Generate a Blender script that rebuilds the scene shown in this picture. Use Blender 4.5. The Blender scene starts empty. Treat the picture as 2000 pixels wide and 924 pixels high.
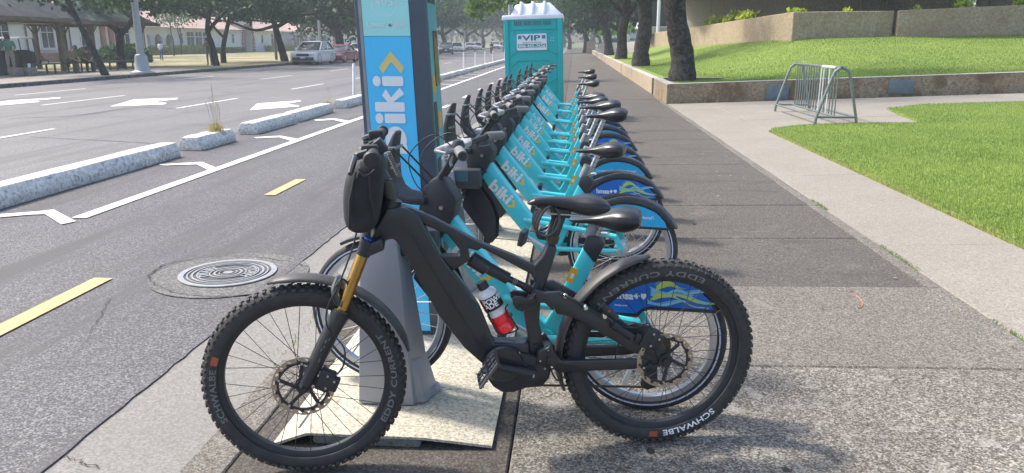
import bpy, bmesh, math, random
from mathutils import Vector, Matrix
R = math.radians
random.seed(11)
scene = bpy.context.scene
col = scene.collection

# ------------------------------------------------------------------ camera
F, CX, CY, HZ, VPX, CAMH = 1500.0, 1000.0, 462.0, 82.0, 1122.0, 1.45
TH = math.atan((CY-HZ)/F)
PS = math.atan((VPX-CX)/F*math.cos(TH))
FW = Vector((-math.sin(PS)*math.cos(TH), math.cos(PS)*math.cos(TH), -math.sin(TH)))
RT = Vector((math.cos(PS), math.sin(PS), 0))
UP = RT.cross(FW)
CP = Vector((0, 0, CAMH))
cam_d = bpy.data.cameras.new('camera')
cam_d.sensor_width = 36; cam_d.lens = F/2000*36; cam_d.clip_start = 0.05; cam_d.clip_end = 3000
cam = bpy.data.objects.new('camera', cam_d); col.objects.link(cam)
m3 = Matrix((RT, UP, -FW)).transposed()
cam.matrix_world = Matrix.Translation(CP) @ m3.to_4x4()
scene.camera = cam

# ------------------------------------------------------------------ sky, sun, exposure
SUN_EL, SUN_DIR = R(52), Vector((-0.95, 0.32, 0)).normalized()
wd = bpy.data.worlds.new('World'); scene.world = wd; wd.use_nodes = True
wn = wd.node_tree.nodes; wl = wd.node_tree.links
bg = wn['Background']; sky = wn.new('ShaderNodeTexSky'); sky.sky_type = 'NISHITA'; sky.sun_disc = False
sky.sun_elevation = SUN_EL
sky.sun_rotation = math.atan2(SUN_DIR.x, SUN_DIR.y)
sky.air_density = 1.0; sky.dust_density = 3.0; sky.ozone_density = 1.0
wl.new(sky.outputs[0], bg.inputs[0]); bg.inputs[1].default_value = 0.15
sun_d = bpy.data.lights.new('sun', 'SUN'); sun_d.energy = 2.6; sun_d.angle = R(5.5); sun_d.color = (1, .93, .82)
sun = bpy.data.objects.new('sun', sun_d); col.objects.link(sun)
to_sun = Vector((SUN_DIR.x*math.cos(SUN_EL), SUN_DIR.y*math.cos(SUN_EL), math.sin(SUN_EL)))
sun.rotation_euler = to_sun.to_track_quat('Z', 'Y').to_euler(); sun.location = (-20, 10, 40)
vs = scene.view_settings; vs.view_transform = 'Standard'; vs.look = 'None'; vs.exposure = 1.15; vs.gamma = 1
scene.cycles.use_denoising = True
scene.cycles.max_bounces = 6; scene.cycles.transparent_max_bounces = 8

# ------------------------------------------------------------------ pixel rays
def ray(x, y): return FW + RT*((x-CX)/F) - UP*((y-CY)/F)
def gp(x, y, z=0.0):
    r = ray(x, y); return CP + r*((z-CAMH)/r.z)
def at_y(x, y, Y):
    r = ray(x, y); return CP + r*(Y/r.y)
def at_x(x, y, X):
    r = ray(x, y); return CP + r*(X/r.x)
class Plane2:
    """vertical plane of a thing: local u along it, v across (minus = towards the camera side), z up"""
    def __init__(s, origin, yaw):
        s.o = Vector(origin); a = R(yaw); s.d = Vector((math.cos(a), math.sin(a), 0)); s.n = Vector((-math.sin(a), math.cos(a), 0)); s.yaw = a
    def __call__(s, x, y, v=0.0):
        r = ray(x, y); t = s.n.dot(s.o + s.n*v - CP)/s.n.dot(r); q = CP + r*t - s.o
        return Vector((q.dot(s.d), v, q.z))

# ------------------------------------------------------------------ materials
MATS = {}
def nodes_of(name):
    m = bpy.data.materials.new(name); m.use_nodes = True
    return m, m.node_tree.nodes, m.node_tree.links, m.node_tree.nodes['Principled BSDF']
def rgba(c): return (c[0], c[1], c[2], 1)
def mixc(N, Lk, fac, a, b, typ='MIX'):
    mx = N.new('ShaderNodeMix'); mx.data_type = 'RGBA'; mx.blend_type = typ
    for sock, val in ((mx.inputs[0], fac), (mx.inputs[6], a), (mx.inputs[7], b)):
        if hasattr(val, 'is_linked') or isinstance(val, bpy.types.NodeSocket): Lk.new(val, sock)
        elif isinstance(val, (int, float)): sock.default_value = val
        else: sock.default_value = rgba(val)
    return mx.outputs[2]
def noise(N, Lk, co, scale, detail=4, rough=.6, mapping=None):
    n = N.new('ShaderNodeTexNoise'); n.inputs['Scale'].default_value = scale; n.inputs['Detail'].default_value = detail; n.inputs['Roughness'].default_value = rough
    if mapping:
        mp = N.new('ShaderNodeMapping'); mp.inputs['Scale'].default_value = mapping; Lk.new(co, mp.inputs[0]); co = mp.outputs[0]
    Lk.new(co, n.inputs['Vector']); return n.outputs['Fac']
def ramp(N, Lk, fac, a, b, ca=(0, 0, 0), cb=(1, 1, 1)):
    r = N.new('ShaderNodeValToRGB'); e = r.color_ramp.elements
    e[0].position = a; e[1].position = b; e[0].color = rgba(ca); e[1].color = rgba(cb); Lk.new(fac, r.inputs[0]); return r.outputs[0]
def bump(N, Lk, bsdf, h, strength, dist):
    b = N.new('ShaderNodeBump'); b.inputs['Strength'].default_value = strength; b.inputs['Distance'].default_value = dist
    Lk.new(h, b.inputs['Height']); Lk.new(b.outputs[0], bsdf.inputs['Normal'])
def M(name, c, rough=.55, metal=0.0, var=.12, scale=9, bmp=0.0, bscale=160, spec=.5, coat=0.0):
    if name in MATS: return MATS[name]
    m, N, Lk, B = nodes_of(name)
    g = N.new('ShaderNodeNewGeometry').outputs['Position']
    f = noise(N, Lk, g, scale)
    f2 = ramp(N, Lk, f, .3, .7)
    c1 = [max(0, x*(1-var)) for x in c]; c2 = [min(1, x*(1+var)) for x in c]
    Lk.new(mixc(N, Lk, f2, c1, c2), B.inputs['Base Color'])
    B.inputs['Roughness'].default_value = rough; B.inputs['Metallic'].default_value = metal
    B.inputs['Specular IOR Level'].default_value = spec
    if coat: B.inputs['Coat Weight'].default_value = coat; B.inputs['Coat Roughness'].default_value = .12
    if bmp: bump(N, Lk, B, noise(N, Lk, g, bscale, 2), bmp, .004)
    MATS[name] = m; return m
def speckle(name, dark, mid, light, scale, rough=.85, patch=.5, pscale=.8, bmp=.5, stain=None, streak=None, lo=.2, hi=.8):
    """stone-like surface: fine grains between dark and light, patches, optional stains"""
    if name in MATS: return MATS[name]
    m, N, Lk, B = nodes_of(name)
    g = N.new('ShaderNodeNewGeometry').outputs['Position']
    vo = N.new('ShaderNodeTexVoronoi'); vo.inputs['Scale'].default_value = scale; Lk.new(g, vo.inputs['Vector'])
    sep = N.new('ShaderNodeSeparateColor'); Lk.new(vo.outputs['Color'], sep.inputs[0])
    nf = noise(N, Lk, g, scale*.35, 5, .75)
    add = N.new('ShaderNodeMath'); add.operation = 'MULTIPLY_ADD'; Lk.new(sep.outputs[0], add.inputs[0]); add.inputs[1].default_value = .45; 
    sc = N.new('ShaderNodeMath'); sc.operation = 'MULTIPLY'; Lk.new(nf, sc.inputs[0]); sc.inputs[1].default_value = .55; Lk.new(sc.outputs[0], add.inputs[2])
    rp = N.new('ShaderNodeValToRGB'); e = rp.color_ramp.elements; e[0].position = lo; e[1].position = hi; e[0].color = rgba(dark); e[1].color = rgba(light)
    k = e.new((lo+hi)/2); k.color = rgba(mid); Lk.new(add.outputs[0], rp.inputs[0])
    c = rp.outputs[0]
    p = ramp(N, Lk, noise(N, Lk, g, pscale, 5, .6), .35, .68)
    c = mixc(N, Lk, p, c, mixc(N, Lk, patch, c, dark))
    if stain:
        s = ramp(N, Lk, noise(N, Lk, g, stain[1], 6, .65), stain[2], stain[2]+.12)
        sm = N.new('ShaderNodeMath'); sm.operation = 'MULTIPLY'; Lk.new(s, sm.inputs[0]); sm.inputs[1].default_value = stain[3]
        c = mixc(N, Lk, sm.outputs[0], c, stain[0])
    if streak:
        s = ramp(N, Lk, noise(N, Lk, g, streak[1], 5, .7, mapping=streak[3]), streak[2], streak[2]+.15)
        c = mixc(N, Lk, s, c, streak[0])
    Lk.new(c, B.inputs['Base Color']); B.inputs['Roughness'].default_value = rough
    B.inputs['Specular IOR Level'].default_value = .35
    if bmp: bump(N, Lk, B, add.outputs[0], bmp, .006)
    MATS[name] = m; return m
def leafmat(name, c1, c2, trans=.35):
    if name in MATS: return MATS[name]
    m, N, Lk, B = nodes_of(name)
    g = N.new('ShaderNodeNewGeometry')
    f = ramp(N, Lk, noise(N, Lk, g.outputs['Position'], .9, 3), .35, .65)
    c = mixc(N, Lk, f, c1, c2)
    rnd = N.new('ShaderNodeHueSaturation'); Lk.new(c, rnd.inputs['Color'])
    mr = N.new('ShaderNodeMapRange'); Lk.new(g.outputs['Random Per Island'], mr.inputs[0]); mr.inputs[3].default_value = .7; mr.inputs[4].default_value = 1.35
    Lk.new(mr.outputs[0], rnd.inputs['Value'])
    Lk.new(rnd.outputs[0], B.inputs['Base Color']); B.inputs['Roughness'].default_value = .55
    tr = N.new('ShaderNodeBsdfTranslucent'); Lk.new(rnd.outputs[0], tr.inputs[0])
    ms = N.new('ShaderNodeMixShader'); ms.inputs[0].default_value = trans
    Lk.new(B.outputs[0], ms.inputs[1]); Lk.new(tr.outputs[0], ms.inputs[2]); Lk.new(ms.outputs[0], N['Material Output'].inputs[0])
    MATS[name] = m; return m
def glassmat(name, c, rough=.08, alpha=.5):
    if name in MATS: return MATS[name]
    m, N, Lk, B = nodes_of(name)
    B.inputs['Base Color'].default_value = rgba(c); B.inputs['Roughness'].default_value = rough; B.inputs['Transmission Weight'].default_value = alpha
    MATS[name] = m; return m

# ------------------------------------------------------------------ mesh builder
ORD = ('first', 'second', 'third', 'fourth', 'fifth', 'sixth', 'seventh', 'eighth', 'ninth', 'tenth', 'eleventh', 'twelfth', 'thirteenth', 'fourteenth', 'fifteenth', 'sixteenth')
class MB:
    def __init__(s): s.v = []; s.f = []
    def add(s, vs_, fs_):
        k = len(s.v); s.v += [tuple(p) for p in vs_]; s.f += [tuple(i+k for i in f) for f in fs_]; return s
    def box(s, c, d, rz=0.0, rot=None):
        c = Vector(c); hx, hy, hz = d[0]/2, d[1]/2, d[2]/2
        m = rot if rot is not None else Matrix.Rotation(rz, 3, 'Z')
        pts = [c + m @ Vector((x*hx, y*hy, z*hz)) for x in (-1, 1) for y in (-1, 1) for z in (-1, 1)]
        return s.add(pts, [(0, 1, 3, 2), (4, 6, 7, 5), (0, 4, 5, 1), (2, 3, 7, 6), (0, 2, 6, 4), (1, 5, 7, 3)])
    def hexa(s, b, t):
        return s.add(list(b)+list(t), [(3, 2, 1, 0), (4, 5, 6, 7), (0, 1, 5, 4), (1, 2, 6, 5), (2, 3, 7, 6), (3, 0, 4, 7)])
    def tube(s, path, r, n=8, closed=False, flat=1.0, ref=None):
        P = [Vector(p) for p in path]; m = len(P); rs = r if isinstance(r, (list, tuple)) else [r]*m
        base = len(s.v); prev = None
        for i, p in enumerate(P):
            if closed: t = P[(i+1) % m]-P[i-1]
            else: t = P[min(i+1, m-1)]-P[max(i-1, 0)]
            t.normalize()
            if ref is not None: a = Vector(ref)
            elif prev is None: a = Vector((0, 0, 1)) if abs(t.z) < .9 else Vector((1, 0, 0))
            else: a = prev
            a = (a - t*a.dot(t)).normalized(); prev = a; b = t.cross(a)
            for k in range(n):
                q = 2*math.pi*k/n; s.v.append(tuple(p + (a*math.cos(q)*flat + b*math.sin(q))*rs[i]))
        rng = m if closed else m-1
        for i in range(rng):
            j = (i+1) % m
            for k in range(n):
                k2 = (k+1) % n; s.f.append((base+i*n+k, base+i*n+k2, base+j*n+k2, base+j*n+k))
        if not closed:
            s.f.append(tuple(base+k for k in reversed(range(n)))); s.f.append(tuple(base+(m-1)*n+k for k in range(n)))
        return s
    def bar(s, a, b, w, h, up=(0, 0, 1)):
        a, b = Vector(a), Vector(b); t = (b-a).normalized(); u = Vector(up); u = (u-t*u.dot(t)).normalized(); x = t.cross(u)
        p = [a+x*(i*w/2)+u*(j*h/2) for i, j in ((-1, -1), (1, -1), (1, 1), (-1, 1))]; q = [v+(b-a) for v in p]
        return s.hexa(p, q)
    def lathe(s, prof, n=24, c=(0, 0, 0), axis='z', closed=False):
        c = Vector(c); base = len(s.v); m = len(prof)
        for k in range(n):
            q = 2*math.pi*k/n; cs, sn = math.cos(q), math.sin(q)
            for r, h in prof:
                if axis == 'z': p = Vector((r*cs, r*sn, h))
                elif axis == 'y': p = Vector((r*cs, h, r*sn))
                else: p = Vector((h, r*cs, r*sn))
                s.v.append(tuple(c+p))
        for k in range(n):
            k2 = (k+1) % n
            for i in range(m if closed else m-1):
                j = (i+1) % m; s.f.append((base+k*m+i, base+k2*m+i, base+k2*m+j, base+k*m+j))
        if not closed:
            for i in (0, m-1):
                if prof[i][0] > 1e-6: s.f.append(tuple(base+k*m+i for k in range(n)))
        return s
    def prism(s, poly, v0, v1, axis='v', inset=None):
        """poly of (u,z); extruded across from v0 to v1"""
        n = len(poly)
        a = [(p[0], v0, p[1]) for p in poly]; b = [(p[0], v1, p[1]) for p in poly]
        k = len(s.v); s.v += a+b
        s.f.append(tuple(range(k, k+n))); s.f.append(tuple(range(k+2*n-1, k+n-1, -1)))
        for i in range(n): j = (i+1) % n; s.f.append((k+i, k+n+i, k+n+j, k+j))
        return s
    def poly(s, pts):
        k = len(s.v); s.v += [tuple(p) for p in pts]; s.f.append(tuple(range(k, k+len(pts)))); return s
    def slab(s, pts, z0, z1):
        n = len(pts); k = len(s.v); s.v += [(p[0], p[1], z0) for p in pts] + [(p[0], p[1], z1) for p in pts]
        s.f.append(tuple(range(k+n-1, k-1, -1))); s.f.append(tuple(range(k+n, k+2*n)))
        for i in range(n): j = (i+1) % n; s.f.append((k+i, k+j, k+n+j, k+n+i))
        return s
    def xf(s, mat):
        s.v = [tuple(mat @ Vector(p)) for p in s.v]; return s
    def build(s, name, mat, parent=None, smooth=False, bevel=0.0, seg=2, ang=35, sub=0):
        me = bpy.data.meshes.new(name); me.from_pydata(s.v, [], s.f)
        bm = bmesh.new(); bm.from_mesh(me); bmesh.ops.recalc_face_normals(bm, faces=bm.faces)
        if bevel:
            es = [e for e in bm.edges if len(e.link_faces) == 2 and e.calc_face_angle(0) > R(ang)]
            bmesh.ops.bevel(bm, geom=es, offset=bevel, segments=seg, affect='EDGES', profile=.5, clamp_overlap=True)
        bm.to_mesh(me); bm.free()
        for m in (mat if isinstance(mat, (list, tuple)) else [mat]): me.materials.append(m)
        o = bpy.data.objects.new(name, me); col.objects.link(o)
        if parent is not None: o.parent = parent
        if smooth or bevel:
            me.polygons.foreach_set('use_smooth', [True]*len(me.polygons)); me.set_sharp_from_angle(angle=R(ang))
        if sub:
            md = o.modifiers.new('sub', 'SUBSURF'); md.levels = sub; md.render_levels = sub
        return o
def tag(o, label=None, cat=None, group=None, kind=None):
    if label: o['label'] = label
    if cat: o['category'] = cat
    if group: o['group'] = group
    if kind: o['kind'] = kind
    return o
def thing(name, label, cat, loc=(0, 0, 0), rz=0.0, group=None):
    o = bpy.data.objects.new(name, None); col.objects.link(o); o.location = loc; o.rotation_euler = (0, 0, rz); o.empty_display_size = .1
    return tag(o, label, cat, group)
def kids(o): return [c for c in bpy.data.objects if c.parent is o]
def copy_tree(o, parent=None, cache=None):
    c = o.copy(); col.objects.link(c); c.parent = parent
    for ch in CHILD.get(o.name, ()) if cache else kids(o): copy_tree(ch, c)
    return c
def arc(c, r, a0, a1, n, v=0.0):
    return [(c[0]+r*math.cos(R(a0+(a1-a0)*i/n)), v, c[1]+r*math.sin(R(a0+(a1-a0)*i/n))) for i in range(n+1)]
def smoothpath(pts, n=6):
    """Catmull-Rom through points"""
    P = [Vector(p) for p in pts]; P = [P[0]*2-P[1]]+P+[P[-1]*2-P[-2]]; out = []
    for i in range(1, len(P)-2):
        for k in range(n):
            t = k/n; a, b, c, d = P[i-1], P[i], P[i+1], P[i+2]
            out.append(.5*((2*b)+(c-a)*t+(2*a-5*b+4*c-d)*t*t+(3*b-a-3*c+d)*t**3))
    out.append(P[-2]); return out
# ------------------------------------------------------------------ lettering
def text_mesh(body, size=1.0, bold=0.0, space=1.0, ext=0.0, align='LEFT', shear=0.0):
    cu = bpy.data.curves.new('lettering', 'FONT'); cu.body = body; cu.size = size; cu.offset = bold; cu.space_character = space; cu.extrude = ext
    cu.align_x = align; cu.resolution_u = 3; cu.shear = shear
    o = bpy.data.objects.new('lettering', cu); col.objects.link(o)
    me = bpy.data.meshes.new_from_object(o); bpy.data.objects.remove(o)
    vs_ = [tuple(v.co) for v in me.vertices]; fs_ = [tuple(p.vertices) for p in me.polygons]; bpy.data.meshes.remove(me)
    return vs_, fs_
def lettering(name, body, origin, xd, yd, size, mat, parent=None, bold=0.0, space=1.0, align='LEFT', fit=None, lift=.002, shear=0.0, warp=None):
    vs_, fs_ = text_mesh(body, 1.0, bold, space, 0, align, shear)
    xd, yd, o = Vector(xd).normalized(), Vector(yd).normalized(), Vector(origin)
    sx = size
    if fit:
        w = max(v[0] for v in vs_)-min(v[0] for v in vs_); sx = fit/w
    nrm = xd.cross(yd)
    if warp: pts = [warp(v[0]*sx, v[1]*size) for v in vs_]
    else: pts = [o + xd*(v[0]*sx) + yd*(v[1]*size) + nrm*lift for v in vs_]
    mb = MB().add(pts, fs_); me = bpy.data.meshes.new(name); me.from_pydata(mb.v, [], mb.f); me.materials.append(mat)
    ob = bpy.data.objects.new(name, me); col.objects.link(ob)
    if parent is not None: ob.parent = parent
    return ob
def stroke2(pts, w, cap=5):
    """rounded stroke outline of a 2-D polyline (convex quads + end discs), as 2-D polygons"""
    out = []
    for a, b in zip(pts[:-1], pts[1:]):
        a, b = Vector(a), Vector(b); t = (b-a).normalized(); n = Vector((-t.y, t.x))*w/2
        out.append([a+n, a-n, b-n, b+n])
    return out
def rrect2(x0, y0, x1, y1, r, n=4):
    out = []
    for cx, cy, a in ((x1-r, y1-r, 0), (x0+r, y1-r, 90), (x0+r, y0+r, 180), (x1-r, y0+r, 270)):
        for i in range(n+1): q = R(a+90*i/n); out.append((cx+r*math.cos(q), cy+r*math.sin(q)))
    return out
def circ2(cx, cy, r, n=20): return [(cx+r*math.cos(2*math.pi*i/n), cy+r*math.sin(2*math.pi*i/n)) for i in range(n)]
def word_logo():
    """the four rounded letters b-i-k-i and the arrow, x to the right, height of the stems 1; returns white polys, yellow polys"""
    W = []; w = .25
    W.append(rrect2(0, 0, w, 1.0, .05))
    ro, ri = .36, .15; cx, cy = .36, .36; n = 28
    for i in range(n):
        a, b = 2*math.pi*i/n, 2*math.pi*(i+1)/n
        W.append([(cx+ro*math.cos(a), cy+ro*math.sin(a)), (cx+ro*math.cos(b), cy+ro*math.sin(b)), (cx+ri*math.cos(b), cy+ri*math.sin(b)), (cx+ri*math.cos(a), cy+ri*math.sin(a))])
    x = .80; W.append(rrect2(x, 0, x+w, .70, .05)); W.append(circ2(x+w/2, .88, .135))
    x = 1.10; W.append(rrect2(x, 0, x+w, 1.0, .05))
    W.append([(x+w*.8, .30), (x+w*.8, .52), (x+.42, .74), (x+.58, .60)]); W.append([(x+w*.9, .42), (x+.32, .50), (x+.62, .13), (x+.46, -.01)])
    x = 1.76; W.append(rrect2(x, 0, x+w, .70, .05)); W.append(circ2(x+w/2, .88, .135))
    x = 2.08; Y = [[(x, .66), (x+.15, .78), (x+.56, .36), (x+.40, .25)], [(x+.56, .36), (x+.40, .47), (x, .06), (x+.15, -.06)]]
    return W, Y, 2.64
def place_polys(name, polys, origin, xd, yd, sx, sy, mat, parent, lift=.002):
    xd, yd, o = Vector(xd).normalized(), Vector(yd).normalized(), Vector(origin); nrm = xd.cross(yd); mb = MB()
    for i, p in enumerate(polys): mb.poly([o+xd*(q[0]*sx)+yd*(q[1]*sy)+nrm*(lift+i*.00006) for q in p])
    me = bpy.data.meshes.new(name); me.from_pydata(mb.v, [], mb.f); me.materials.append(mat)
    ob = bpy.data.objects.new(name, me); col.objects.link(ob); ob.parent = parent; return ob
# ================================================================== THE SETTING
asphalt = speckle('asphalt', (.045, .043, .046), (.105, .10, .105), (.30, .29, .295), 135, rough=.72, patch=.28, pscale=.5, bmp=1.0, lo=.22, hi=.82, streak=((.085, .08, .083), 1.0, .50, (1.6, .12, 1)))
asphalt_old = speckle('asphalt_old', (.085, .08, .08), (.15, .145, .145), (.26, .25, .25), 90, rough=.75, patch=.4, pscale=.25, bmp=.5, stain=((.07, .067, .07), .6, .58, .5), streak=((.105, .10, .102), .8, .52, (1.5, .07, 1)))
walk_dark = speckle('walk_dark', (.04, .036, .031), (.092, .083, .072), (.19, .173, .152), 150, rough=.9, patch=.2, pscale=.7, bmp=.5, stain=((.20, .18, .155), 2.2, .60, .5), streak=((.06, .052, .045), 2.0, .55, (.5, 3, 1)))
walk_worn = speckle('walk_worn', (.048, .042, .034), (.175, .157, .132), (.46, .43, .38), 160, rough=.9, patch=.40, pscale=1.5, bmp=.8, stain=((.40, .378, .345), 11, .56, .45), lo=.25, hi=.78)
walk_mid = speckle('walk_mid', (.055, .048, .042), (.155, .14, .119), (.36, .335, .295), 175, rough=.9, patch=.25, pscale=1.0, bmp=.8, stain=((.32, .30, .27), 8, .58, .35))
walk_kerb = speckle('walk_kerb', (.035, .031, .028), (.08, .07, .06), (.17, .155, .135), 160, rough=.9, patch=.3, pscale=1.5, bmp=.6, stain=((.24, .22, .195), 7, .64, .35))
concrete_light = speckle('concrete_light', (.175, .158, .132), (.26, .236, .202), (.35, .325, .285), 120, rough=.9, patch=.35, pscale=.9, bmp=.4, stain=((.20, .18, .15), 1.2, .62, .5))
gutter_m = speckle('gutter_concrete', (.16, .152, .14), (.225, .215, .20), (.30, .29, .272), 120, rough=.9, patch=.4, pscale=1.2, bmp=.5, stain=((.12, .11, .10), 1.8, .6, .5))
wall_sun = speckle('wall_concrete', (.24, .175, .11), (.36, .285, .195), (.45, .38, .285), 26, rough=.9, patch=.3, pscale=.8, bmp=.4, stain=((.20, .13, .075), 1.4, .56, .45), streak=((.46, .43, .38), 3.0, .60, (3, 3, .35)))
wall_low = speckle('low_wall_concrete', (.20, .145, .085), (.30, .23, .145), (.39, .325, .235), 30, rough=.9, patch=.35, pscale=1.0, bmp=.5, stain=((.14, .085, .042), 1.6, .48, .75), streak=((.42, .39, .35), 2.5, .60, (3, 3, .5)))
wall_cap = speckle('wall_cap_concrete', (.30, .28, .25), (.40, .38, .345), (.50, .48, .44), 40, rough=.9, patch=.3, bmp=.3)
joint_m = M('joint_dirt', (.03, .027, .024), .95, var=.3, scale=20)
paint_w = speckle('road_paint_white', (.42, .41, .40), (.68, .67, .65), (.80, .79, .77), 60, rough=.8, patch=.25, pscale=2, bmp=.4, stain=((.22, .215, .21), 14, .63, .8))
paint_y = speckle('road_paint_yellow', (.40, .28, .14), (.56, .39, .19), (.66, .48, .26), 90, rough=.8, patch=.25, pscale=2, bmp=.4, stain=((.25, .19, .12), 12, .64, .8))
grass_soil = speckle('lawn_soil', (.08, .13, .02), (.17, .25, .04), (.29, .36, .08), 45, rough=.95, patch=.35, pscale=.7, bmp=1.0, stain=((.28, .34, .06), .9, .60, .45))
dry_lawn = speckle('dry_lawn', (.08, .095, .04), (.19, .18, .085), (.33, .29, .16), 6, rough=.95, patch=.4, pscale=.12, bmp=.3, stain=((.40, .33, .20), .10, .48, .8))
far_ground_m = speckle('far_ground', (.06, .09, .03), (.12, .15, .05), (.2, .2, .09), 3, rough=.95, patch=.5, pscale=.05, bmp=0)

def sheet(name, pts, mat, kind='structure', parent=None, sub=None):
    mb = MB().poly(pts); o = mb.build(name, mat, parent)
    if parent is None: o['kind'] = kind
    return o
def zs(X): return .02*(X+1.0)                     # cross fall of the pavement
def zr(X): return .063+.036*(X-2.17)              # lawn side keeps rising
# ground to the horizon, road
sheet('ground', [(-900, -60, -.45), (900, -60, -.45), (900, 1500, -.45), (-900, 1500, -.45)], far_ground_m)
XE, XK = -1.95, -1.36
road = sheet('road', [(-19.62, -8, -.1), (XE, -8, -.1), (XE, 420, -.1), (-19.62, 420, -.1)], asphalt)
sheet('older_lane_surface', [(-19.62, -8, -.096), (-5.9, -8, -.096), (-5.9, 420, -.096), (-19.62, 420, -.096)], asphalt_old, parent=road)
# gutter pan and kerb
gut = MB().hexa([(XE-.02, -8, -.3), (XK+.02, -8, -.3), (XK+.02, 200, -.3), (XE-.02, 200, -.3)], [(XE-.02, -8, -.098), (XK+.02, -8, -.112), (XK+.02, 200, -.112), (XE-.02, 200, -.098)]).build('gutter', gutter_m); gut['kind'] = 'structure'
# ragged asphalt lip along the gutter
rnd = random.Random(5); lip = MB(); ys = [-4+i*.09 for i in range(330)]
xs = [XE+.012+rnd.uniform(-.006, .006) for _ in ys]
for i in range(len(ys)-1):
    lip.poly([(XE-.05, ys[i], -.091), (xs[i], ys[i], -.091), (xs[i+1], ys[i+1], -.091), (XE-.05, ys[i+1], -.091)])
    lip.poly([(xs[i], ys[i], -.091), (xs[i]+.004, ys[i], -.12), (xs[i+1]+.004, ys[i+1], -.12), (xs[i+1], ys[i+1], -.091)])
lip.build('asphalt_edge', asphalt, road)
# cracks of the asphalt as thin dark recess strips
def crack(pts, w, name='crack', parent=road, z=-.0925, mat=joint_m):
    mb = MB(); L = []; rr = random.Random(len(pts)*7+int(abs(pts[0][0])*100))
    sp = smoothpath([(p[0], p[1], 0) for p in pts], 7)
    for i, p in enumerate(sp):
        t = (sp[min(i+1, len(sp)-1)]-sp[max(0, i-1)]).normalized(); n = Vector((-t.y, t.x, 0)); ww = w*rr.uniform(.3, 1.0); j = n*rr.uniform(-.012, .012)
        L.append((p+j+n*ww/2, p+j-n*ww/2))
    for a, b in zip(L[:-1], L[1:]): mb.poly([(a[0].x, a[0].y, z), (a[1].x, a[1].y, z), (b[1].x, b[1].y, z), (b[0].x, b[0].y, z)])
    return mb.build(name, mat, parent)
def gpr(x, y): q = gp(x, y, -.1); return (q.x, q.y)
crack([gpr(290, 540), gpr(300, 556), gpr(345, 575), gpr(420, 581), gpr(500, 575)], .011)
crack([gpr(290, 540), gpr(330, 515), gpr(400, 505), gpr(470, 501), gpr(560, 512), gpr(600, 523)], .012)
crack([gpr(60, 268), gpr(150, 273), gpr(215, 276), gpr(330, 283)], .03)
crack([gpr(180, 650), gpr(195, 620), gpr(215, 585)], .006)
crack([gpr(20, 232), gpr(150, 226), gpr(260, 211), gpr(345, 213)], .05)
crack([gpr(110, 890), gpr(150, 900), gpr(190, 915)], .007, z=-.094)
# painted markings
def line(name, x0, x1, y0, y1, mat=paint_w, z=-.0915):
    return sheet(name, [(x0, y0, z), (x1, y0, z), (x1, y1, z), (x0, y1, z)], mat, parent=road)
line('edge_line', -4.51, -4.37, 6.45, 90)
for k in range(14):                                        # bike track centre dashes
    y = 4.0+k*3.62
    line('centre_dash', -3.19, -3.07, y-.3 if k == 0 else y, y+.95, paint_y if k < 3 else paint_w) if k > 0 else line('centre_dash', -3.2, -3.07, 3.55, 4.72, paint_y)
for pts in ([(0, 418), (80, 412), (105, 409), (148, 432), (120, 438), (88, 418), (60, 419), (0, 424)], [(310, 321), (395, 316), (424, 328), (408, 333), (385, 321), (320, 323)], [(495, 268), (548, 265), (580, 271), (568, 275), (545, 268), (500, 270)], [(612, 234), (652, 231), (682, 236), (672, 239), (650, 234), (618, 236)]):
    q = [gp(x, y, -.091) for x, y in pts]; sheet('buffer_chevron', q, paint_w, parent=road)
for k in range(12):                                        # hatch bars of the far buffer
    y = 20.2+k*3.0; z = -.091
    sheet('buffer_bar', [(-5.35, y+.1, z), (-4.5, y-.35, z), (-4.5, y-.18, z), (-5.35, y+.27, z)], paint_w, parent=road)
for X, w, ds in ((-9.46, .11, ((11.2, 13.4), (17.9, 21.3), (25.6, 29), (33.4, 36.8), (41.2, 44.6), (49, 52.4), (57, 60.4))), (-13.3, .11, ((10.5, 13.7), (18.5, 22.2), (32.4, 36.2), (42, 45.6), (52, 55.4), (62, 66), (72, 76))), (-16.6, .1, ((14, 17), (22, 25.4), (31.5, 35), (41, 44), (51, 54)))):
    for a, b in ds: line('lane_dash', X-w/2, X+w/2, a, b, z=-.0885)
def arrow_mark(x, y0, ln, hw):
    z = -.0885; hl = ln*.42
    q = [(x, y0), (x+hw, y0+hl), (x+.11, y0+hl*.92), (x+.11, y0+ln), (x-.11, y0+ln), (x-.11, y0+hl*.92), (x-hw, y0+hl)]
    sheet('lane_arrow', [(a, b, z) for a, b in q], paint_w, parent=road)
for pts in ([(214, 208), (262, 194), (348, 191), (346, 194), (300, 199), (326, 201), (320, 204)], [(488, 215), (502, 202), (587, 196), (588, 198), (560, 203), (584, 206), (584, 208)], [(-20, 202), (20, 196), (118, 190), (118, 192), (65, 197), (80, 199), (0, 206)]):
    sheet('lane_arrow', [gp(x, y, -.0885) for x, y in pts], paint_w, parent=road)
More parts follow.
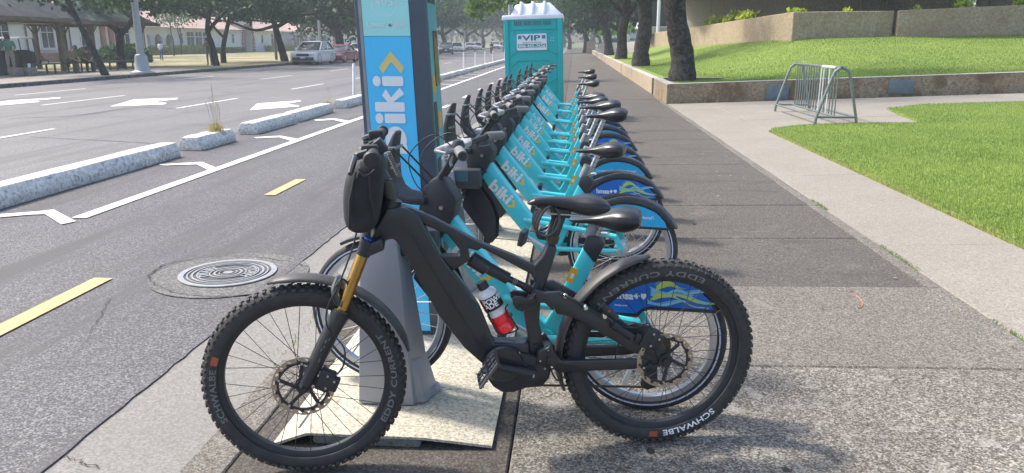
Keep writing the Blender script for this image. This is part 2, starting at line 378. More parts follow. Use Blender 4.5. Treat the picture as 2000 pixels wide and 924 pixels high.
# pavement: bed + slabs
bed = MB().hexa([(XK+.01, -6, -.4), (2.16, -6, -.4), (2.16, 200, -.4), (XK+.01, 200, -.4)], [(XK+.01, -6, zs(XK)-.022), (2.16, -6, zs(2.17)-.022), (2.16, 200, zs(2.17)-.022), (XK+.01, 200, zs(XK)-.022)]).build('sidewalk', joint_m); bed['kind'] = 'structure'
def slab_obj(x0, x1, y0, y1, zf, mat, parent, name='slab', th=.1):
    g = .0035
    b = [(x0+g, y0+g, zf(x0)-th), (x1-g, y0+g, zf(x1)-th), (x1-g, y1-g, zf(x1)-th), (x0+g, y1-g, zf(x0)-th)]
    dz = random.uniform(-.003, .003); t = [(p[0], p[1], p[2]+th+dz) for p in b]
    return MB().hexa(b, t).build(name, mat, parent, bevel=.006, seg=1)
jy = [3.28+1.17*k for k in range(-4, 16)]
for k in range(len(jy)-1):
    y0, y1 = jy[k], jy[k+1]
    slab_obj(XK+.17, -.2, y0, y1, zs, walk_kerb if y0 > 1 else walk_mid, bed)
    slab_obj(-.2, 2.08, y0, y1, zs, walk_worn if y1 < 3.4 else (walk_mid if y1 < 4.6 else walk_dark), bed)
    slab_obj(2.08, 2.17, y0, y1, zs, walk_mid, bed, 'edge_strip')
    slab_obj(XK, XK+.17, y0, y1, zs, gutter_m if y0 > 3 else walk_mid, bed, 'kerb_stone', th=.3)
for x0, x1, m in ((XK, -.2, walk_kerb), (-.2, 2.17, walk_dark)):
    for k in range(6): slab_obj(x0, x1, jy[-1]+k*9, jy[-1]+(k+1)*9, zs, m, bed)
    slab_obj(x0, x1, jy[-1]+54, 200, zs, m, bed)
# light concrete strip + court beside the lawn
court = MB().poly([(2.17, -6, zr(2.17)-.03), (30, -6, zr(30)-.03), (30, 18.4, zr(30)-.03), (2.17, 18.4, zr(2.17)-.03)]).build('courtyard_paving', joint_m); court['kind'] = 'structure'
yy = [-4, -.6, 2.5, 5.4, 8.3, 11.2, 14.1, 16.4, 18.18]
for a, b in zip(yy[:-1], yy[1:]):
    slab_obj(2.17, 3.05, a, b, zr, concrete_light, court)
for xa, xb in ((3.05, 4.4), (4.4, 5.9), (5.9, 7.6), (7.6, 9.6), (9.6, 12), (12, 15)):
    for a, b in zip(yy[5:-1], yy[6:]): slab_obj(xa, xb, a, b, zr, concrete_light, court)
# moss tufts in the strip joint: see below.  near lawn
def zl(X, Y): return zr(X)+.022+.014*math.sin(X*.9+Y*.35)*.5
LAWN = [(3.06, -4), (3.04, 12.1), (3.12, 12.45), (3.67, 12.86), (4.5, 12.92), (5.5, 12.72), (5.62, 13.3), (5.78, 14.4), (5.96, 15.3), (6.87, 15.9), (9, 15.9), (14, 16.4), (20, 17), (20, -4)]
def inpoly(x, y, P):
    c = False; j = len(P)-1
    for i in range(len(P)):
        if (P[i][1] > y) != (P[j][1] > y) and x < (P[j][0]-P[i][0])*(y-P[i][1])/(P[j][1]-P[i][1])+P[i][0]: c = not c
        j = i
    return c
mb = MB(); n = len(LAWN); mb.v = [(x, y, zr(x)+.03) for x, y in LAWN]+[(x, y, zr(x)-.06) for x, y in LAWN]
mb.f = [tuple(range(n))]+[(i, (i+1) % n, n+(i+1) % n, n+i) for i in range(n)]
lawn = mb.build('lawn', grass_soil); lawn['kind'] = 'structure'
grass_blade = leafmat('grass_blade', (.14, .225, .035), (.245, .32, .07), .4)
def blades(name, pts_fn, count, h, w, mat, seed, parent=None):
    rr = random.Random(seed); mb = MB(); k = 0
    while k < count:
        q = pts_fn(rr)
        if q is None: continue
        x, y, z = q; a = rr.uniform(0, 6.283); hh = h*rr.uniform(.5, 1.25); le = rr.uniform(-.6, .6)*hh; dx, dy = math.cos(a)*w/2, math.sin(a)*w/2
        lx, ly = -math.sin(a)*le, math.cos(a)*le; b = len(mb.v)
        mb.v += [(x-dx, y-dy, z), (x+dx, y+dy, z), (x+lx, y+ly, z+hh)]; mb.f.append((b, b+1, b+2)); k += 1
    me = bpy.data.meshes.new(name); me.from_pydata(mb.v, [], mb.f); me.materials.append(mat); o = bpy.data.objects.new(name, me); col.objects.link(o); o['kind'] = 'stuff'
    if parent: o.parent = parent
    return o
def lawn_pt(rr):
    t = rr.random(); y = 4.6+11.4*t**1.0; x = rr.uniform(3.0, 3.4+y*.62)
    return (x, y, zr(x)+.026) if inpoly(x, y, LAWN) else None
tag(blades('grass', lawn_pt, 300000, .032, .0045, grass_blade, 3), 'short bright green lawn grass beside the pale concrete strip', 'grass')
# mound behind the low wall
def zm(x, y):
    t = max(0, min(1, (y-18.6)/13.0)); e = .50+zr(x)-.063; s = t*t*(3-2*t)
    return min(zr(x), .4)*0+e*(1-s)+(1.62+.02*(x-8))*s - max(0, (5.5-x))*.10*t
def zmb(x, y):
    q = max(0, min(1, (x-2.45)/6.5)); q = q*q*(3-2*q); return .47+(zm(x, y)-.47)*q
mb = MB(); nx, ny = 44, 40; X0, X1, Y0, Y1 = 2.36, 34, 18.5, 60
for j in range(ny+1):
    for i in range(nx+1):
        x = X0+(X1-X0)*(i/nx)**1.5; y = Y0+(Y1-Y0)*(j/ny)**1.6
        z = zmb(x, y)
        if y < 18.55: z = min(z, .50+.036*(x-2.17))
        mb.v.append((x, y, z))
for j in range(ny):
    for i in range(nx): a = j*(nx+1)+i; mb.f.append((a, a+1, a+nx+2, a+nx+1))
mound = mb.build('lawn_mound', grass_soil, smooth=True); mound['kind'] = 'structure'
def mound_pt(rr):
    y = 18.6+20*rr.random()**1.3; x = rr.uniform(2.6, 3+y*.52); return (x, y, zmb(x, y)-.01)
tag(blades('grass', mound_pt, 150000, .05, .012, grass_blade, 4), 'mown grass covering the mound behind the low concrete wall', 'grass')
# sparse moss and weeds in the pavement joint
def joint_pt(rr):
    y = rr.choice((3.6, 3.8, 4.9, 5.1, 5.3, 6.7, 6.9))+rr.uniform(-.12, .12); return (2.17+rr.uniform(-.012, .02), y, zs(2.17)-.004)
tag(blades('weeds', joint_pt, 700, .018, .005, grass_blade, 9), 'tiny green weeds growing in the joint beside the pale strip', 'weeds')
def mouth_pt(rr):
    return (rr.gauss(-1.42, .05), rr.gauss(3.9, .35), -.105)
tag(blades('weeds', mouth_pt, 120, .03, .005, grass_blade, 10), 'small green weeds in the gutter behind the grey dock posts', 'weeds')
# far side: kerb, pavement, school ground
fk = MB()
far_walk = speckle('far_walk', (.17, .15, .13), (.26, .235, .20), (.36, .33, .29), 20, patch=.4, pscale=.3, bmp=0)
kerb_dark = speckle('kerb_dark', (.05, .05, .055), (.11, .11, .115), (.2, .2, .2), 12, patch=.5, bmp=.2)
fw_ = MB().box((-22.2, 140, -.16), (4.8, 310, .4)).build('far_sidewalk', far_walk); fw_['kind'] = 'structure'
for k in range(40):
    y0 = 14+k*2.4
    MB().box((-19.66, y0+1.19, -.12), (.18, 2.36, .34)).build('kerb_stone', kerb_dark, fw_, bevel=.02, seg=1)
MB().box((-19.66, 200, -.12), (.18, 180, .34)).build('kerb_stone', kerb_dark, fw_)
sheet('school_lawn', [(-24.6, -10, .03), (-24.6, 300, .03), (-200, 300, .03), (-200, -10, .03)], dry_lawn)
sheet('verge', [(-19.75, 41, .046), (-19.75, 200, .046), (-24.8, 200, .046), (-24.8, 44, .046)], dry_lawn)

# gum and grime spots pressed into the paving, and one rubber band
rr = random.Random(21); gum_m = M('gum_grey', (.20, .19, .175), .8, var=.2); gum_d = M('gum_dark', (.03, .027, .025), .8, var=.2)
for i in range(46):
    X = rr.uniform(-.1, 2.05); Y = 2.4+8*rr.random()**1.3; r = rr.uniform(.006, .018); g_ = MB(); n = 9; pts = []
    for k in range(n): a = 2*math.pi*k/n; q = r*rr.uniform(.7, 1.2); pts.append((X+q*math.cos(a), Y+q*1.2*math.sin(a), zs(X)+.0035))
    g_.poly(pts); g_.build('gum_spot', gum_m if i % 3 else gum_d, bed)
# dry thatch along the lawn edge
thatch = leafmat('thatch', (.26, .20, .09), (.36, .30, .13), .3)
def edge_pt(rr):
    y = rr.uniform(4.6, 12.3); return (3.05+abs(rr.gauss(0, .025))-.012, y, zr(3.05)+rr.choice((0, .02)))
tag(blades('thatch', edge_pt, 5000, .026, .005, thatch, 12), 'dry brown grass edge along the pale concrete strip', 'grass')
dl = leafmat('dry_leaf', (.24, .13, .05), (.34, .22, .09), .2)
rr = random.Random(31)
for i, (x, y) in enumerate(((1598, 297), (1710, 398), (1722, 345), (1830, 428), (1240, 470))):
    p = gp(x, y, .085 if x > 1400 else .04); mb = MB(); s_ = rr.uniform(.015, .03); a = rr.uniform(0, 6)
    mb.poly([(0, 0, .002), (s_*.5, s_*.3, .008), (s_, 0, .003), (s_*.5, -s_*.3, .010)]); o_ = mb.build('fallen_leaf', dl); o_.location = (p.x, p.y, (zr(p.x) if p.x > 2.17 else zs(p.x))+.004); o_.rotation_euler = (0, 0, a); tag(o_, ('dry brown leaf on the pale strip, nearest to the bike rack', 'dry brown leaf at the grass edge of the pale strip', 'dry brown leaf on the pale strip between two others', 'dry brown leaf on the pale strip, farthest from the bike rack', 'dry brown leaf on the pavement behind the share bike wheels')[i], 'leaf', 'fallen leaves on the paving')
band = [gp(x, y, zs(1.6)) for x, y in ((1665, 575), (1676, 582), (1684, 592), (1683, 600), (1676, 604))]
o_ = MB().tube(smoothpath([(p.x, p.y, zs(p.x)+.005) for p in band], 5), .0022, 5).build('rubber_band', M('band_orange', (.45, .17, .08), .6)); tag(o_, 'thin orange rubber band lying on the grey pavement slabs', 'rubber band')
# ================================================================== MOUNTAIN E-BIKE
frame_black = M('frame_black', (.015, .017, .022), .40, var=.15, scale=12, bmp=.05, spec=.5, coat=.25)
matte_black = M('matte_black', (.018, .0195, .023), .52, var=.2, scale=25)
rubber = M('tyre_rubber', (.036, .035, .036), .75, var=.25, scale=30, bmp=.3, bscale=300)
rubber_dusty = M('tyre_rubber_dusty', (.055, .05, .045), .85, var=.3, scale=18, bmp=.4, bscale=250)
gold = M('fork_gold', (.50, .31, .10), .25, metal=1, var=.05)
steel = M('steel', (.55, .55, .56), .3, metal=1, var=.08)
silver = M('silver', (.62, .63, .65), .28, metal=1, var=.06)
rotor_m = M('rotor_steel', (.42, .37, .31), .35, metal=1, var=.12, scale=40)
leather = M('saddle_leather', (.016, .016, .018), .32, var=.15, scale=50, bmp=.12, bscale=500)
letter_grey = M('letter_grey', (.17, .165, .16), .7, var=.15, scale=60)
letter_white = M('letter_white', (.78, .78, .79), .6, var=.03)
letter_orange = M('letter_orange', (.36, .085, .03), .6, var=.1)
chain_m = M('chain_rust', (.10, .075, .05), .5, metal=.8, var=.3, scale=90)
blue_m = M('anodised_blue', (.02, .09, .42), .35, metal=.6)
cable_m = M('cable_black', (.02, .02, .022), .5)
MP = Plane2((-.919, 2.334, 0.0), 11.448)
bike = thing('mountain_bike', 'black full-suspension electric mountain bike with gold fork and knobbly tyres', 'bicycle', MP.o, MP.yaw)
def pz(pts, v=0.0): return [(q.x, q.z) for q in (MP(x, y, v) for x, y in pts)]
FC, FR_ = (.034, .343), .342
RC, RR_ = (1.264, .378), .350
def knob_tyre(c, rad, w, seed):
    """round casing plus rows of tread blocks"""
    rc = rad-.008-w*.5; prof = []
    for i in range(15):
        a = R(-128+256*i/14); prof.append((rad-.008-w*.5+w*.5*math.cos(a), w*.5*math.sin(a)))
    t = MB().lathe(prof, 72, (c[0], 0, c[1]), 'y', closed=True)
    kb = MB(); rr = random.Random(seed); n = 74
    for i in range(n):
        for row, (ang, half) in enumerate(((-52, 0), (-18, .5), (18, .5), (52, 0))):
            a = 2*math.pi*(i+half)/n+rr.uniform(-.004, .004); ca = R(ang)
            rx, vx = rc+w*.5*math.cos(ca), w*.5*math.sin(ca)
            nx, nv = math.cos(ca), math.sin(ca); l = math.hypot(nx, nv); nx /= l; nv /= l
            er = Vector((math.cos(a), 0, math.sin(a))); et = Vector((-math.sin(a), 0, math.cos(a))); ev = Vector((0, 1, 0))
            nn = er*nx+ev*nv; bt = nn.cross(et); p = Vector((c[0], 0, c[1]))+er*rx+ev*vx+nn*.0022
            m = Matrix((et, bt, nn)).transposed()
            kb.box(p, (rr.uniform(.011, .0145), .0105, .0075), rot=m)
    return t, kb
def ring_text(parent, body, c, rmid, size, a_start, a_end, outward, mat, vside, bold=.02):
    def warp_factory(w0):
        span = R(a_end-a_start)
        def f(x, y):
            a = R(a_start)+span*(x/w0); r = rmid+((y-size*.36) if outward else -(y-size*.36))
            q = max(-.95, min(.95, (r-vside[0])/vside[1])); v = -(vside[2]*math.sqrt(1-q*q))-.0016
            return Vector((c[0]+r*math.cos(a), v, c[1]+r*math.sin(a)))
        return f
    vs_, _ = text_mesh(body, 1.0, bold, 1.05); w = max(v[0] for v in vs_)
    return lettering('lettering', body, (0, 0, 0), (1, 0, 0), (0, 0, 1), size, mat, parent, bold=bold, space=1.05, warp=warp_factory(w*size))
def rotor(parent, c, r, v, rz0):
    mb = MB(); n = 60; ri = r*.83
    rad = [ri, r*.88, r*.95, r]
    for i in range(n):
        a, b = 2*math.pi*i/n, 2*math.pi*(i+1)/n
        for k in range(3):
            if k == 1 and i % 3 == 0: continue
            sk = .05*k
            q = [(c[0]+rr*math.cos(x), v, c[1]+rr*math.sin(x)) for rr, x in ((rad[k], a+sk), (rad[k+1], a+sk+.05), (rad[k+1], b+sk+.05), (rad[k], b+sk))]
            mb.poly(q)
    ro = mb.build('brake_rotor', rotor_m, parent)
    md = ro.modifiers.new('thick', 'SOLIDIFY'); md.thickness = .002
    sp = MB()
    for i in range(5):
        a = rz0+2*math.pi*i/5; p0 = (c[0]+.02*math.cos(a+.5), v, c[1]+.02*math.sin(a+.5)); p1 = (c[0]+ri*.93*math.cos(a), v, c[1]+ri*.93*math.sin(a))
        sp.bar(p0, p1, .006, .011, up=(-math.sin(a), 0, math.cos(a)))
    sp.lathe([(.024, v-.006), (.024, v+.006), (.010, v+.006), (.010, v-.006)], 20, (c[0], 0, c[1]), 'y', closed=True)
    sp.lathe([(ri*.92, v-.003), (ri*1.0, v-.003), (ri*1.0, v+.003), (ri*.92, v+.003)], 40, (c[0], 0, c[1]), 'y', closed=True)
    for i in range(15):
        a = 2*math.pi*i/15; sp.box((c[0]+ri*1.0*math.cos(a), v-.001, c[1]+ri*1.0*math.sin(a)), (.012, .005, .012))
    sp.build('rotor_carrier', matte_black, ro)
    bt = MB()
    for i in range(5):
        a = rz0+2*math.pi*i/5; bt.lathe([(.004, -.006), (.004, .001)], 8, (c[0]+ri*.95*math.cos(a), v-.001, c[1]+ri*.95*math.sin(a)), 'y')
    bt.build('rivet', steel, ro, smooth=True)
    return ro
def spoke_mesh(c, r0, r1, w):
    return None
def wheel(parent, name, c, rad, w, n_sp, texts, seed, hub_w=.05):
    t, kb = knob_tyre(c, rad, w, seed)
    wo = t.build(name, rubber, parent, smooth=True, ang=60)
    k = kb.build('tread', rubber_dusty, wo); k['kind'] = 'stuff'
    rr_in = rad-.008-w*1.0+.012
    rim = MB().lathe([(rr_in+.012, -.017), (rr_in-.010, -.016), (rr_in-.020, -.010), (rr_in-.020, .010), (rr_in-.010, .016), (rr_in+.012, .017)], 72, (c[0], 0, c[1]), 'y', closed=True).build('rim', matte_black, wo, smooth=True)
    hub = MB().lathe([(.008, -hub_w-.012), (.014, -hub_w-.012), (.014, -hub_w), (.028, -hub_w+.004), (.028, -hub_w+.010), (.016, -hub_w+.018), (.016, hub_w-.018), (.028, hub_w-.010), (.028, hub_w-.004), (.012, hub_w), (.012, hub_w+.012)], 24, (c[0], 0, c[1]), 'y').build('hub', matte_black, wo, smooth=True)
    for i in range(n_sp):
        side = -1 if i % 2 == 0 else 1; a = 2*math.pi*i/n_sp; off = (1 if (i//2) % 2 == 0 else -1)*R(62)
        p0 = (c[0]+.027*math.cos(a+off), side*(hub_w-.007), c[1]+.027*math.sin(a+off)); p1 = (c[0]+(rr_in-.014)*math.cos(a), side*.003, c[1]+(rr_in-.014)*math.sin(a))
        MB().tube([p0, p1], .0012, 4).build('spoke', steel if False else matte_black, wo)
    side = (rad-.008-w*.5, w*.5, w*.5)
    for body, a0, a1, outw, m in texts:
        ring_text(wo, body, c, rad-.008-w*.60, .027, a0, a1, outw, m, side)
    return wo
fwheel = wheel(bike, 'wheel', FC, FR_, .062, 32, (('SCHWALBE', 206, 168, True, letter_grey), ('EDDY CURRENT', -32, 33, False, letter_grey)), 1)
rwheel = wheel(bike, 'wheel', RC, RR_, .066, 32, (('SCHWALBE', -47, -86, True, letter_white), ('EDDY CURRENT', 62, 142, False, letter_grey)), 2, hub_w=.07)
for wo, c, rad, a0, w in ((fwheel, FC, FR_, 162, .062), (rwheel, RC, RR_, -93, .066)):
    mb = MB(); rm = rad-.008-w*.60
    pts = [(rm-.011, a0-3), (rm+.011, a0-3), (rm+.011, a0+3), (rm-.011, a0+3)]
    mb.poly([(c[0]+r*math.cos(R(a)), -w*.5-.0012, c[1]+r*math.sin(R(a))) for r, a in pts]); mb.build('logo_patch', letter_orange, wo)
rotor(bike, FC, .103, -.056, .3); rotor(bike, RC, .100, -.074, .9)
# frame: outlines traced in the bike's own plane, given real width
def solid(name, px, half, mat=frame_black, parent=None, bev=.008, v=0.0, voff=0.0):
    poly = pz(px, v); return MB().prism(poly, voff-half, voff+half).build(name, mat, parent or bike, bevel=bev, seg=3)
def bpx(x, y, v=0.0): return MP(x, y, v)
down = [(716, 478), (744, 466), (770, 462), (787, 484), (813, 532), (856, 610), (905, 672), (950, 712), (1000, 700), (1032, 690), (1031, 664), (964, 664), (938, 600), (908, 556), (882, 523), (862, 497), (836, 452), (820, 418), (790, 402), (755, 402), (735, 440)]
frame = solid('frame', down, .036)
solid('top_tube', [(770, 398), (802, 404), (850, 425), (935, 470), (1003, 497), (1040, 516), (1050, 530), (1046, 553), (1036, 533), (950, 487), (926, 477), (898, 486), (874, 456), (846, 444), (810, 430), (778, 420)], .021, parent=frame, bev=.007)
solid('gusset', [(872, 450), (899, 487), (897, 497), (860, 497), (884, 526), (918, 505), (914, 482), (932, 487), (945, 478), (900, 452)], .0225, parent=frame, bev=.004)
solid('seat_tube', [(1040, 516), (1058, 497), (1069, 474), (1087, 480), (1074, 523), (1062, 561), (1054, 590), (1052, 626), (1058, 657), (1066, 690), (1030, 690), (1030, 655), (1022, 608), (1034, 575), (1046, 550)], .023, parent=frame)
hl = MB().tube([bpx(741, 462), bpx(768, 388)], .031, 16).build('head_tube', frame_black, frame, smooth=True)
# small relief lines on the down tube
MB().tube([bpx(x, y, -.037) for x, y in ((805, 458), (858, 548), (935, 672))], .003, 6).build('cable_guide', frame_black, frame, smooth=True)
# motor
motor = solid('motor', [(940, 712), (949, 704), (955, 688), (972, 676), (998, 674), (1040, 686), (1066, 696), (1073, 711), (1069, 728), (1055, 745), (1024, 747), (998, 756), (977, 755), (961, 745), (950, 730)], .052, matte_black, bev=.012)
q = bpx(984, 712, -.055); MB().lathe([(.002, -.010), (.062, -.008), (.068, 0)], 36, (q.x, q.y, q.z), 'y').build('motor_cover', frame_black, motor, smooth=True)
q = bpx(1039, 731, -.07)
for i in range(7):
    a = bpx([975, 982, 1000, 1014, 1018, 1055, 1064][i], [690, 686, 690, 689, 718, 705, 720][i], -.054); MB().lathe([(.0035, -.003), (.0035, .002)], 8, (a.x, a.y, a.z), 'y').build('bolt', steel, motor)
# crank arms and pedals (near crank points forward)
cr = MB(); a = bpx(1039, 731, -.085); b = bpx(955, 712, -.098)
cr.tube([a, a.lerp(b, .5), b], [.017, .0135, .012], 12, flat=1.0)
cr.lathe([(.019, -.012), (.019, .03)], 20, (a.x, a.y, a.z), 'y')
crank = cr.build('crank_arm', matte_black, bike, smooth=True)
MB().lathe([(.007, -.014), (.007, 0)], 12, (a.x, a.y-.001, a.z), 'y').build('crank_bolt', steel, crank)
pe = MB(); pc = bpx(953, 722, -.15)
def pedal(pc, tilt):
    pe = MB(); ct, st = math.cos(tilt), math.sin(tilt)
    def L(u, v, w): return (pc.x+u*ct-w*st, pc.y+v, pc.z+u*st+w*ct)
    for v in (-.048, .048):
        pe.tube([L(-.050, v, 0), L(.050, v, 0)], .006, 6)
    for u in (-.050, .050): pe.tube([L(u, -.048, 0), L(u, .048, 0)], .005, 6)
    pe.tube([L(0, -.05, 0), L(0, .065, 0)], .008, 8)
    for u in (-.045, -.022, .022, .045):
        for v in (-.042, -.014, .014, .042): pe.tube([L(u, v, -.011), L(u, v, .011)], .002, 5)
    for v in (-.018, .018): pe.tube([L(-.05, v, 0), L(.05, v, 0)], .004, 5)
    return pe
pedal(pc, R(55)).build('pedal', M('pedal_grey', (.12, .12, .125), .4, metal=.8), bike)
far = MB(); a2 = Vector((a.x, .085, a.z)); b2 = a2+(a-b)*1.0; b2.y = .098; far.tube([a2, b2], [.016, .012], 10); far.build('crank_arm', matte_black, bike, smooth=True)
pedal(Vector((b2.x, .15, b2.z)), R(20)).build('pedal', MATS['pedal_grey'], bike)
MB().lathe([(.062, .052), (.080, .052), (.080, .056), (.062, .056)], 40, (a.x, 0, a.z), 'y', closed=True).build('chainring', chain_m, bike)
# rear triangle (both sides)
cs_px = [(1062, 684), (1075, 675), (1086, 692), (1096, 704), (1180, 703), (1261, 702), (1276, 704), (1268, 717), (1236, 722), (1160, 725), (1100, 728), (1086, 727), (1074, 708)]
ss_px = [(1046, 566), (1064, 572), (1094, 570), (1147, 598), (1182, 617), (1245, 660), (1258, 655), (1290, 664), (1301, 680), (1298, 704), (1275, 716), (1258, 700), (1213, 674), (1180, 655), (1144, 632), (1106, 617), (1087, 614), (1080, 600), (1064, 592), (1048, 592)]
for sgn, nm in ((-1, 'near'), (1, 'far')):
    pl = pz(cs_px, -.07); MB().prism(pl, sgn*.062-.010, sgn*.062+.010).build('chain_stay', frame_black, bike, bevel=.006)
    pl = pz(ss_px, -.07); ss = MB().prism(pl, sgn*.062-.011, sgn*.062+.011).build('seat_stay', frame_black, bike, bevel=.006)
rk = MB()
pl = pz([(1001, 583), (1008, 580), (1036, 584), (1050, 568), (1065, 574), (1082, 583), (1088, 606), (1078, 606), (1065, 593), (1050, 593), (1030, 603), (1021, 610), (1008, 606), (1002, 594)], -.045)
for s_ in (-1, 1): rk.prism(pl, s_*.036-.007, s_*.036+.007)
rocker = rk.build('rocker_link', frame_black, bike, bevel=.004)
for x, y, vv in ((1016, 600, -.046), (1053, 577, -.046), (1073, 586, -.046), (1073, 687, -.076), (1046, 676, -.026), (1270, 712, -.076), (1104, 578, -.076)):
    a = bpx(x, y, vv); MB().lathe([(.003, -.005), (.006, -.005), (.0085, -.001), (.0085, .004)], 14, (a.x, a.y, a.z), 'y').build('pivot_bolt', steel if x == 1104 else matte_black, rocker, smooth=True)
MB().tube([(MP(1073, 687).x, -.075, MP(1073, 687).z), (MP(1073, 687).x, .075, MP(1073, 687).z)], .017, 14).build('pivot_axle', frame_black, bike, smooth=True)
# yoke bridging the pivot to the frame
MB().prism(pz([(1050, 672), (1080, 676), (1082, 700), (1062, 706), (1040, 700)]), -.055, .055).build('pivot_yoke', frame_black, bike, bevel=.006)
# shock
sh = MB().tube([bpx(920, 505), bpx(950, 524)], .026, 14).build('shock_reservoir', matte_black, bike, smooth=True)
MB().tube([bpx(945, 519), bpx(992, 544)], .021, 14).build('shock_can', matte_black, sh, smooth=True)
MB().tube([bpx(990, 543), bpx(1026, 560)], .012, 12).build('shock_shaft', M('shaft_dark', (.05, .05, .055), .2, metal=.8), sh, smooth=True)
MB().tube([bpx(1022, 558), bpx(1048, 575)], .014, 10).build('shock_eye', matte_black, sh, smooth=True)
for t_ in (.32, .40, .48): 
    p_ = bpx(990, 543).lerp(bpx(1026, 560), t_); d_ = (bpx(1026, 560)-bpx(990, 543)).normalized(); MB().tube([p_-d_*.0012, p_+d_*.0012], .0128, 12).build('travel_mark', letter_grey, sh)
lettering('lettering', 'FLOAT', bpx(949, 538, -.0222), (bpx(957, 519)-bpx(949, 538)), (bpx(930, 512)-bpx(950, 522)), .011, letter_grey, sh)
# fork: stanchions, lowers, crown
fk_ = MB()
for s_ in (-1, 1):
    t0 = bpx(717, 476, -.065); t1 = bpx(666, 612, -.065); b1 = bpx(598, 750, -.065); t0.y = t1.y = b1.y = s_*.065
    MB().tube([t0, t1+(t1-t0)*.05], .0185, 18).build('fork_stanchion', gold, bike, smooth=True)
    lo = MB(); lo.tube([t1+(t0-t1)*.06, t1, t1.lerp(b1, .3), t1.lerp(b1, .8), b1], [.026, .028, .0245, .022, .021], 16)
    lo.tube([b1, Vector((FC[0], b1.y, FC[1]))], [.019, .017], 12)
    lw = lo.build('fork_lower', frame_black, bike, smooth=True)
    cap = MB().tube([t0+(t0-t1)*.05, t0.lerp(t1, .16)], .0225, 18).build('fork_top_cap', matte_black, bike, smooth=True)
    if s_ < 0:
        MB().tube([t0+(t0-t1)*.052, t0+(t0-t1)*.085], .015, 14).build('adjuster_knob', blue_m, cap, smooth=True)
        r = random.Random(2); fl = MB()
        for i in range(9):
            t = r.uniform(.12, .62); p = t1.lerp(b1, t); p = p+Vector((r.uniform(-.012, .004), -.0238, 0)); dd = (b1-t1).normalized()
            fl.bar(p, p+dd*r.uniform(.004, .014), .003, .001, up=(0, 1, 0))
        fl.build('paint_chip', letter_grey, lw)
    MB().tube([t1.lerp(b1, -.02), t1.lerp(b1, .02)], .030, 16).build('dust_seal', matte_black, lw, smooth=True)
t0 = bpx(721, 470); MB().prism([(t0.x-.03, t0.z-.005), (t0.x-.015, t0.z-.04), (t0.x+.055, t0.z-.012), (t0.x+.045, t0.z+.03)], -.085, .085).build('fork_crown', frame_black, bike, bevel=.01)
arch = MB(); a_ = bpx(668, 600, -.06); 
arch.tube(smoothpath([(a_.x, -.065, a_.z), (a_.x-.02, -.06, a_.z+.05), (a_.x-.012, 0, a_.z+.075), (a_.x-.02, .06, a_.z+.05), (a_.x, .065, a_.z)], 5), .014, 8); arch.build('fork_arch', frame_black, bike, smooth=True)
axle = MB().tube([(FC[0], -.088, FC[1]), (FC[0], .088, FC[1])], .010, 10).build('axle', matte_black, bike, smooth=True)
# brake calipers
def caliper(px, vv):
    c = MB(); a = bpx(px[0], px[1], vv)
    c.box(a, (.05, .03, .075), rot=Matrix.Rotation(R(25), 3, 'Y')); c.box(a+Vector((.022, -.003, -.012)), (.04, .026, .05), rot=Matrix.Rotation(R(25), 3, 'Y')); c.box(a+Vector((-.03, .004, -.005)), (.04, .016, .03), rot=Matrix.Rotation(R(25), 3, 'Y'))
    o = c.build('brake_caliper', matte_black, bike, bevel=.005)
    for dx, dz in ((.01, .02), (.0, -.022), (.03, .0)): MB().lathe([(.004, -.004), (.004, .003)], 8, (a.x+dx, a.y-.017, a.z+dz), 'y').build('bolt', steel, o)
    return o
caliper((636, 742), -.066)
c2 = caliper((1268, 660), -.080)
# rear axle / derailleur / cassette / chain (far side)
MB().tube([(RC[0], -.09, RC[1]), (RC[0], .095, RC[1])], .011, 10).build('axle', matte_black, bike, smooth=True)
cas = MB()
for i in range(8): cas.lathe([(.018, .048+i*.004), (.062-.005*i, .048+i*.004), (.062-.005*i, .0495+i*.004), (.018, .0495+i*.004)], 30, (RC[0], 0, RC[1]), 'y', closed=True)
cas.build('cassette', chain_m, bike)
d0 = MP(1268, 745, .075); dr = MB().prism([(RC[0]-.012, RC[1]-.01), (RC[0]+.015, RC[1]-.01), (d0.x+.03, d0.z+.01), (d0.x+.035, d0.z-.02), (d0.x-.01, d0.z-.032), (d0.x-.035, d0.z-.01)], .066, .078).build('derailleur', matte_black, bike, bevel=.004)
ca = MB(); cpts = [MP(1039, 752, .07), MP(1150, 752, .07), MP(1268, 756, .07)]
for i in range(46):
    p = cpts[0].lerp(cpts[2], i/46); ca.box(p, (.0085, .006, .007)); 
for i in range(46):
    p = MP(1045, 712, .07).lerp(MP(1275, 664, .06), i/46); ca.box(p, (.0085, .006, .007), rot=Matrix.Rotation(R(-12), 3, 'Y'))
c_ = ca.build('chain', chain_m, bike); c_['kind'] = 'stuff'
# mudguards
def guard(c, r, a0, a1, half, name, taper=True, n=22):
    mb = MB(); m = 7
    for i in range(n+1):
        t = i/n; a = R(a0+(a1-a0)*t); e = min(1, 6*t+.35, 6*(1-t)+.35) if taper else 1
        for k in range(m):
            q = -1+2*k/(m-1); v = q*half*e; rr = r+.014*(1-q*q)*e-.004
            mb.v.append((c[0]+rr*math.cos(a), v, c[1]+rr*math.sin(a)))
    for i in range(n):
        for k in range(m-1): b = i*m+k; mb.f.append((b, b+1, b+m+1, b+m))
    o = mb.build(name, matte_guard, bike, smooth=True)
    md = o.modifiers.new('thick', 'SOLIDIFY'); md.thickness = .005
    return o
matte_guard = M('mudguard_plastic', (.045, .043, .042), .5, var=.2, scale=14)
guard(FC, FR_+.022, 106, 14, .043, 'front_mudguard')
guard(RC, RR_+.016, 98, 200, .045, 'rear_mudguard')
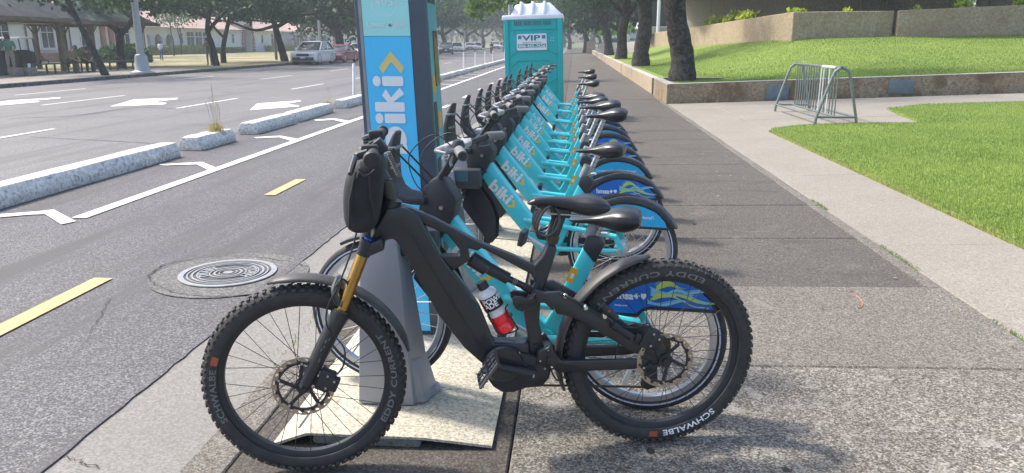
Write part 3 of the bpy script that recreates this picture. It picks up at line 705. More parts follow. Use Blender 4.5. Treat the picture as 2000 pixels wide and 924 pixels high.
# saddle, post, clamp
MB().tube([bpx(1070, 492), bpx(1098, 418)], .0165, 16).build('seat_post', frame_black, bike, smooth=True)
a_ = bpx(1079, 466); d_ = (bpx(1098, 418)-bpx(1070, 492)).normalized(); MB().tube([a_-d_*.012, a_+d_*.012], .022, 18).build('seat_clamp', M('clamp_bronze', (.07, .055, .04), .4, metal=.6), bike, smooth=True)
def saddle_mesh(top, bot, half):
    """lofted along its length: lists of (u,z) top line, bottom line and half widths"""
    mb = MB(); m = 14
    for (u, zt), (_, zb), h in zip(top, bot, half):
        for k in range(m):
            q = 2*math.pi*k/m; x = math.cos(q); y = math.sin(q)
            z = zt-(.10*(x*x))*(zt-zb)*2 if y >= -.01 else None
            sx = math.copysign(abs(x)**.8, x)
            zz = (zt+zb)/2+(zt-zb)/2*(math.copysign(abs(y)**.75, y))
            mb.v.append((u, sx*h, zz))
    n = len(top)
    for i in range(n-1):
        for k in range(m): k2 = (k+1) % m; mb.f.append((i*m+k, i*m+k2, (i+1)*m+k2, (i+1)*m+k))
    for i, sg in ((0, -1), (n-1, 1)):
        k0 = len(mb.v); ring = mb.v[i*m:(i+1)*m]; cz = sum(p[2] for p in ring)/m
        mb.v += [(p[0]+sg*.003, p[1]*.72, cz+(p[2]-cz)*.72) for p in ring]
        for k in range(m): k2 = (k+1) % m; mb.f.append((i*m+k, i*m+k2, k0+k2, k0+k))
        mb.f.append(tuple(k0+k for k in range(m)))
    return mb
tp = pz([(1032, 394), (1040, 385), (1065, 383.5), (1090, 383.5), (1118, 384), (1138, 380.5), (1156, 379), (1173, 383), (1185, 392)])
bt = pz([(1032, 399), (1040, 402), (1065, 404), (1090, 406), (1112, 414), (1130, 421), (1157, 420), (1173, 416), (1186, 408)])
MB_s = saddle_mesh(tp, [(tp[i][0], bt[i][1]) for i in range(9)], [.014, .023, .025, .027, .038, .060, .074, .076, .066])
sad = MB_s.build('saddle', leather, bike, smooth=True, sub=1)
rl = MB()
for s_ in (-.02, .02): rl.tube([(bpx(1045, 403).x, s_, bpx(1045, 403).z), (bpx(1075, 415).x, s_, bpx(1075, 415).z), (bpx(1125, 418).x, s_, bpx(1125, 418).z), (bpx(1150, 410).x, s_, bpx(1150, 410).z)], .0036, 6)
rl.build('saddle_rail', steel, sad, smooth=True)
a_ = bpx(1099, 415); MB().box(a_, (.05, .045, .028), rot=Matrix.Rotation(R(10), 3, 'Y')).build('seat_post_head', matte_black, bike, bevel=.005)
# cockpit: stem, bar, grips, levers
st0 = bpx(763, 398); 
MB().tube([st0, bpx(752, 352)], .024, 14).build('stem', frame_black, bike, smooth=True)
GN = bpx(727, 311, -.34); GC = Vector((GN.x+.005, 0, GN.z-.02))
bar = smoothpath([(GN.x, -.34, GN.z), (GN.x-.012, -.2, GN.z-.012), (GC.x-.03, -.05, GC.z-.03), (GC.x-.03, .05, GC.z-.03), (GN.x-.012, .2, GN.z-.012), (GN.x, .34, GN.z)], 5)
hb = MB().tube(bar, .0145, 12).build('handlebar', matte_black, bike, smooth=True)
MB().tube([bpx(752, 352), (GC.x-.03, 0, GC.z-.03)], .022, 12).build('stem_clamp', frame_black, bike, smooth=True)
for s_ in (-1, 1):
    gr = MB(); 
    for i in range(12): gr.lathe([(.0165, s_*.215+s_*i*.0105), (.018, s_*.218+s_*i*.0105), (.018, s_*.223+s_*i*.0105), (.0165, s_*.2255+s_*i*.0105)], 14, (GN.x-.004, 0, GN.z-.004), 'y')
    g_ = gr.build('grip', rubber, hb, smooth=True)
    MB().lathe([(.001, -.016*1), (.021, -.014), (.025, -.008), (.025, .006), (.019, .012)] if s_ < 0 else [(.018, -.010), (.021, .0), (.019, .012), (.001, .014)], 20, (GN.x, s_*.352, GN.z), 'y').build('bar_end', matte_black, hb, smooth=True)
    lv = MB(); a_ = Vector((GN.x-.02, s_*.21, GN.z)); tip = bpx(684, 340, -.33) if s_ < 0 else None
    if tip is None: tip = bpx(684, 340, -.33); tip.y = .33
    lv.tube(smoothpath([a_, a_+Vector((-.035, s_*.01, -.01)), (a_+tip)/2+Vector((-.012, 0, .012)), tip], 5), [.012]*5+[.010]*5+[.0085]*5+[.007], 8)
    lv.build('brake_lever', frame_black, hb, smooth=True)
    MB().box((GN.x-.015, s_*.19, GN.z+.004), (.05, .035, .035)).build('lever_clamp', matte_black, hb, bevel=.008)
disp = MB().box((GC.x+.005, -.06, GC.z+.02), (.03, .06, .045), rot=Matrix.Rotation(R(-35), 3, 'Y')).build('display', matte_black, hb, bevel=.006)
sp_ = MB(); c0 = bpx(758, 297, -.2); c1 = bpx(780, 345, -.12)
for i in range(60):
    pass
hel = [c0.lerp(c1, i/80)+Vector((math.cos(i*.9)*.007, math.sin(i*.9)*.007, 0)) for i in range(81)]
MB().tube(hel, .0025, 5).build('spiral_cable_wrap', M('cable_wrap', (.16, .16, .165), .45), bike, smooth=True)
def cable(pts, r=.0028, mat=None, parent=None, name='cable', n=6):
    return MB().tube(smoothpath(pts, n), r, 6).build(name, mat or cable_m, parent or bike, smooth=True)
cable([bpx(735, 318, -.2), bpx(728, 335, -.26), bpx(712, 343, -.26), bpx(700, 330, -.25)])
cable([bpx(700, 430, -.06), bpx(690, 480, -.085), bpx(660, 560, -.09), bpx(640, 600, -.092), bpx(640, 640, -.09), bpx(672, 680, -.088), bpx(668, 720, -.085), bpx(648, 735, -.075)])
cable([bpx(655, 560, -.085), bpx(668, 545, -.08), bpx(680, 560, -.075), bpx(666, 600, -.08)], .004)
cable([bpx(1095, 574, -.085), bpx(1150, 602, -.085), bpx(1200, 632, -.085), bpx(1240, 640, -.085), bpx(1265, 632, -.08), bpx(1274, 645, -.08)])
cable([bpx(1072, 712, -.05), bpx(1082, 735, -.05), bpx(1092, 743, -.05), bpx(1105, 733, -.05)])
cable([bpx(1200, 705, -.05), bpx(1208, 672, -.055), bpx(1212, 655, -.06)])
# rear light on the seat stay
rl_ = MB().tube([bpx(1176, 596, -.085), bpx(1204, 622, -.085)], .012, 10, flat=1).build('rear_light', matte_black, bike, smooth=True)
MB().box(bpx(1190, 608, -.098), (.010, .002, .006)).build('light_strip', letter_orange, rl_)
MB().tube([bpx(1196, 634, -.085), bpx(1232, 658, -.085)], .013, 10).build('stay_sensor', matte_black, bike, smooth=True)
for x, y in ((1143, 600), (1180, 617)):
    a_ = bpx(x, y, -.085); MB().lathe([(.002, -.012), (.007, -.012), (.009, -.006), (.009, .004)], 12, (a_.x, a_.y, a_.z), 'y').build('bolt', silver, bike, smooth=True)
# bottle cage
cg = MB()
for v in (-.034, .034):
    cg.tube(smoothpath([bpx(950, 605, v), bpx(966, 640, v), bpx(976, 652, v), bpx(990, 652, v), bpx(1010, 644, v), bpx(1008, 636, v), bpx(988, 606, v), bpx(992, 594, v)], 4), .003, 6)
cg.build('bottle_cage', matte_black, bike, smooth=True)
# ------------------------------------------------------------------ things carried by the bike
bag_m = M('bag_fabric', (.017, .018, .022), .75, var=.3, scale=18, bmp=1.0, bscale=28)
bagr = thing('handlebar_bag', 'black fabric handlebar bag hanging in front of the mountain bike', 'bag', MP.o, MP.yaw)
px = [(700, 305), (745, 300), (752, 330), (748, 380), (742, 430), (733, 450), (710, 459), (684, 457), (671, 446), (667, 420), (667, 375), (674, 340)]
bm_ = MB(); cu = [MP(x, y, -.10) for x, y in px]; cen = sum((Vector((p.x, 0, p.z)) for p in cu), Vector())/len(cu); nv = 9
for i in range(nv):
    t = -1+2*i/(nv-1); e = (1-abs(t)**5*.42)
    for p in cu: bm_.v.append((cen.x+(p.x-cen.x)*e, t*.135, cen.z+(p.z-cen.z)*(e*.25+.75)))
np_ = len(cu)
for i in range(nv-1):
    for k in range(np_): k2 = (k+1) % np_; bm_.f.append((i*np_+k, i*np_+k2, (i+1)*np_+k2, (i+1)*np_+k))
bm_.f.append(tuple(range(np_))); bm_.f.append(tuple((nv-1)*np_+k for k in range(np_)))
bag_o = bm_.build('bag_body', bag_m, bagr, smooth=True, sub=1)
fold = MB()
for a, b in (((695, 335), (682, 445)), ((722, 345), (735, 430))):
    p, q = MP(*a, -.137), MP(*b, -.137); fold.tube([p, p.lerp(q, .5)+Vector((-.006, -.004, 0)), q], [.003, .006, .003], 6)
fold.build('seam', bag_m, bagr, smooth=True)
for v in (-.07, .07):
    MB().tube(smoothpath([(cen.x+.02, v, cen.z+.13), (GC.x-.05, v, GC.z), (GC.x-.01, v, GC.z+.02), (cen.x+.06, v, cen.z+.11)], 4), .010, 6, flat=.4).build('strap', bag_m, bagr, smooth=True)
# bottle
bot = thing('drink_bottle', 'plastic drink bottle half full of red liquid in the mountain bike cage', 'bottle', MP.o, MP.yaw)
axis0, axis1 = bpx(990, 645), bpx(942, 556); ax = (axis1-axis0); hgt = ax.length; axn = ax.normalized()
side = Vector((0, 1, 0)); oth = axn.cross(side)
mt = Matrix((oth, side, axn)).transposed().to_4x4(); mt.translation = axis0
liq = M('red_drink', (.85, .025, .035), .12, var=.05, spec=.6); cap_m = matte_black
clear = M('clear_plastic', (.62, .60, .60), .12, var=.1, scale=40, spec=.6); MATS['clear_plastic'] = clear
lab_m = M('label_black', (.015, .015, .018), .35)
k_ = hgt
body = MB().lathe([(.001, .37*k_), (.036, .37*k_), (.037, .42*k_), (.033, .46*k_), (.035, .52*k_), (.035, .80*k_), (.030, .86*k_), (.017, .92*k_), (.015, .95*k_)], 28).xf(mt).build('bottle_body', clear, bot, smooth=True)
MB().lathe([(.001, 0), (.030, 0), (.036, .03*k_), (.037, .15*k_), (.033, .20*k_), (.036, .25*k_), (.037, .36*k_), (.037, .385*k_), (.001, .385*k_)], 28).xf(mt).build('liquid', liq, bot, smooth=True)
MB().lathe([(.0358, .52*k_), (.0358, .78*k_)], 28).xf(mt).build('label_band', lab_m, bot, smooth=True)
cp_ = MB().lathe([(.0185, .92*k_), (.0185, 1.04*k_), (.016, 1.06*k_), (.001, 1.06*k_)], 24).xf(mt).build('cap', cap_m, bot, smooth=True)
def cyl_text(body_, z, size, mid, name='lettering', mat=letter_white, bold=.03):
    def f(x, y):
        a = (x-mid)/.0362; return mt @ Vector((-math.sin(a)*.0362*1, -math.cos(a)*.0362, z+y))
    return lettering(name, body_, (0, 0, 0), (1, 0, 0), (0, 0, 1), size, mat, bot, bold=bold, warp=f)
cyl_text('POWER', .665*k_, .026, .030); cyl_text('ADE', .575*k_, .026, .030)
mb = MB()
for i in range(4):
    a0, a1 = -1.35+i*.12, -1.35+(i+1)*.12; mb.poly([mt @ Vector((-math.sin(a)*.0361, -math.cos(a)*.0361, z)) for a, z in ((a0, .53*k_), (a1, .53*k_), (a1, .77*k_), (a0, .77*k_))])
mb.build('label_stripe', M('label_red', (.45, .02, .05), .35), bot)
# coiled cable lock
lock = thing('cable_lock', 'coiled black cable lock hanging under the mountain bike saddle', 'lock', MP.o, MP.yaw)
lk = MB(); c0 = bpx(1066, 428); rr = random.Random(8)
for j in range(5):
    a0 = rr.uniform(0, 6); tilt = R(rr.uniform(-25, 25)); rx, rz_ = .040+rr.uniform(-.006, .006), .052+rr.uniform(-.006, .006); off = Vector((rr.uniform(-.008, .008), -.01+j*.012-.024, rr.uniform(-.008, .006)))
    pth = []
    for i in range(24):
        q = 2*math.pi*i/24; p = Vector((rx*math.cos(q), .010*math.sin(q+a0), rz_*math.sin(q))); p.rotate(Matrix.Rotation(tilt, 3, 'Z')); p.rotate(Matrix.Rotation(R(18), 3, 'Y')); pth.append(c0+off+p)
    lk.tube(pth, .0052, 7, closed=True)
lk.build('coil', M('cable_cover', (.03, .03, .033), .25, spec=.6), lock, smooth=True)
MB().tube([bpx(1036, 446, -.02), bpx(1048, 452, -.02), bpx(1056, 440, -.02)], [.012, .010, .008], 10).build('lock_barrel', silver, lock, smooth=True)
MB().tube(smoothpath([bpx(1050, 450, -.02), bpx(1050, 460, -.02), bpx(1060, 466, -.02), bpx(1066, 465, -.02)], 4), .0055, 8).build('cable_end', cable_m, lock, smooth=True)
# ================================================================== SHARE BIKES IN THE DOCKS
turq = M('bike_turquoise', (.065, .60, .66), .32, var=.04, scale=6, spec=.5, coat=.3)
pl_black = M('share_plastic_black', (.030, .032, .038), .48, var=.2, scale=20, bmp=.05)
pl_grey = M('share_plastic_grey', (.24, .25, .26), .5, var=.15, scale=20)
band_m = M('share_mudguard', (.040, .042, .048), .42, var=.15, scale=15)
rim_m = M('share_rim', (.58, .60, .64), .32, metal=.85, var=.05)
stripe_m = M('reflective_stripe', (.55, .62, .78), .4, var=.03)
grip_m = M('share_grip', (.17, .17, .175), .7, var=.2, scale=60, bmp=.5, bscale=500)
sticker_y = M('sticker_yellow', (.75, .45, .03), .5, var=.05)
yellow_l = M('logo_yellow', (.80, .58, .06), .5, var=.03)
panel_blue = M('panel_blue', (.018, .15, .56), .4, var=.05, scale=4)
panel_cyan = M('panel_cyan', (.025, .38, .68), .4, var=.05, scale=4)
flame_a = M('flame_lime', (.48, .62, .12), .5, var=.1, scale=12)
flame_b = M('flame_sky', (.22, .55, .75), .5, var=.1, scale=12)
black_tick = M('tick_black', (.02, .02, .02), .6)
reflector_w = M('reflector_white', (.75, .76, .78), .35)
BF, BR_, BW = (.02, .362), .310, (1.105, .337)
def share_wheel(root, c, nsp=28):
    prof = []
    for i in range(11):
        a = R(-125+250*i/10); prof.append((BR_-.023+.023*math.cos(a), .021*math.sin(a)))
    w = MB().lathe(prof, 48, (c[0], 0, c[1]), 'y', closed=True).build('wheel', rubber, root, smooth=True, ang=60)
    sm = MB()
    for s_ in (-1, 1): sm.lathe([(BR_-.030, s_*.0222), (BR_-.024, s_*.0226)], 48, (c[0], 0, c[1]), 'y')
    sm.f = [f for f in sm.f if len(f) == 4]; sm.build('reflective_stripe', stripe_m, w, smooth=True)
    ri = BR_-.046
    MB().lathe([(ri+.008, -.014), (ri-.012, -.013), (ri-.018, -.008), (ri-.018, .008), (ri-.012, .013), (ri+.008, .014)], 48, (c[0], 0, c[1]), 'y', closed=True).build('rim', rim_m, w, smooth=True)
    MB().lathe([(.010, -.055), (.038, -.045), (.040, -.02), (.040, .02), (.038, .045), (.010, .055)], 20, (c[0], 0, c[1]), 'y').build('hub', rim_m, w, smooth=True)
    sp = MB()
    for i in range(nsp):
        s_ = -1 if i % 2 == 0 else 1; a = 2*math.pi*i/nsp; off = (1 if (i//2) % 2 == 0 else -1)*R(50)
        sp.tube([(c[0]+.036*math.cos(a+off), s_*.03, c[1]+.036*math.sin(a+off)), (c[0]+(ri-.014)*math.cos(a), s_*.002, c[1]+(ri-.014)*math.sin(a))], .0013, 4)
    s = sp.build('spoke', steel, w); s['kind'] = 'stuff'
    for q in (70, 250): MB().box((c[0]+.17*math.cos(R(q)), -.012, c[1]+.17*math.sin(R(q))), (.018, .006, .10), rot=Matrix.Rotation(R(90-q), 3, 'Y')).build('wheel_reflector', reflector_w, w, bevel=.003)
    return w
def flame(parent, mats):
    """long curling tongues on the rear panel"""
    rr = random.Random(4); A, B = [], []
    for k, (x0, z0, L, h, bend) in enumerate(((1.14, .55, .14, .020, .020), (1.12, .535, .22, .022, -.012), (1.13, .515, .23, .020, .014), (1.11, .495, .15, .016, -.010), (1.15, .565, .10, .014, .010), (1.17, .525, .17, .012, .022), (1.12, .505, .20, .010, .020))):
        top, bot = [], []
        for i in range(11):
            t = i/10; x = x0+L*t; y = z0+bend*math.sin(t*5.2); w = h*1.5*(1-t)**.8*(.62+.38*math.sin(t*8+k))*.5+.0006
            top.append((x, y+w)); bot.append((x, y-w))
        (A if k % 2 == 0 else B).append(top+bot[::-1])
        if k < 4: B.append([(p[0]-.006, p[1]+.004) for p in top]+[(p[0]-.006, p[1]+.001) for p in top[::-1]])
    def quads(polys):
        o = []
        for p in polys:
            n = len(p)//2
            for i in range(n-1): o.append([p[i], p[i+1], p[2*n-2-i], p[2*n-1-i]])
        return o
    place_polys('flame_print', quads(B), (0, -.0468, 0), (1, 0, 0), (0, 0, 1), 1, 1, mats[1], parent, lift=.0010)
    place_polys('flame_print', quads(A), (0, -.0468, 0), (1, 0, 0), (0, 0, 1), 1, 1, mats[0], parent, lift=.0024)
def make_share_bike(kind):
    t = thing('share_bicycle', 'x', 'bicycle')
    share_wheel(t, BF); share_wheel(t, BW)
    # fork and front skirt
    fk2 = MB()
    for s_ in (-1, 1): fk2.tube([(.255, s_*.045, .74), (.13, s_*.05, .52), (BF[0], s_*.055, BF[1])], [.022, .019, .014], 10)
    fk2.build('fork', pl_black, t, smooth=True)
    for s_ in (-1, 1):
        MB().prism([(.215, .675), (.27, .655), (.345, .56), (.382, .466), (.378, .35), (.335, .300), (.305, .36), (.176, .525)], s_*.034-.003, s_*.034+.003).build('wheel_skirt', pl_black, t, bevel=.002, seg=1)
    gd = MB(); n = 14
    out = arc(BF, BR_+.022, 30, 118, n); inn = arc(BF, BR_+.010, 30, 118, n)
    gd.prism([(p[0], p[2]) for p in out]+[(p[0], p[2]) for p in inn[::-1]], -.034, .034); gd.build('front_mudguard', band_m, t, smooth=True)
    # head block
    hb_ = MB().prism([(.225, .87), (.236, .905), (.28, .945), (.318, .93), (.363, .868), (.368, .85), (.352, .786), (.30, .700), (.26, .66), (.222, .70), (.205, .80)], -.052, .052).build('head_cover', pl_black, t, bevel=.012)
    a = (.305, -.054, .825); MB().lathe([(.004, -.004), (.008, -.004), (.010, 0), (.010, .004)], 14, a, 'y').build('bolt', steel, hb_, smooth=True)
    # down tube
    dt = MB().prism([(.262, .712), (.300, .695), (.45, .495), (.62, .305), (.665, .275), (.74, .275), (.755, .33), (.60, .475), (.345, .79), (.312, .80)], -.036, .036).build('down_tube', turq, t, bevel=.012)
    W, Yy, wid = word_logo(); ang = -41; xd = (math.cos(R(ang)), 0, math.sin(R(ang))); yd = (-math.sin(R(ang)), 0, math.cos(R(ang)))
    place_polys('word_print', W, (.336, -.0362, .646), xd, yd, .0735, .066, letter_white, dt, lift=.0012)
    place_polys('arrow_print', Yy, (.336, -.0362, .646), xd, yd, .0735, .066, yellow_l, dt, lift=.0012)
    MB().lathe([(.003, -.004), (.007, -.004), (.009, .002)], 12, (.318, -.038, .735), 'y').build('bolt', black_tick, dt)
    # seat tube, collar
    stb = MB().prism([(.672, .30), (.69, .275), (.752, .275), (.765, .33), (.905, .628), (.857, .688), (.83, .63), (.745, .43)], -.027, .027).build('seat_tube', turq, t, bevel=.011)
    MB().box((.818, -.0275, .575), (.030, .0016, .062), rot=Matrix.Rotation(R(22), 3, 'Y')).build('sticker', sticker_y, stb)
    MB().box((.818, -.0285, .572), (.014, .0016, .022), rot=Matrix.Rotation(R(22), 3, 'Y')).build('sticker_patch', letter_white, stb)
    MB().prism([(.854, .684), (.872, .737), (.916, .732), (.940, .704), (.906, .626)], -.031, .031).build('seat_collar', pl_black, t, bevel=.009)
    cl = MB().tube([(.876, 0, .722), (.905, 0, .79)], .024, 14); cl.build('post_clamp', pl_grey, t, smooth=True)
    MB().tube([(.93, -.03, .75), (.955, -.05, .755)], .008, 8).build('clamp_lever', silver, t, smooth=True)
    # seat assembly (moved up or down per bike)
    ax_ = Vector((.378, 0, .926))
    p1 = Vector((.925, 0, .775)); post = MB().tube([p1-ax_*.32, p1], .0155, 14).build('seat_post', silver, t, smooth=True)
    tk = MB()
    for i in range(10):
        p = p1-ax_*(.02+.026*i); tk.tube([p+Vector((0, 0, 0))-ax_*.0011, p+ax_*.0011], .0159, 12)
    tk.build('height_mark', black_tick, post)
    MB().box(p1+Vector((.015, 0, .004)), (.08, .045, .022)).build('saddle_clamp', silver, post, bevel=.005)
    tp_ = [(.800, .795), (.815, .800), (.86, .806), (.90, .813), (.94, .828), (.975, .844), (1.01, .850), (1.048, .846), (1.070, .830)]
    bt_ = [(.800, .786), (.815, .779), (.86, .778), (.90, .778), (.94, .766), (.975, .755), (1.01, .750), (1.048, .762), (1.072, .778)]
    saddle_mesh(tp_, bt_, [.018, .028, .031, .036, .054, .078, .092, .094, .082]).build('saddle', leather, post, smooth=True, sub=1)
    # hoop rails, stays
    hp = MB(); path = [(1.085, -.070, .415), (.95, -.066, .432), (.778, -.060, .450), (.60, -.054, .465), (.56, -.040, .469), (.548, 0, .470), (.56, .040, .469), (.60, .054, .465), (.778, .060, .450), (.95, .066, .432), (1.085, .070, .415)]
    hp.tube(path, .0150, 10); hp.build('hoop_rail', turq, t, smooth=True)
    for s_ in (-1, 1):
        MB().tube([(.70, s_*.045, .315), (.90, s_*.062, .325), (1.10, s_*.072, .337)], .0135, 10).build('chain_stay', turq, t, smooth=True)
        MB().prism([(1.06, .425), (1.095, .42), (1.13, .35), (1.125, .315), (1.085, .318), (1.09, .36)], s_*.072-.006, s_*.072+.006).build('dropout', turq, t, bevel=.004)
        MB().lathe([(.010, -.008), (.016, -.006), (.016, .006)], 14, (BW[0], s_*.080, BW[1]), 'y').build('axle_nut', silver, t, smooth=True)
    MB().lathe([(.02, -.05), (.045, -.045), (.045, .045), (.02, .05)], 24, (.715, 0, .305), 'y').build('bottom_bracket', turq, t, smooth=True)
    ck = MB().tube([(.715, -.075, .305), (.60, -.085, .375), (.575, -.086, .39)], [.016, .011, .012], 10).build('crank_arm', silver, t, smooth=True)
    MB().box((.575, -.14, .39), (.03, .10, .085), rot=Matrix.Rotation(R(12), 3, 'Y')).build('pedal', pl_black, t, bevel=.006)
    MB().tube([(.715, .075, .305), (.83, .085, .235), (.855, .086, .22)], [.016, .011, .012], 10).build('crank_arm', silver, t, smooth=True)
    MB().box((.855, .14, .22), (.085, .10, .028)).build('pedal', pl_black, t, bevel=.006)
    MB().prism([(.66, .30), (.69, .255), (.75, .25), (1.09, .30), (1.13, .33), (1.09, .365), (.75, .37), (.68, .35)], .050, .066).build('chain_case', pl_black, t, bevel=.006)
    # rear mudguard and printed panels
    outb = [(.905, .50), (.933, .545), (.975, .582), (1.026, .613), (1.08, .630), (1.128, .637), (1.18, .634), (1.231, .622), (1.28, .604), (1.318, .582), (1.371, .527), (1.410, .468)]
    inb = [(.922, .485), (.945, .512), (.985, .545), (1.03, .570), (1.08, .588), (1.128, .593), (1.18, .591), (1.225, .583), (1.265, .568), (1.295, .552), (1.340, .510), (1.372, .474)]
    MB().prism(outb+inb[::-1], -.043, .043).build('rear_mudguard', band_m, t, bevel=.012)
    base = inb+[(1.38, .464), (1.12, .462), (1.093, .452), (1.075, .428), (.99, .43), (.93, .455)]
    cenb = Vector((1.15, .52))
    for s_ in (-1, 1):
        pnl = MB().prism(base, s_*.042-.003, s_*.042+.003).build('skirt_guard', pl_black, t)
        if s_ < 0:
            ins = inb[:-1]+[(1.352, .478), (1.12, .476), (1.088, .464), (1.068, .443), (.99, .443), (.945, .462)]
            pr = MB().prism(ins, -.0466, -.0452).build('printed_panel', panel_blue if kind == 'hmsa' else panel_cyan, pnl)
            if kind == 'hmsa':
                flame(pr, (flame_a, flame_b))
                lettering('lettering', 'hmsa', (.972, -.0468, .500), (1, 0, 0), (0, 0, 1), .040, letter_white, pr, bold=.04)
                lettering('lettering', 'hmsa.com', (.985, -.0468, .470), (1, 0, 0), (0, 0, 1), .012, letter_white, pr, bold=.02)
                place_polys('health_emblem', [[(1.064, .503), (1.072, .503), (1.072, .525), (1.064, .525)], [(1.057, .510), (1.079, .510), (1.079, .518), (1.057, .518)], [(1.084, .525), (1.104, .525), (1.104, .512), (1.094, .501), (1.084, .512)]], (0, -.0468, 0), (1, 0, 0), (0, 0, 1), 1, 1, letter_white, pr)
                lettering('lettering', 'GoBiki.org', (1.30, -.0468, .482), (1, 0, 0), (0, 0, 1), .008, letter_white, pr)
            else:
                lettering('lettering', 'Creating a', (.985, -.0468, .520), (1, 0, 0), (0, 0, 1), .022, letter_white, pr, bold=.015)
                lettering('lettering', 'healthier', (1.088, -.0468, .518), (1, 0, 0), (0, 0, 1), .034, letter_white, pr, shear=.35)
                lettering('lettering', "Hawai'i", (1.21, -.0468, .520), (1, 0, 0), (0, 0, 1), .024, letter_white, pr, bold=.015)
                lettering('lettering', 'GoBiki.org', (1.13, -.0468, .488), (1, 0, 0), (0, 0, 1), .020, letter_white, pr)
    # basket: tray, upright tongue, cords
    J = [(.245, .850, .075), (.19, .850, .075), (.14, .858, .075), (.108, .882, .074), (.092, .925, .072), (.090, .985, .065), (.098, 1.045, .046), (.114, 1.095, .036), (.122, 1.114, .024)]
    jb = MB(); th = .014
    for i, (u, z, h) in enumerate(J):
        a = J[max(i-1, 0)]; b = J[min(i+1, len(J)-1)]; tx, tz = b[0]-a[0], b[1]-a[1]; l = math.hypot(tx, tz); nx_, nz_ = -tz/l, tx/l
        e = th*(1.0 if i < 7 else .6)
        for s_, w_ in ((1, -1), (1, 1), (-1, 1), (-1, -1)): jb.v.append((u+nx_*e*s_, w_*h, z+nz_*e*s_))
    for i in range(len(J)-1):
        for k in range(4): k2 = (k+1) % 4; jb.f.append((i*4+k, i*4+k2, (i+1)*4+k2, (i+1)*4+k))
    jb.f.append((0, 1, 2, 3)); jb.f.append(tuple((len(J)-1)*4+k for k in (3, 2, 1, 0)))
    bk = jb.build('basket_bracket', pl_black, t, bevel=.006)
    for v in (-.06, .06):
        MB().tube([(.115, v*.8, 1.05), (.262, v*.7, .905)], .0042, 6).build('bungee_cord', cable_m, t, smooth=True)
    for z in (.975, 1.05): MB().box((.092+(z-.975)*.18, 0, z), (.036, .115 if z < 1 else .095, .012)).build('bracket_clip', pl_grey, bk, bevel=.003)
    # handlebar
    for v in (-.035, .035): MB().tube([(.262, v, .885), (.355, v, 1.03)], .0125, 10).build('handlebar_strut', pl_black, t, smooth=True)
    hbp = smoothpath([(.462, -.30, 1.068), (.425, -.22, 1.072), (.37, -.12, 1.055), (.355, 0, 1.045), (.37, .12, 1.055), (.425, .22, 1.072), (.462, .30, 1.068)], 5)
    hbo = MB().tube(hbp, .013, 10).build('handlebar', pl_black, t, smooth=True)
    cv = MB().prism([(.285, 1.045), (.295, 1.062), (.36, 1.082), (.40, 1.075), (.395, 1.05), (.33, 1.035)], -.085, .085).build('bar_cover', M('bar_cover_grey', (.34, .345, .35), .4, var=.5, scale=60), t, bevel=.008)
    MB().tube([(.30, -.088, 1.052), (.335, -.088, 1.045), (.325, -.088, 1.02)], .0045, 6).build('cover_trim', letter_white, t, smooth=True)
    for s_ in (-1, 1):
        gp_ = MB(); a, b = Vector((.425, s_*.215, 1.074)), Vector((.466, s_*.315, 1.068)); n = 15
        gp_.tube([a.lerp(b, i/n) for i in range(n+1)], [.019 if i % 2 else .0175 for i in range(n+1)], 14); gp_.build('grip', grip_m, hbo, smooth=True)
        MB().tube([b, b+(b-a).normalized()*.004], .015, 14).build('grip_end', pl_black, hbo)
        MB().tube(smoothpath([(.40, s_*.17, 1.06), (.39, s_*.20, 1.03), (.42, s_*.29, 1.025)], 4), .006, 6).build('brake_lever', pl_black, hbo, smooth=True)
    MB().lathe([(.024, 0), (.024, .012), (.018, .026), (.004, .032)], 16, (.405, -.15, 1.075)).build('bell', pl_black, t, smooth=True)
    for v, dz in ((-.10, .035), (.08, .02)):
        cable([(.38, v, 1.06), (.30, v*1.1, 1.08+dz), (.20, v, 1.02+dz*.5), (.20, v*.6, .93), (.255, v*.5, .86)], .0022, parent=t)
    return t
protoA = make_share_bike('hmsa'); protoB = make_share_bike('hawaii')
CHILD = {}
for o_ in bpy.data.objects:
    if o_.parent: CHILD.setdefault(o_.parent.name, []).append(o_)
def cp(o, parent=None):
    c = o.copy(); col.objects.link(c); c.parent = parent
    for ch in CHILD.get(o.name, ()): cp(ch, c)
    return c
PITCH, BX, BY = .705, -.80, 2.98
bikes = ((0, -7, 'A', .00, 'turquoise share bike with flame-print rear panel standing right behind the black mountain bike'),
         (2, -12, 'B', .085, 'turquoise share bike with cyan rear panel, first in the row past the kiosk'),
         (3, -6.5, 'A', .215, 'turquoise share bike with flame rear panel, second in the row past the kiosk'),
         (4, -4.5, 'B', .21, 'turquoise share bike with cyan slogan panel, third in the row past the kiosk'),
         (5, -6, 'A', .15, 'turquoise share bike with flame panel, fourth in the row past the kiosk'),
         (6, -2, 'A', .13, 'turquoise share bike with flame panel, fifth in the row past the kiosk'),
         (7, -6, 'B', .12, 'turquoise share bike with cyan panel, sixth in the row past the kiosk'),
         (8, -5, 'A', .08, 'turquoise share bike, seventh in the row past the kiosk, beside an empty dock'),
         (10.05, -6, 'B', .15, 'turquoise share bike between two empty docks, third from the portable toilet'),
         (12.1, -5, 'A', .17, 'turquoise share bike, second in the row from the portable toilet'),
         (14.0, -7, 'B', .20, 'turquoise share bike docked nearest to the portable toilet'))
ua = ub = False; jr = random.Random(14); ax_ = Vector((.378, 0, .926))
slots_used = {}
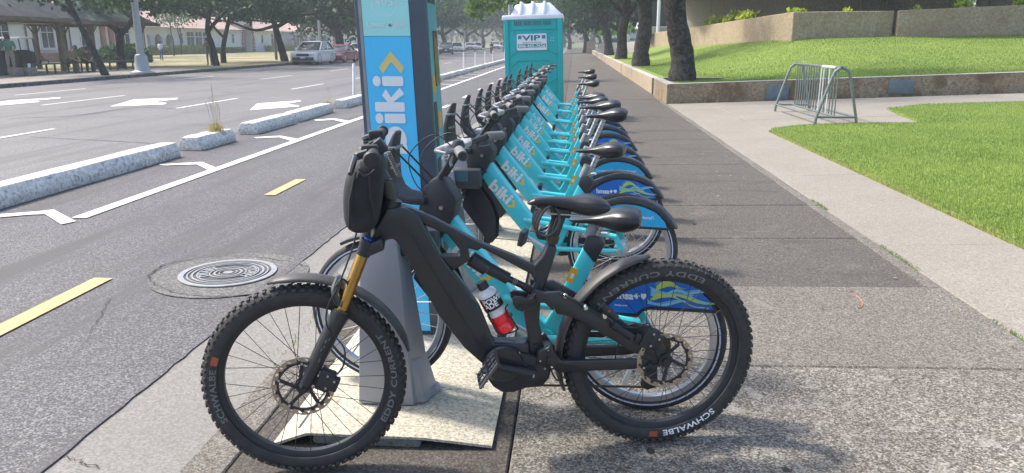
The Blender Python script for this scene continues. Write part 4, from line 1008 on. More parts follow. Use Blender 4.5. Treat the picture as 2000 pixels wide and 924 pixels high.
for slot, yaw, kd, lift, lab in bikes:
    if kd == 'A': b_ = protoA if not ua else cp(protoA); first = not ua; ua = True
    else: b_ = protoB if not ub else cp(protoB); first = not ub; ub = True
    slots_used[id(b_)] = None
    b_.location = (BX, BY+slot*PITCH, 0); b_.rotation_euler = (R(jr.uniform(-1.6, 1.6)) if slot else 0, 0, R(yaw)); tag(b_, lab, 'bicycle', 'share bikes locked in the dock row')
    ch = [c for c in bpy.data.objects if c.parent is b_ and c.name.split('.')[0] == 'seat_post'][0]
    ch['lift'] = lift
for o_ in list(bpy.data.objects):
    if 'lift' in o_: o_.location = ax_*o_['lift']; o_.rotation_euler = (0, 0, 0); del o_['lift']
# ------------------------------------------------------------------ dock plates and posts
plate_m = speckle('dock_plate', (.15, .13, .10), (.39, .36, .28), (.56, .53, .44), 130, rough=.8, patch=.10, pscale=1.5, bmp=.25, stain=((.55, .34, .12), 2.2, .62, .55), lo=.12, hi=.72)
plate_edge = M('plate_edge_steel', (.22, .24, .25), .5, metal=.4, var=.3, scale=25)
rust = M('rust', (.22, .09, .03), .85, var=.4, scale=18)
dock_grey = M('dock_grey', (.30, .31, .34), .45, metal=.2, var=.06, scale=6)
dock_dark = M('dock_dark', (.04, .045, .055), .5, var=.15)
dock_teal = M('dock_teal', (.05, .12, .15), .45)
PX0, PX1 = -1.06, -.27
for i, (ya, yb, lab) in enumerate(((2.50, 5.42, 'speckled cream steel base plate under the kiosk and mountain bike'), (5.45, 8.25, 'speckled cream base plate, second along the dock row'), (8.28, 11.1, 'speckled cream base plate, third along the dock row'), (11.13, 13.9, 'speckled cream base plate at the portable toilet end'))):
    pl_ = thing('dock_plate', lab, 'base plate', ((PX0+PX1)/2, ya, 0), 0, 'base plates of the dock row')
    w = (PX1-PX0)/2; L = yb-ya; zt = .052
    top = MB(); pr = [(-w-.03, .004+zs(PX0)), (-w+.10, zt), (.14, zt), (w, .016+zs(PX1))]
    for x, z in pr: top.v += [(x, 0, z), (x, L, z)]
    for k in range(3): top.f.append((2*k, 2*k+2, 2*k+3, 2*k+1))
    o_ = top.build('deck', plate_m, pl_); md = o_.modifiers.new('t', 'SOLIDIFY'); md.thickness = .010; md.offset = -1
    e = MB(); e.prism(rrect2(-w+.12, .004, .13, .034, .013), .012, .05); e.build('end_bracket', plate_edge, pl_, bevel=.002, seg=1)
    MB().box((-.1, L/2, .018), (.5, L-.14, .034)).build('frame', dock_dark, pl_)
    if i == 0:
        for k, (xx, zz) in enumerate(((.02, .020), (.08, .014), (-.05, .022))): MB().box((xx, .0115, zz), (.012, .002, .008)).build('rust_spot', rust, pl_)
q = lambda x, y, Y: at_y(x, y, Y)
YD = 2.74
bl, br_, bs = q(700, 779, YD), q(808, 792, YD), q(832, 778, YD+.10)
tl, tr = q(702, 452, YD+.03), q(773, 452, YD+.03)
def make_dock(label=True):
    t = thing('dock_post', 'x', 'bike dock')
    o = Vector((-.78, YD, 0)); zb = .056
    P = lambda X, Y, Z: (X-o.x, Y-o.y, Z)
    MB().hexa([P(bl.x, YD, zb), P(br_.x, YD, zb), P(br_.x+.055, YD+.13, zb), P(bl.x, YD+.15, zb)], [P(tl.x, YD+.03, tl.z), P(tr.x, YD+.03, tl.z), P(tr.x+.01, YD+.13, tl.z), P(tl.x, YD+.13, tl.z)]).build('post', dock_grey, t, bevel=.006)
    MB().hexa([P(br_.x-.02, YD+.012, zb), P(br_.x+.045, YD+.03, zb), P(br_.x+.075, YD+.15, zb), P(br_.x-.02, YD+.15, zb)], [P(br_.x-.03, YD+.018, zb+.20), P(br_.x+.005, YD+.04, zb+.17), P(br_.x+.03, YD+.14, zb+.17), P(br_.x-.03, YD+.14, zb+.2)]).build('wheel_guide', dock_grey, t, bevel=.004)
    MB().lathe([(.05, zb), (.05, zb+.025), (.04, zb+.03)], 20, P(br_.x+.03, YD+.14, 0)).build('foot', dock_grey, t, smooth=True)
    zt = tl.z; xc = (tl.x+tr.x)/2-o.x
    MB().box((xc+.10, .10, zt-.05), (.24, .09, .11)).build('lock_head', dock_dark, t, bevel=.012)
    MB().box((xc+.10, .052, zt-.03), (.10, .004, .06)).build('indicator', dock_teal, t)
    if label: MB().prism([(xc+.055, zt-.12), (xc+.055, zt-.20), (xc+.085, zt-.225), (xc+.115, zt-.20), (xc+.115, zt-.12)], .052, .056).build('arrow_label', letter_white, t)
    return t
dock0 = make_dock(False); dock = make_dock(); dkids = kids(dock); used = False
dlab = {0: 'grey tapered dock post holding the share bike behind the mountain bike', 9: 'empty grey dock post after the seventh row bike', 11: 'empty grey dock post in the far half of the row', 13: 'empty grey dock post next to the last share bike'}
for k in range(15):
    if k == 1: continue
    d = dock0 if k == 0 else (dock if not used else dock.copy())
    if used and k:
        col.objects.link(d)
        for c in dkids: c2_ = c.copy(); col.objects.link(c2_); c2_.parent = d
    used = used or k > 0
    dk = {2: 0, 3: 1, 4: 2, 5: 3, 6: 4, 7: 5, 8: 6, 10: 7, 12: 8, 14: 9}.get(k, 0)
    d.location = (-.78, YD+k*PITCH, 0)
    tag(d, dlab.get(k, 'grey dock post holding the %s share bike in the row past the kiosk' % ORD[max(0, dk)]), 'bike dock', 'dock posts of the bike station')
# ------------------------------------------------------------------ kiosk
KY = 3.50
kl0, kl1 = at_y(691, 0, KY), at_y(711, 260, KY); kr0, kr1 = at_y(830, 0, KY), at_y(847, 260, KY)
def xl(z): return kl1.x+(kl0.x-kl1.x)*(z-kl1.z)/(kl0.z-kl1.z)
def xr(z): return kr1.x+(kr0.x-kr1.x)*(z-kr1.z)/(kr0.z-kr1.z)
kz0, kz1, KD = .056, 2.30, .27
kio = thing('kiosk', 'tall bike-share kiosk with cyan panel and white lettering', 'kiosk', (xl(kz0)/2+xr(kz0)/2, KY, 0))
ko = Vector(kio.location)
def KP(f, z, y=0.0): return Vector((xl(z)+(xr(z)-xl(z))*f, KY+y, z))-ko
kframe = M('kiosk_frame', (.075, .088, .12), .45, metal=.2, var=.08)
kside = M('kiosk_side_grey', (.26, .28, .30), .45, metal=.2)
MB().hexa([KP(0, kz0), KP(1, kz0), KP(1, kz0, KD), KP(0, kz0, KD)], [KP(0, kz1), KP(1, kz1), KP(1, kz1, KD), KP(0, kz1, KD)]).build('cabinet', kframe, kio, bevel=.006)
def kpanel(name, f0, f1, z0, z1, mat, y=-.004, parent=None):
    return MB().hexa([KP(f0, z0, y), KP(f1, z0, y), KP(f1, z0, y+.006), KP(f0, z0, y+.006)], [KP(f0, z1, y), KP(f1, z1, y), KP(f1, z1, y+.006), KP(f0, z1, y+.006)]).build(name, mat, parent or kio)
zsplit = at_y(740, 71, KY).z
p_low = kpanel('panel_lower', .105, .765, kz0+.02, zsplit-.001, M('kiosk_blue', (.08, .55, .93), .35, var=.03, scale=3))
p_up = kpanel('panel_upper', .105, .765, zsplit+.001, kz1-.02, M('kiosk_teal', (.36, .74, .74), .35, var=.03, scale=3))
kpanel('edge_trim', .055, .100, kz0+.01, kz1-.01, kside)
fx = (KP(1, 1.2)-KP(0, 1.2)).normalized(); fz = (KP(0, 2)-KP(0, 1)).normalized()
b0_ = at_y(797, 300, KY)-ko; b1_ = at_y(770, 100, KY)-ko
ln = (b1_.z-b0_.z)
W, Yy, wid = word_logo(); org = Vector((b0_.x, -.0045, b0_.z))
hgt_ = (at_y(797, 200, KY)-at_y(736, 200, KY)).length
place_polys('word_print', W, org, fz, -fx, ln/wid, hgt_*.95, M('kiosk_white', (.80, .80, .84), .45, var=.02), p_low, lift=.001)
place_polys('arrow_print', Yy, org, fz, -fx, ln/wid, hgt_*.95, M('kiosk_yellow', (.72, .58, .22), .5, var=.02), p_low, lift=.001)
kw = M('kiosk_pale_print', (.72, .80, .84), .5, var=.02)
a_ = at_y(717, 53, KY)-ko; a_.y = -.0045
lettering('lettering', 'Lower Makiki', a_, fx, fz, .036, kw, p_up, bold=.012, fit=(at_y(792, 48, KY)-at_y(717, 48, KY)).length)
a_ = at_y(733, 12, KY)-ko; a_.y = -.0045
lettering('lettering', '405', a_, fx, fz, .055, kw, p_up, bold=.0, fit=(at_y(768, 10, KY)-at_y(734, 10, KY)).length)
a_ = at_y(751, 7, KY)-ko
rg = MB(); rr0 = .055
rg.lathe([(rr0-.0015, 0), (rr0+.0015, 0)], 40, (a_.x, -.0055, a_.z), 'y'); rg.f = [f for f in rg.f if len(f) == 4]; rg.build('ring_print', kw, p_up)
# instruction side (faces the pavement)
def kside_panel(name, y0, y1, z0, z1, mat, off=.003):
    mb = MB(); b = [KP(1, z0, y0), KP(1, z0, y1), KP(1, z0, y1)+Vector((off, 0, 0)), KP(1, z0, y0)+Vector((off, 0, 0))]; t_ = [KP(1, z1, y0), KP(1, z1, y1), KP(1, z1, y1)+Vector((off, 0, 0)), KP(1, z1, y0)+Vector((off, 0, 0))]
    return mb.hexa(b, t_).build(name, mat, kio)
info = M('info_teal', (.10, .36, .40), .4, var=.1); pale = M('info_pale', (.45, .52, .50), .5, var=.1); orange_l = M('info_orange', (.72, .36, .05), .5)
kside_panel('side_panel', .03, KD-.02, .25, 2.25, info)
kside_panel('screen', .12, KD-.05, 1.25, 1.50, M('screen_dark', (.02, .025, .03), .15), .006)
for z0, z1, y0, y1, m in ((1.62, 1.80, .04, .12, dock_dark), (1.62, 1.80, .14, .22, dock_dark), (1.22, 1.30, .04, .10, orange_l), (1.05, 1.13, .13, .2, orange_l), (.95, 1.18, .04, .11, dock_dark), (.70, .92, .04, .12, dock_dark), (.72, .93, .15, .22, pale), (.45, .66, .05, .22, dock_dark), (1.84, 1.90, .04, .2, pale)):
    kside_panel('notice', y0, y1, z0, z1, m, .005)
# ------------------------------------------------------------------ portable toilet
TY = 14.6
t_l, t_r = at_y(989, 120, TY), at_y(1102, 120, TY); tw = t_r.x-t_l.x
pt = thing('portable_toilet', 'turquoise portable toilet with white roof and sign on its back wall', 'portable toilet', ((t_l.x+t_r.x)/2, TY, zs(-.75)))
pt.rotation_euler = (0, -.028, 0)
tcol = M('toilet_turquoise', (.004, .38, .385), .42, var=.04, scale=3); twhite = M('toilet_white', (.72, .74, .80), .45, var=.04); tdark = M('toilet_vent', (.06, .13, .15), .6)
h2 = tw/2; HB = 1.90; D = 1.15
MB().box((0, D/2, HB/2+.03), (tw, D, HB-.06)).build('cabin', tcol, pt, bevel=.03)
MB().box((0, D/2, .05), (tw+.02, D+.02, .1)).build('skid', M('toilet_skid', (.05, .06, .06), .7), pt, bevel=.01)
for s_ in (-1, 1): MB().box((s_*(h2-.045), -.008, HB/2), (.085, .03, HB-.08)).build('corner_post', tcol, pt, bevel=.01)
rf_ = MB(); rf_.hexa([(-h2-.035, -.03, HB-.05), (h2+.03, -.03, HB-.05), (h2+.03, D+.03, HB-.05), (-h2-.035, D+.03, HB-.05)], [(-h2-.02, -.02, HB+.03), (h2+.02, -.02, HB+.03), (h2+.02, D+.02, HB+.03), (-h2-.02, D+.02, HB+.03)])
roof = rf_.build('roof', twhite, pt, bevel=.012)
MB().hexa([(-h2+.13, 0, HB+.03), (h2-.01, 0, HB+.03), (h2-.01, D, HB+.03), (-h2+.13, D, HB+.03)], [(-h2+.22, .12, HB+.22), (h2-.22, .12, HB+.24), (h2-.22, D-.12, HB+.24), (-h2+.22, D-.12, HB+.22)]).build('roof_dome', twhite, roof, bevel=.02)
for f in (.30, .50, .70):
    x = -h2+tw*f; MB().hexa([(x-.03, -.012, HB+.035), (x+.03, -.012, HB+.035), (x+.03, D/2, HB+.035), (x-.03, D/2, HB+.035)], [(x-.022, .095, HB+.27), (x+.022, .095, HB+.27), (x+.022, D/2, HB+.27), (x-.022, D/2, HB+.27)]).build('roof_rib', twhite, roof, bevel=.008)
MB().lathe([(.045, HB+.02), (.045, HB+.22), (.001, HB+.22)], 16, (-h2+.13, .08, 0)).build('vent_pipe', dock_grey, pt, smooth=True)
def tz(y): return at_y(1045, y, TY).z-zs(-.75)
def tx(x): return at_y(x, 100, TY).x-pt.location.x
def tbar(a, b, w=.035, m=tcol, d=.018): return MB().bar((a[0], -.006, a[1]), (b[0], -.006, b[1]), d, w, up=(0, 0, 1) if abs(b[0]-a[0]) > abs(b[1]-a[1]) else (1, 0, 0)).build('moulding', m, pt, bevel=.004, seg=1)
fr = [(-h2+.11, tz(36)), (h2-.11, tz(36)), (h2-.11, tz(57)), (-h2+.11, tz(57))]
for i in range(4): tbar(fr[i], fr[(i+1) % 4], .02)
for i in range(4):
    x0 = -h2+.18+i*(tw-.36)/4; MB().box((x0+(tw-.36)/8, -.004, (tz(41)+tz(49))/2), ((tw-.36)/4-.03, .012, tz(41)-tz(49))).build('vent', tdark, pt)
    for j in range(4): MB().box((x0+.03+j*((tw-.36)/4-.03)/4+.012, -.011, (tz(41)+tz(49))/2), (.012, .006, tz(41)-tz(49))).build('vent_slat', tcol, pt)
for pts in ([(-h2+.09, tz(55)), (-h2+.24, tz(66)), (h2-.26, tz(66)), (h2-.09, tz(55))], [(-h2+.09, tz(111)), (-h2+.24, tz(98)), (h2-.26, tz(98)), (h2-.09, tz(108))], [(-h2+.09, tz(134)), (-h2+.24, tz(118)), (h2-.26, tz(118)), (h2-.09, tz(132))], [(-h2+.09, tz(178)), (-h2+.24, tz(165)), (h2-.3, tz(165)), (h2-.09, tz(152))], [(-h2+.09, tz(200)), (-h2+.3, tz(188)), (h2-.3, tz(188)), (h2-.09, tz(174))]):
    for a, b in zip(pts[:-1], pts[1:]): tbar(a, b, .018, d=.022)
sx0, sx1, sz0, sz1 = tx(1014), tx(1072), tz(98), tz(66)
sgn = MB().prism(rrect2(sx0, sz0, sx1, sz1, .02), -.034, -.026).build('sign', twhite, pt)
sw, shh = sx1-sx0, sz1-sz0; s_green = M('sign_green', (.02, .17, .20), .5); s_teal = M('sign_teal', (.02, .24, .27), .5)
lettering('lettering', 'VIP', (sx0+sw*.19, -.0345, sz0+shh*.60), (1, 0, 0), (0, 0, 1), shh*.44, s_green, sgn, bold=.03, fit=sw*.62)
lettering('lettering', 'SANITATION', (sx0+sw*.19, -.0345, sz0+shh*.42), (1, 0, 0), (0, 0, 1), shh*.13, s_green, sgn, fit=sw*.62)
MB().box((sx0+sw*.5, -.0352, sz0+shh*.27), (sw*.94, .001, shh*.22)).build('number_band', s_teal, sgn)
lettering('lettering', '808-455-7626', (sx0+sw*.05, -.036, sz0+shh*.185), (1, 0, 0), (0, 0, 1), shh*.23, letter_white, sgn, bold=.02, fit=sw*.90)
for x in (.04, .84): MB().box((sx0+sw*(x+.06), -.0352, sz0+shh*.80), (sw*.12, .001, shh*.22)).build('sign_corner', s_teal, sgn)
for dx in (0, .045):
    for dz in (0, .045): MB().box((tx(1080)+dx, -.004, tz(80)+dz), (.012, .014, .012)).build('bolt', letter_white, pt)
# ================================================================== STREET THINGS
block_m = speckle('block_paint', (.20, .195, .185), (.54, .53, .505), (.72, .71, .68), 30, rough=.9, patch=.15, pscale=2.5, bmp=.9, stain=((.15, .145, .135), 24, .55, .75), lo=.05, hi=.65)
def block(y0, y1, label, yaw=0.0, w=.36, h=.20, x=-5.60):
    n = 10; mb = MB(); rr = random.Random(int(y0*10)); L = y1-y0; c = .075
    sec = [(-w/2, 0), (w/2, 0), (w/2, h*.45), (w/2-c*.8, h), (-w/2+c*.8, h), (-w/2, h*.45)]
    for i in range(n+1):
        t = i/n; e = .05 if i in (0, n) else 0; yy_ = t*L
        for u, z in sec: mb.v.append((u*(1-e)+rr.uniform(-.006, .006), yy_+rr.uniform(-.008, .008), z*(1-e*.4)+rr.uniform(-.005, .004)*(z > 0)))
    for i in range(n):
        for k in range(6): k2 = (k+1) % 6; mb.f.append((i*6+k, i*6+k2, (i+1)*6+k2, (i+1)*6+k))
    mb.f.append((5, 4, 3, 2, 1, 0)); mb.f.append(tuple(n*6+k for k in range(6)))
    o = mb.build('concrete_block', block_m, bevel=.012, seg=2, ang=25); o.location = (x, y0, -.100); o.rotation_euler = (0, 0, yaw)
    return tag(o, label, 'kerb block', 'white concrete blocks beside the bike track')
block(2.6, 10.25, 'long white painted concrete block with the chipped side beside the bike track')
block(10.85, 12.0, 'short white concrete block with a dry grass tuft at its end', R(-1.0))
block(12.9, 14.75, 'white concrete block just past the dry grass tuft', R(-.6))
block(14.95, 17.3, 'white concrete block next but one past the dry grass tuft', R(.4))
block(18.3, 20.4, 'white concrete block before the nearest white flexible post', R(-.5))
yb = 21.3
for k in range(16):
    ln_ = (1.9, 2.2, 2.0, 2.4)[k % 4]; block(yb, yb+ln_, 'white concrete block, %s past the flexible post beside the kiosk' % ORD[k], R(random.uniform(-1, 1))); yb += ln_+(.5 if k % 3 else .9)
post_w = M('post_white', (.78, .78, .80), .5, var=.05)
def delineator(x, y, label, h=1.0, lean=0.0):
    t = thing('delineator_post', label, 'post', (x, y, -.1), 0, 'white flexible posts along the block line'); t.rotation_euler = (0, lean, 0)
    MB().lathe([(.10, 0), (.10, .025), (.06, .05), (.04, .07)], 16).build('base', post_w, t, smooth=True)
    MB().lathe([(.038, .03), (.038, h-.02), (.030, h), (.001, h)], 14).build('tube', post_w, t, smooth=True)
    MB().lathe([(.040, h-.22), (.040, h-.12)], 14).build('reflective_band', reflector_w, t, smooth=True)
p_ = gp(695, 195, -.1); delineator(p_.x-.05, p_.y, 'white flexible post leaning beside the kiosk edge', .98, .04)
for (x, y, lb) in ((893, 139, 'white flexible post right beside the kiosk, first in its line'), (920, 133, 'white flexible post, second in its line past the kiosk'), (950, 128, 'white flexible post in front of the red moped'), (971, 124, 'white flexible post between the two mopeds'), (987, 118, 'white flexible post touching the toilet edge')):
    p_ = gp(x, y, -.1); delineator(-5.9, p_.y*.98, lb, .95 if x > 900 else 1.0, .02)
# dry grass tufts
dry = leafmat('dry_grass', (.42, .34, .14), (.30, .30, .10), .4)
def tuft(px, py, h, n, label, seed):
    p = gp(px, py, -.1); rr = random.Random(seed); mb = MB()
    for i in range(n):
        a = rr.uniform(0, 6.28); l = h*rr.uniform(.35, .8); sp = rr.uniform(.05, .32)*l; b0 = Vector((p.x+rr.gauss(0, .05), p.y+rr.gauss(0, .06), -.1)); tip = b0+Vector((math.cos(a)*sp, math.sin(a)*sp, l)); mid = b0.lerp(tip, .55)+Vector((0, 0, .03)); w = Vector((-math.sin(a), math.cos(a), 0))*.006
        k = len(mb.v); mb.v += [tuple(b0-w), tuple(b0+w), tuple(mid+w*.8), tuple(mid-w*.8), tuple(tip)]; mb.f += [(k, k+1, k+2, k+3), (k+3, k+2, k+4)]
    for i in range(max(2, n//40)):
        a = rr.uniform(0, 6.28); b0 = Vector((p.x+rr.gauss(0, .03), p.y, -.1)); tip = b0+Vector((math.cos(a)*.16*h, math.sin(a)*.16*h, h*rr.uniform(1.2, 2.0))); mb.tube([b0, b0.lerp(tip, .5)+Vector((.01, 0, 0)), tip], .0015, 4)
        for j in range(6): q = b0.lerp(tip, .75+.05*j); mb.box(q+Vector((rr.uniform(-.02, .02), 0, 0)), (.006, .004, .012))
    o = mb.build('grass_tuft', dry); return tag(o, label, 'grass tuft')
tuft(424, 281, .46, 420, 'tall dry yellow grass tuft between two white concrete blocks', 1)
tuft(641, 210, .25, 90, 'small dry grass tuft between white blocks near the first flexible post', 2)
# manhole
mh = thing('manhole_cover', 'round cast iron manhole cover with raised rings and lettering in the asphalt', 'manhole cover', (gp(446, 536, -.1).x, gp(446, 536, -.1).y, -.094), R(35))
iron = M('cast_iron', (.075, .07, .068), .5, metal=.4, var=.3, scale=20, bmp=.3); iron_hi = M('worn_iron', (.34, .33, .32), .38, metal=.55, var=.15, scale=20)
patch_m = speckle('asphalt_patch', (.05, .048, .048), (.13, .125, .12), (.26, .25, .24), 95, rough=.8, patch=.3, pscale=2, bmp=.5)
pm_ = MB().lathe([(.001, 0), (.52, 0)], 48, (mh.location.x+.02, mh.location.y, -.0935)); pm_.f = [f for f in pm_.f if len(f) <= 4]; pm_.build('asphalt_patch', patch_m, road)
MB().lathe([(.32, 0), (.32, .004), (.001, .004)], 48).build('plate', iron, mh)
for a, b in ((.285, .322), (.258, .268), (.225, .240), (.195, .205), (.115, .125), (.082, .096), (.055, .062), (.001, .034)):
    r_ = MB().lathe([(a, .004), (a, .011), (b, .011), (b, .004)], 48, closed=False); r_.f = [f for f in r_.f if len(f) == 4]; r_.build('ring', iron_hi, mh)
def ring_letters(body, a0, a1, r, size):
    vs_, _ = text_mesh(body, 1.0, .02); w = max(v[0] for v in vs_)*size
    return lettering('lettering', body, (0, 0, 0), (1, 0, 0), (0, 1, 0), size, iron_hi, mh, bold=.03, warp=lambda x, y: Vector(((r+y)*math.cos(R(a0+(a1-a0)*x/w)), (r+y)*math.sin(R(a0+(a1-a0)*x/w)), .0112)))
ring_letters('DRAIN', 190, 110, .132, .085); ring_letters('STORM', 20, -65, .132, .085)
# ------------------------------------------------------------------ bike rack
rack_m = M('rack_galvanised', (.20, .235, .225), .42, metal=.55, var=.15, scale=15); rack_w = M('rack_bare', (.62, .63, .62), .45, metal=.2, var=.1)
ra, rb, rc_ = gp(1515, 218, .13), gp(1590, 245, .13), gp(1667, 242, .15)
rack = thing('bike_rack', 'galvanised A-frame bicycle rack with vertical bars on the courtyard paving', 'bike rack', ((ra.x+rc_.x)/2, rb.y, .135), 0)
RL = ra.y-rb.y; rw = (rc_.x-rb.x)/2; rh = .92
for y_, nm in ((0, 0), (RL, 1)):
    hoop = [(-rw, y_, 0), (-rw+.02, y_, .16), (-rw+.20, y_, rh-.16), (-rw+.26, y_, rh-.05), (-rw+.34, y_, rh), (rw-.34, y_, rh), (rw-.22, y_, rh-.05), (rw-.17, y_, rh-.18), (rw-.03, y_, .16), (rw, y_, 0)]
    MB().tube(smoothpath(hoop, 4), .024, 10).build('end_hoop', rack_m, rack, smooth=True)
    MB().tube([(-rw+.02, y_, .13), (rw-.02, y_, .13)], .018, 8).build('foot_rail', rack_m, rack, smooth=True)
for x_ in (-rw+.02, rw-.02): MB().tube([(x_, 0, .13), (x_, RL, .13)], .018, 8).build('side_rail', rack_m, rack, smooth=True)
MB().tube([(0, 0, rh-.01), (0, RL, rh-.01)], .022, 10).build('top_rail', rack_m, rack, smooth=True); MB().tube([(0, 0, .13), (0, RL, .13)], .018, 8).build('bottom_rail', rack_m, rack, smooth=True)
MB().tube([(0, .25, rh-.01), (0, .95, rh-.01)], .0235, 10).build('worn_sleeve', rack_w, rack, smooth=True)
vb = MB().tube([(0, 0, .13), (0, 0, rh-.02)], .0115, 6).build('vertical_bar', rack_m, rack, smooth=True); vb.location.y = .12
vbw = MB().tube([(0, 0, .13), (0, 0, rh-.02)], .012, 6).build('vertical_bar', rack_w, rack, smooth=True); vbw.location.y = .12+RL*.17
nb = 17
for i in range(1, nb):
    c_ = (vbw if i in (5, 6) else vb).copy(); col.objects.link(c_); c_.parent = rack; c_.location.y = .12+(RL-.24)*i/(nb-1)
# ------------------------------------------------------------------ low concrete walls
GW = 'low concrete walls beside the pavement'
def wall(name, pts, z0, z1, label, mat=wall_low, cap=True, group=None, cat='wall', bev=.012):
    t = thing(name, label, cat, (pts[0][0], pts[0][1], 0), 0, group); o = Vector((pts[0][0], pts[0][1], 0))
    n = len(pts); a = [(p[0]-o.x, p[1]-o.y, z0 if not callable(z0) else z0(p[0], p[1])) for p in pts]; b = [(p[0]-o.x, p[1]-o.y, z1 if not callable(z1) else z1(p[0], p[1])) for p in pts]
    mb = MB(); mb.v = a+b; mb.f = [tuple(range(n-1, -1, -1)), tuple(range(n, 2*n))]+[(i, (i+1) % n, n+(i+1) % n, n+i) for i in range(n)]
    mb.build('wall_body', mat, t, bevel=bev, seg=1)
    if cap:
        mb = MB(); mb.v = [(p[0], p[1], p[2]+.001) for p in b]+[(p[0], p[1], p[2]+.012) for p in b]; mb.f = [tuple(range(n-1, -1, -1)), tuple(range(n, 2*n))]+[(i, (i+1) % n, n+(i+1) % n, n+i) for i in range(n)]
        mb.build('wall_top', wall_cap, t)
    return t
zt_w = lambda x, y: .50+.036*(x-2.17)
pw = wall('low_wall', [(2.14, 18.20), (26, 18.9), (26, 19.15), (2.14, 18.45)], -.3, zt_w, 'long low concrete wall facing the bike rack, below the grass mound')
for px_ in ((1499, 1540, 167, 196), (1742, 1788, 157, 184)):
    a_, b_ = at_y(px_[0], px_[2], 18.2), at_y(px_[1], px_[3], 18.2); yw = 18.20+(a_.x-2.14)*.7/23.86
    MB().box(((a_.x+b_.x)/2-2.14, yw-18.2-.012, (a_.z+b_.z)/2), (b_.x-a_.x, .03, a_.z-b_.z)).build('cover_panel', M('panel_bluegrey', (.13, .17, .19), .6, var=.15, scale=8), pw, bevel=.006)
wall('low_wall', [(2.14, 18.453), (2.36, 18.453), (2.36, 21.2), (2.14, 21.2)], -.3, .50, 'short low wall end that wraps the planter of the nearest big tree')
wall('low_wall', [(2.36, 20.95), (3.9, 20.99), (3.9, 21.2), (2.36, 21.2)], -.3, .53, 'back edge of the concrete planter round the nearest big tree')
for i, (ya, yb_, lb) in enumerate(((21.75, 35.9, 'low pavement-side wall just past the planter of the nearest tree'), (36.3, 54.8, 'low pavement-side wall past the second big tree'), (55.3, 71.5, 'low pavement-side wall past the third big tree'), (72, 96, 'farthest low pavement-side wall before the gate pillar'))):
    wall('low_wall', [(2.14, ya), (2.36, ya), (2.36, yb_), (2.14, yb_)], -.3, .48, lb, wall_sun, group=GW)
wall('gate_pillar', [(1.5, 96), (2.5, 96), (2.5, 97), (1.5, 97)], -.3, 1.5, 'pale gate pillar at the far end of the low walls', wall_sun, cat='pillar')
wall('ramp_wall', [(2.3, 75), (14, 62), (14, 62.4), (2.3, 75.4)], -.3, lambda x, y: 1.3+.06*(x-2.3), 'pale ramp wall behind the far trees', wall_cap)
# ------------------------------------------------------------------ upper retaining walls and the overhanging building
def wz(px, y, Y): return at_y(px, y, Y)
c1 = wz(1340, 70, 45); c2w = wz(1548, 50, 29.5); c3 = wz(1744, 50, 29.8); c4 = wz(2000, 50, 29.0)
f_top = lambda pa, ya, pb, yb_: None
ztA = at_y(1340, 55, 45).z; ztB = at_y(1548, 23, 29.5).z; ztC = at_y(1744, 21, 29.8).z; ztD = at_y(2000, 10, 29.0).z
def wall3(name, A, B, za, zb_, th, label, mat, z0=.4, group='upper retaining walls above the mound'):
    d = (Vector((B[0], B[1], 0))-Vector((A[0], A[1], 0))).normalized(); n_ = Vector((-d.y, d.x, 0))*th
    t = thing(name, label, 'wall', (A[0], A[1], 0), 0, group); o = Vector((A[0], A[1], 0)); P = [Vector((A[0], A[1], 0))-o, Vector((B[0], B[1], 0))-o]; P += [P[1]+n_, P[0]+n_]
    MB().hexa([(p.x, p.y, z0) for p in P], [(P[0].x, P[0].y, za), (P[1].x, P[1].y, zb_), (P[2].x, P[2].y, zb_), (P[3].x, P[3].y, za)]).build('wall_body', mat, t, bevel=.02, seg=1)
    return t
wall3('retaining_wall', (c1.x, c1.y), (c2w.x, c2w.y), ztA, ztB, .3, 'sunlit buff concrete retaining wall running back from the corner above the mound', wall_sun, -.2)
wall3('retaining_wall', (c2w.x+.004, c2w.y+.004), (c3.x, c3.y), ztB-.004, ztC, .3, 'shaded concrete retaining wall panel right of the sunlit corner', wall_sun, -.2)
wall3('retaining_wall', (c3.x+.06, c3.y-.25), (c4.x+14, c4.y-2.2), ztC, ztD+.55, .3, 'long buff retaining wall panel with leafy plants along its top', wall_sun, -.2)
c5, c6 = wz(1265, 75, 62), wz(1300, 70, 60)
wall3('retaining_wall', (wz(1255, 80, 66).x, 66), (wz(1335, 70, 50).x, 50), at_y(1255, 66, 66).z, at_y(1335, 57, 50).z, .3, 'distant pale retaining wall behind the big tree trunk', wall_sun, -.2)
bld_conc = speckle('building_concrete', (.17, .145, .105), (.24, .21, .16), (.31, .28, .22), 22, patch=.3, pscale=.4, bmp=.5, streak=((.15, .12, .085), 1.5, .55, (2.5, 2.5, .3)))
bl_ = thing('concrete_building', 'dark concrete building with a sloping overhang above the retaining walls', 'building', (12, 38, 0))
def bpt(x, y, Y): return at_y(x, y, Y)-Vector((12, 38, 0))
# main wall: a long shaded facade behind the retaining walls, with deep overhang
A0, A1, A2, A3 = bpt(1335, 40, 52), bpt(1550, 40, 38), bpt(1885, 40, 35), bpt(2300, 40, 33)
def facade(P, Q, z0, z1, nm, m=bld_conc, th=.4):
    d = (Q-P); d.z = 0; d.normalize(); n_ = Vector((-d.y, d.x, 0))*th
    return MB().hexa([(P.x, P.y, z0), (Q.x, Q.y, z0), (Q.x+n_.x, Q.y+n_.y, z0), (P.x+n_.x, P.y+n_.y, z0)], [(P.x, P.y, z1), (Q.x, Q.y, z1), (Q.x+n_.x, Q.y+n_.y, z1), (P.x+n_.x, P.y+n_.y, z1)]).build(nm, m, bl_, bevel=.03, seg=1)
facade(A0, A1, 0, 7.5, 'wall'); facade(A1+Vector((.01, 0, 0)), A2, 0, 7.52, 'wall'); facade(A2+Vector((.4, 0, 0)), A3, 0, 7.5, 'wall')
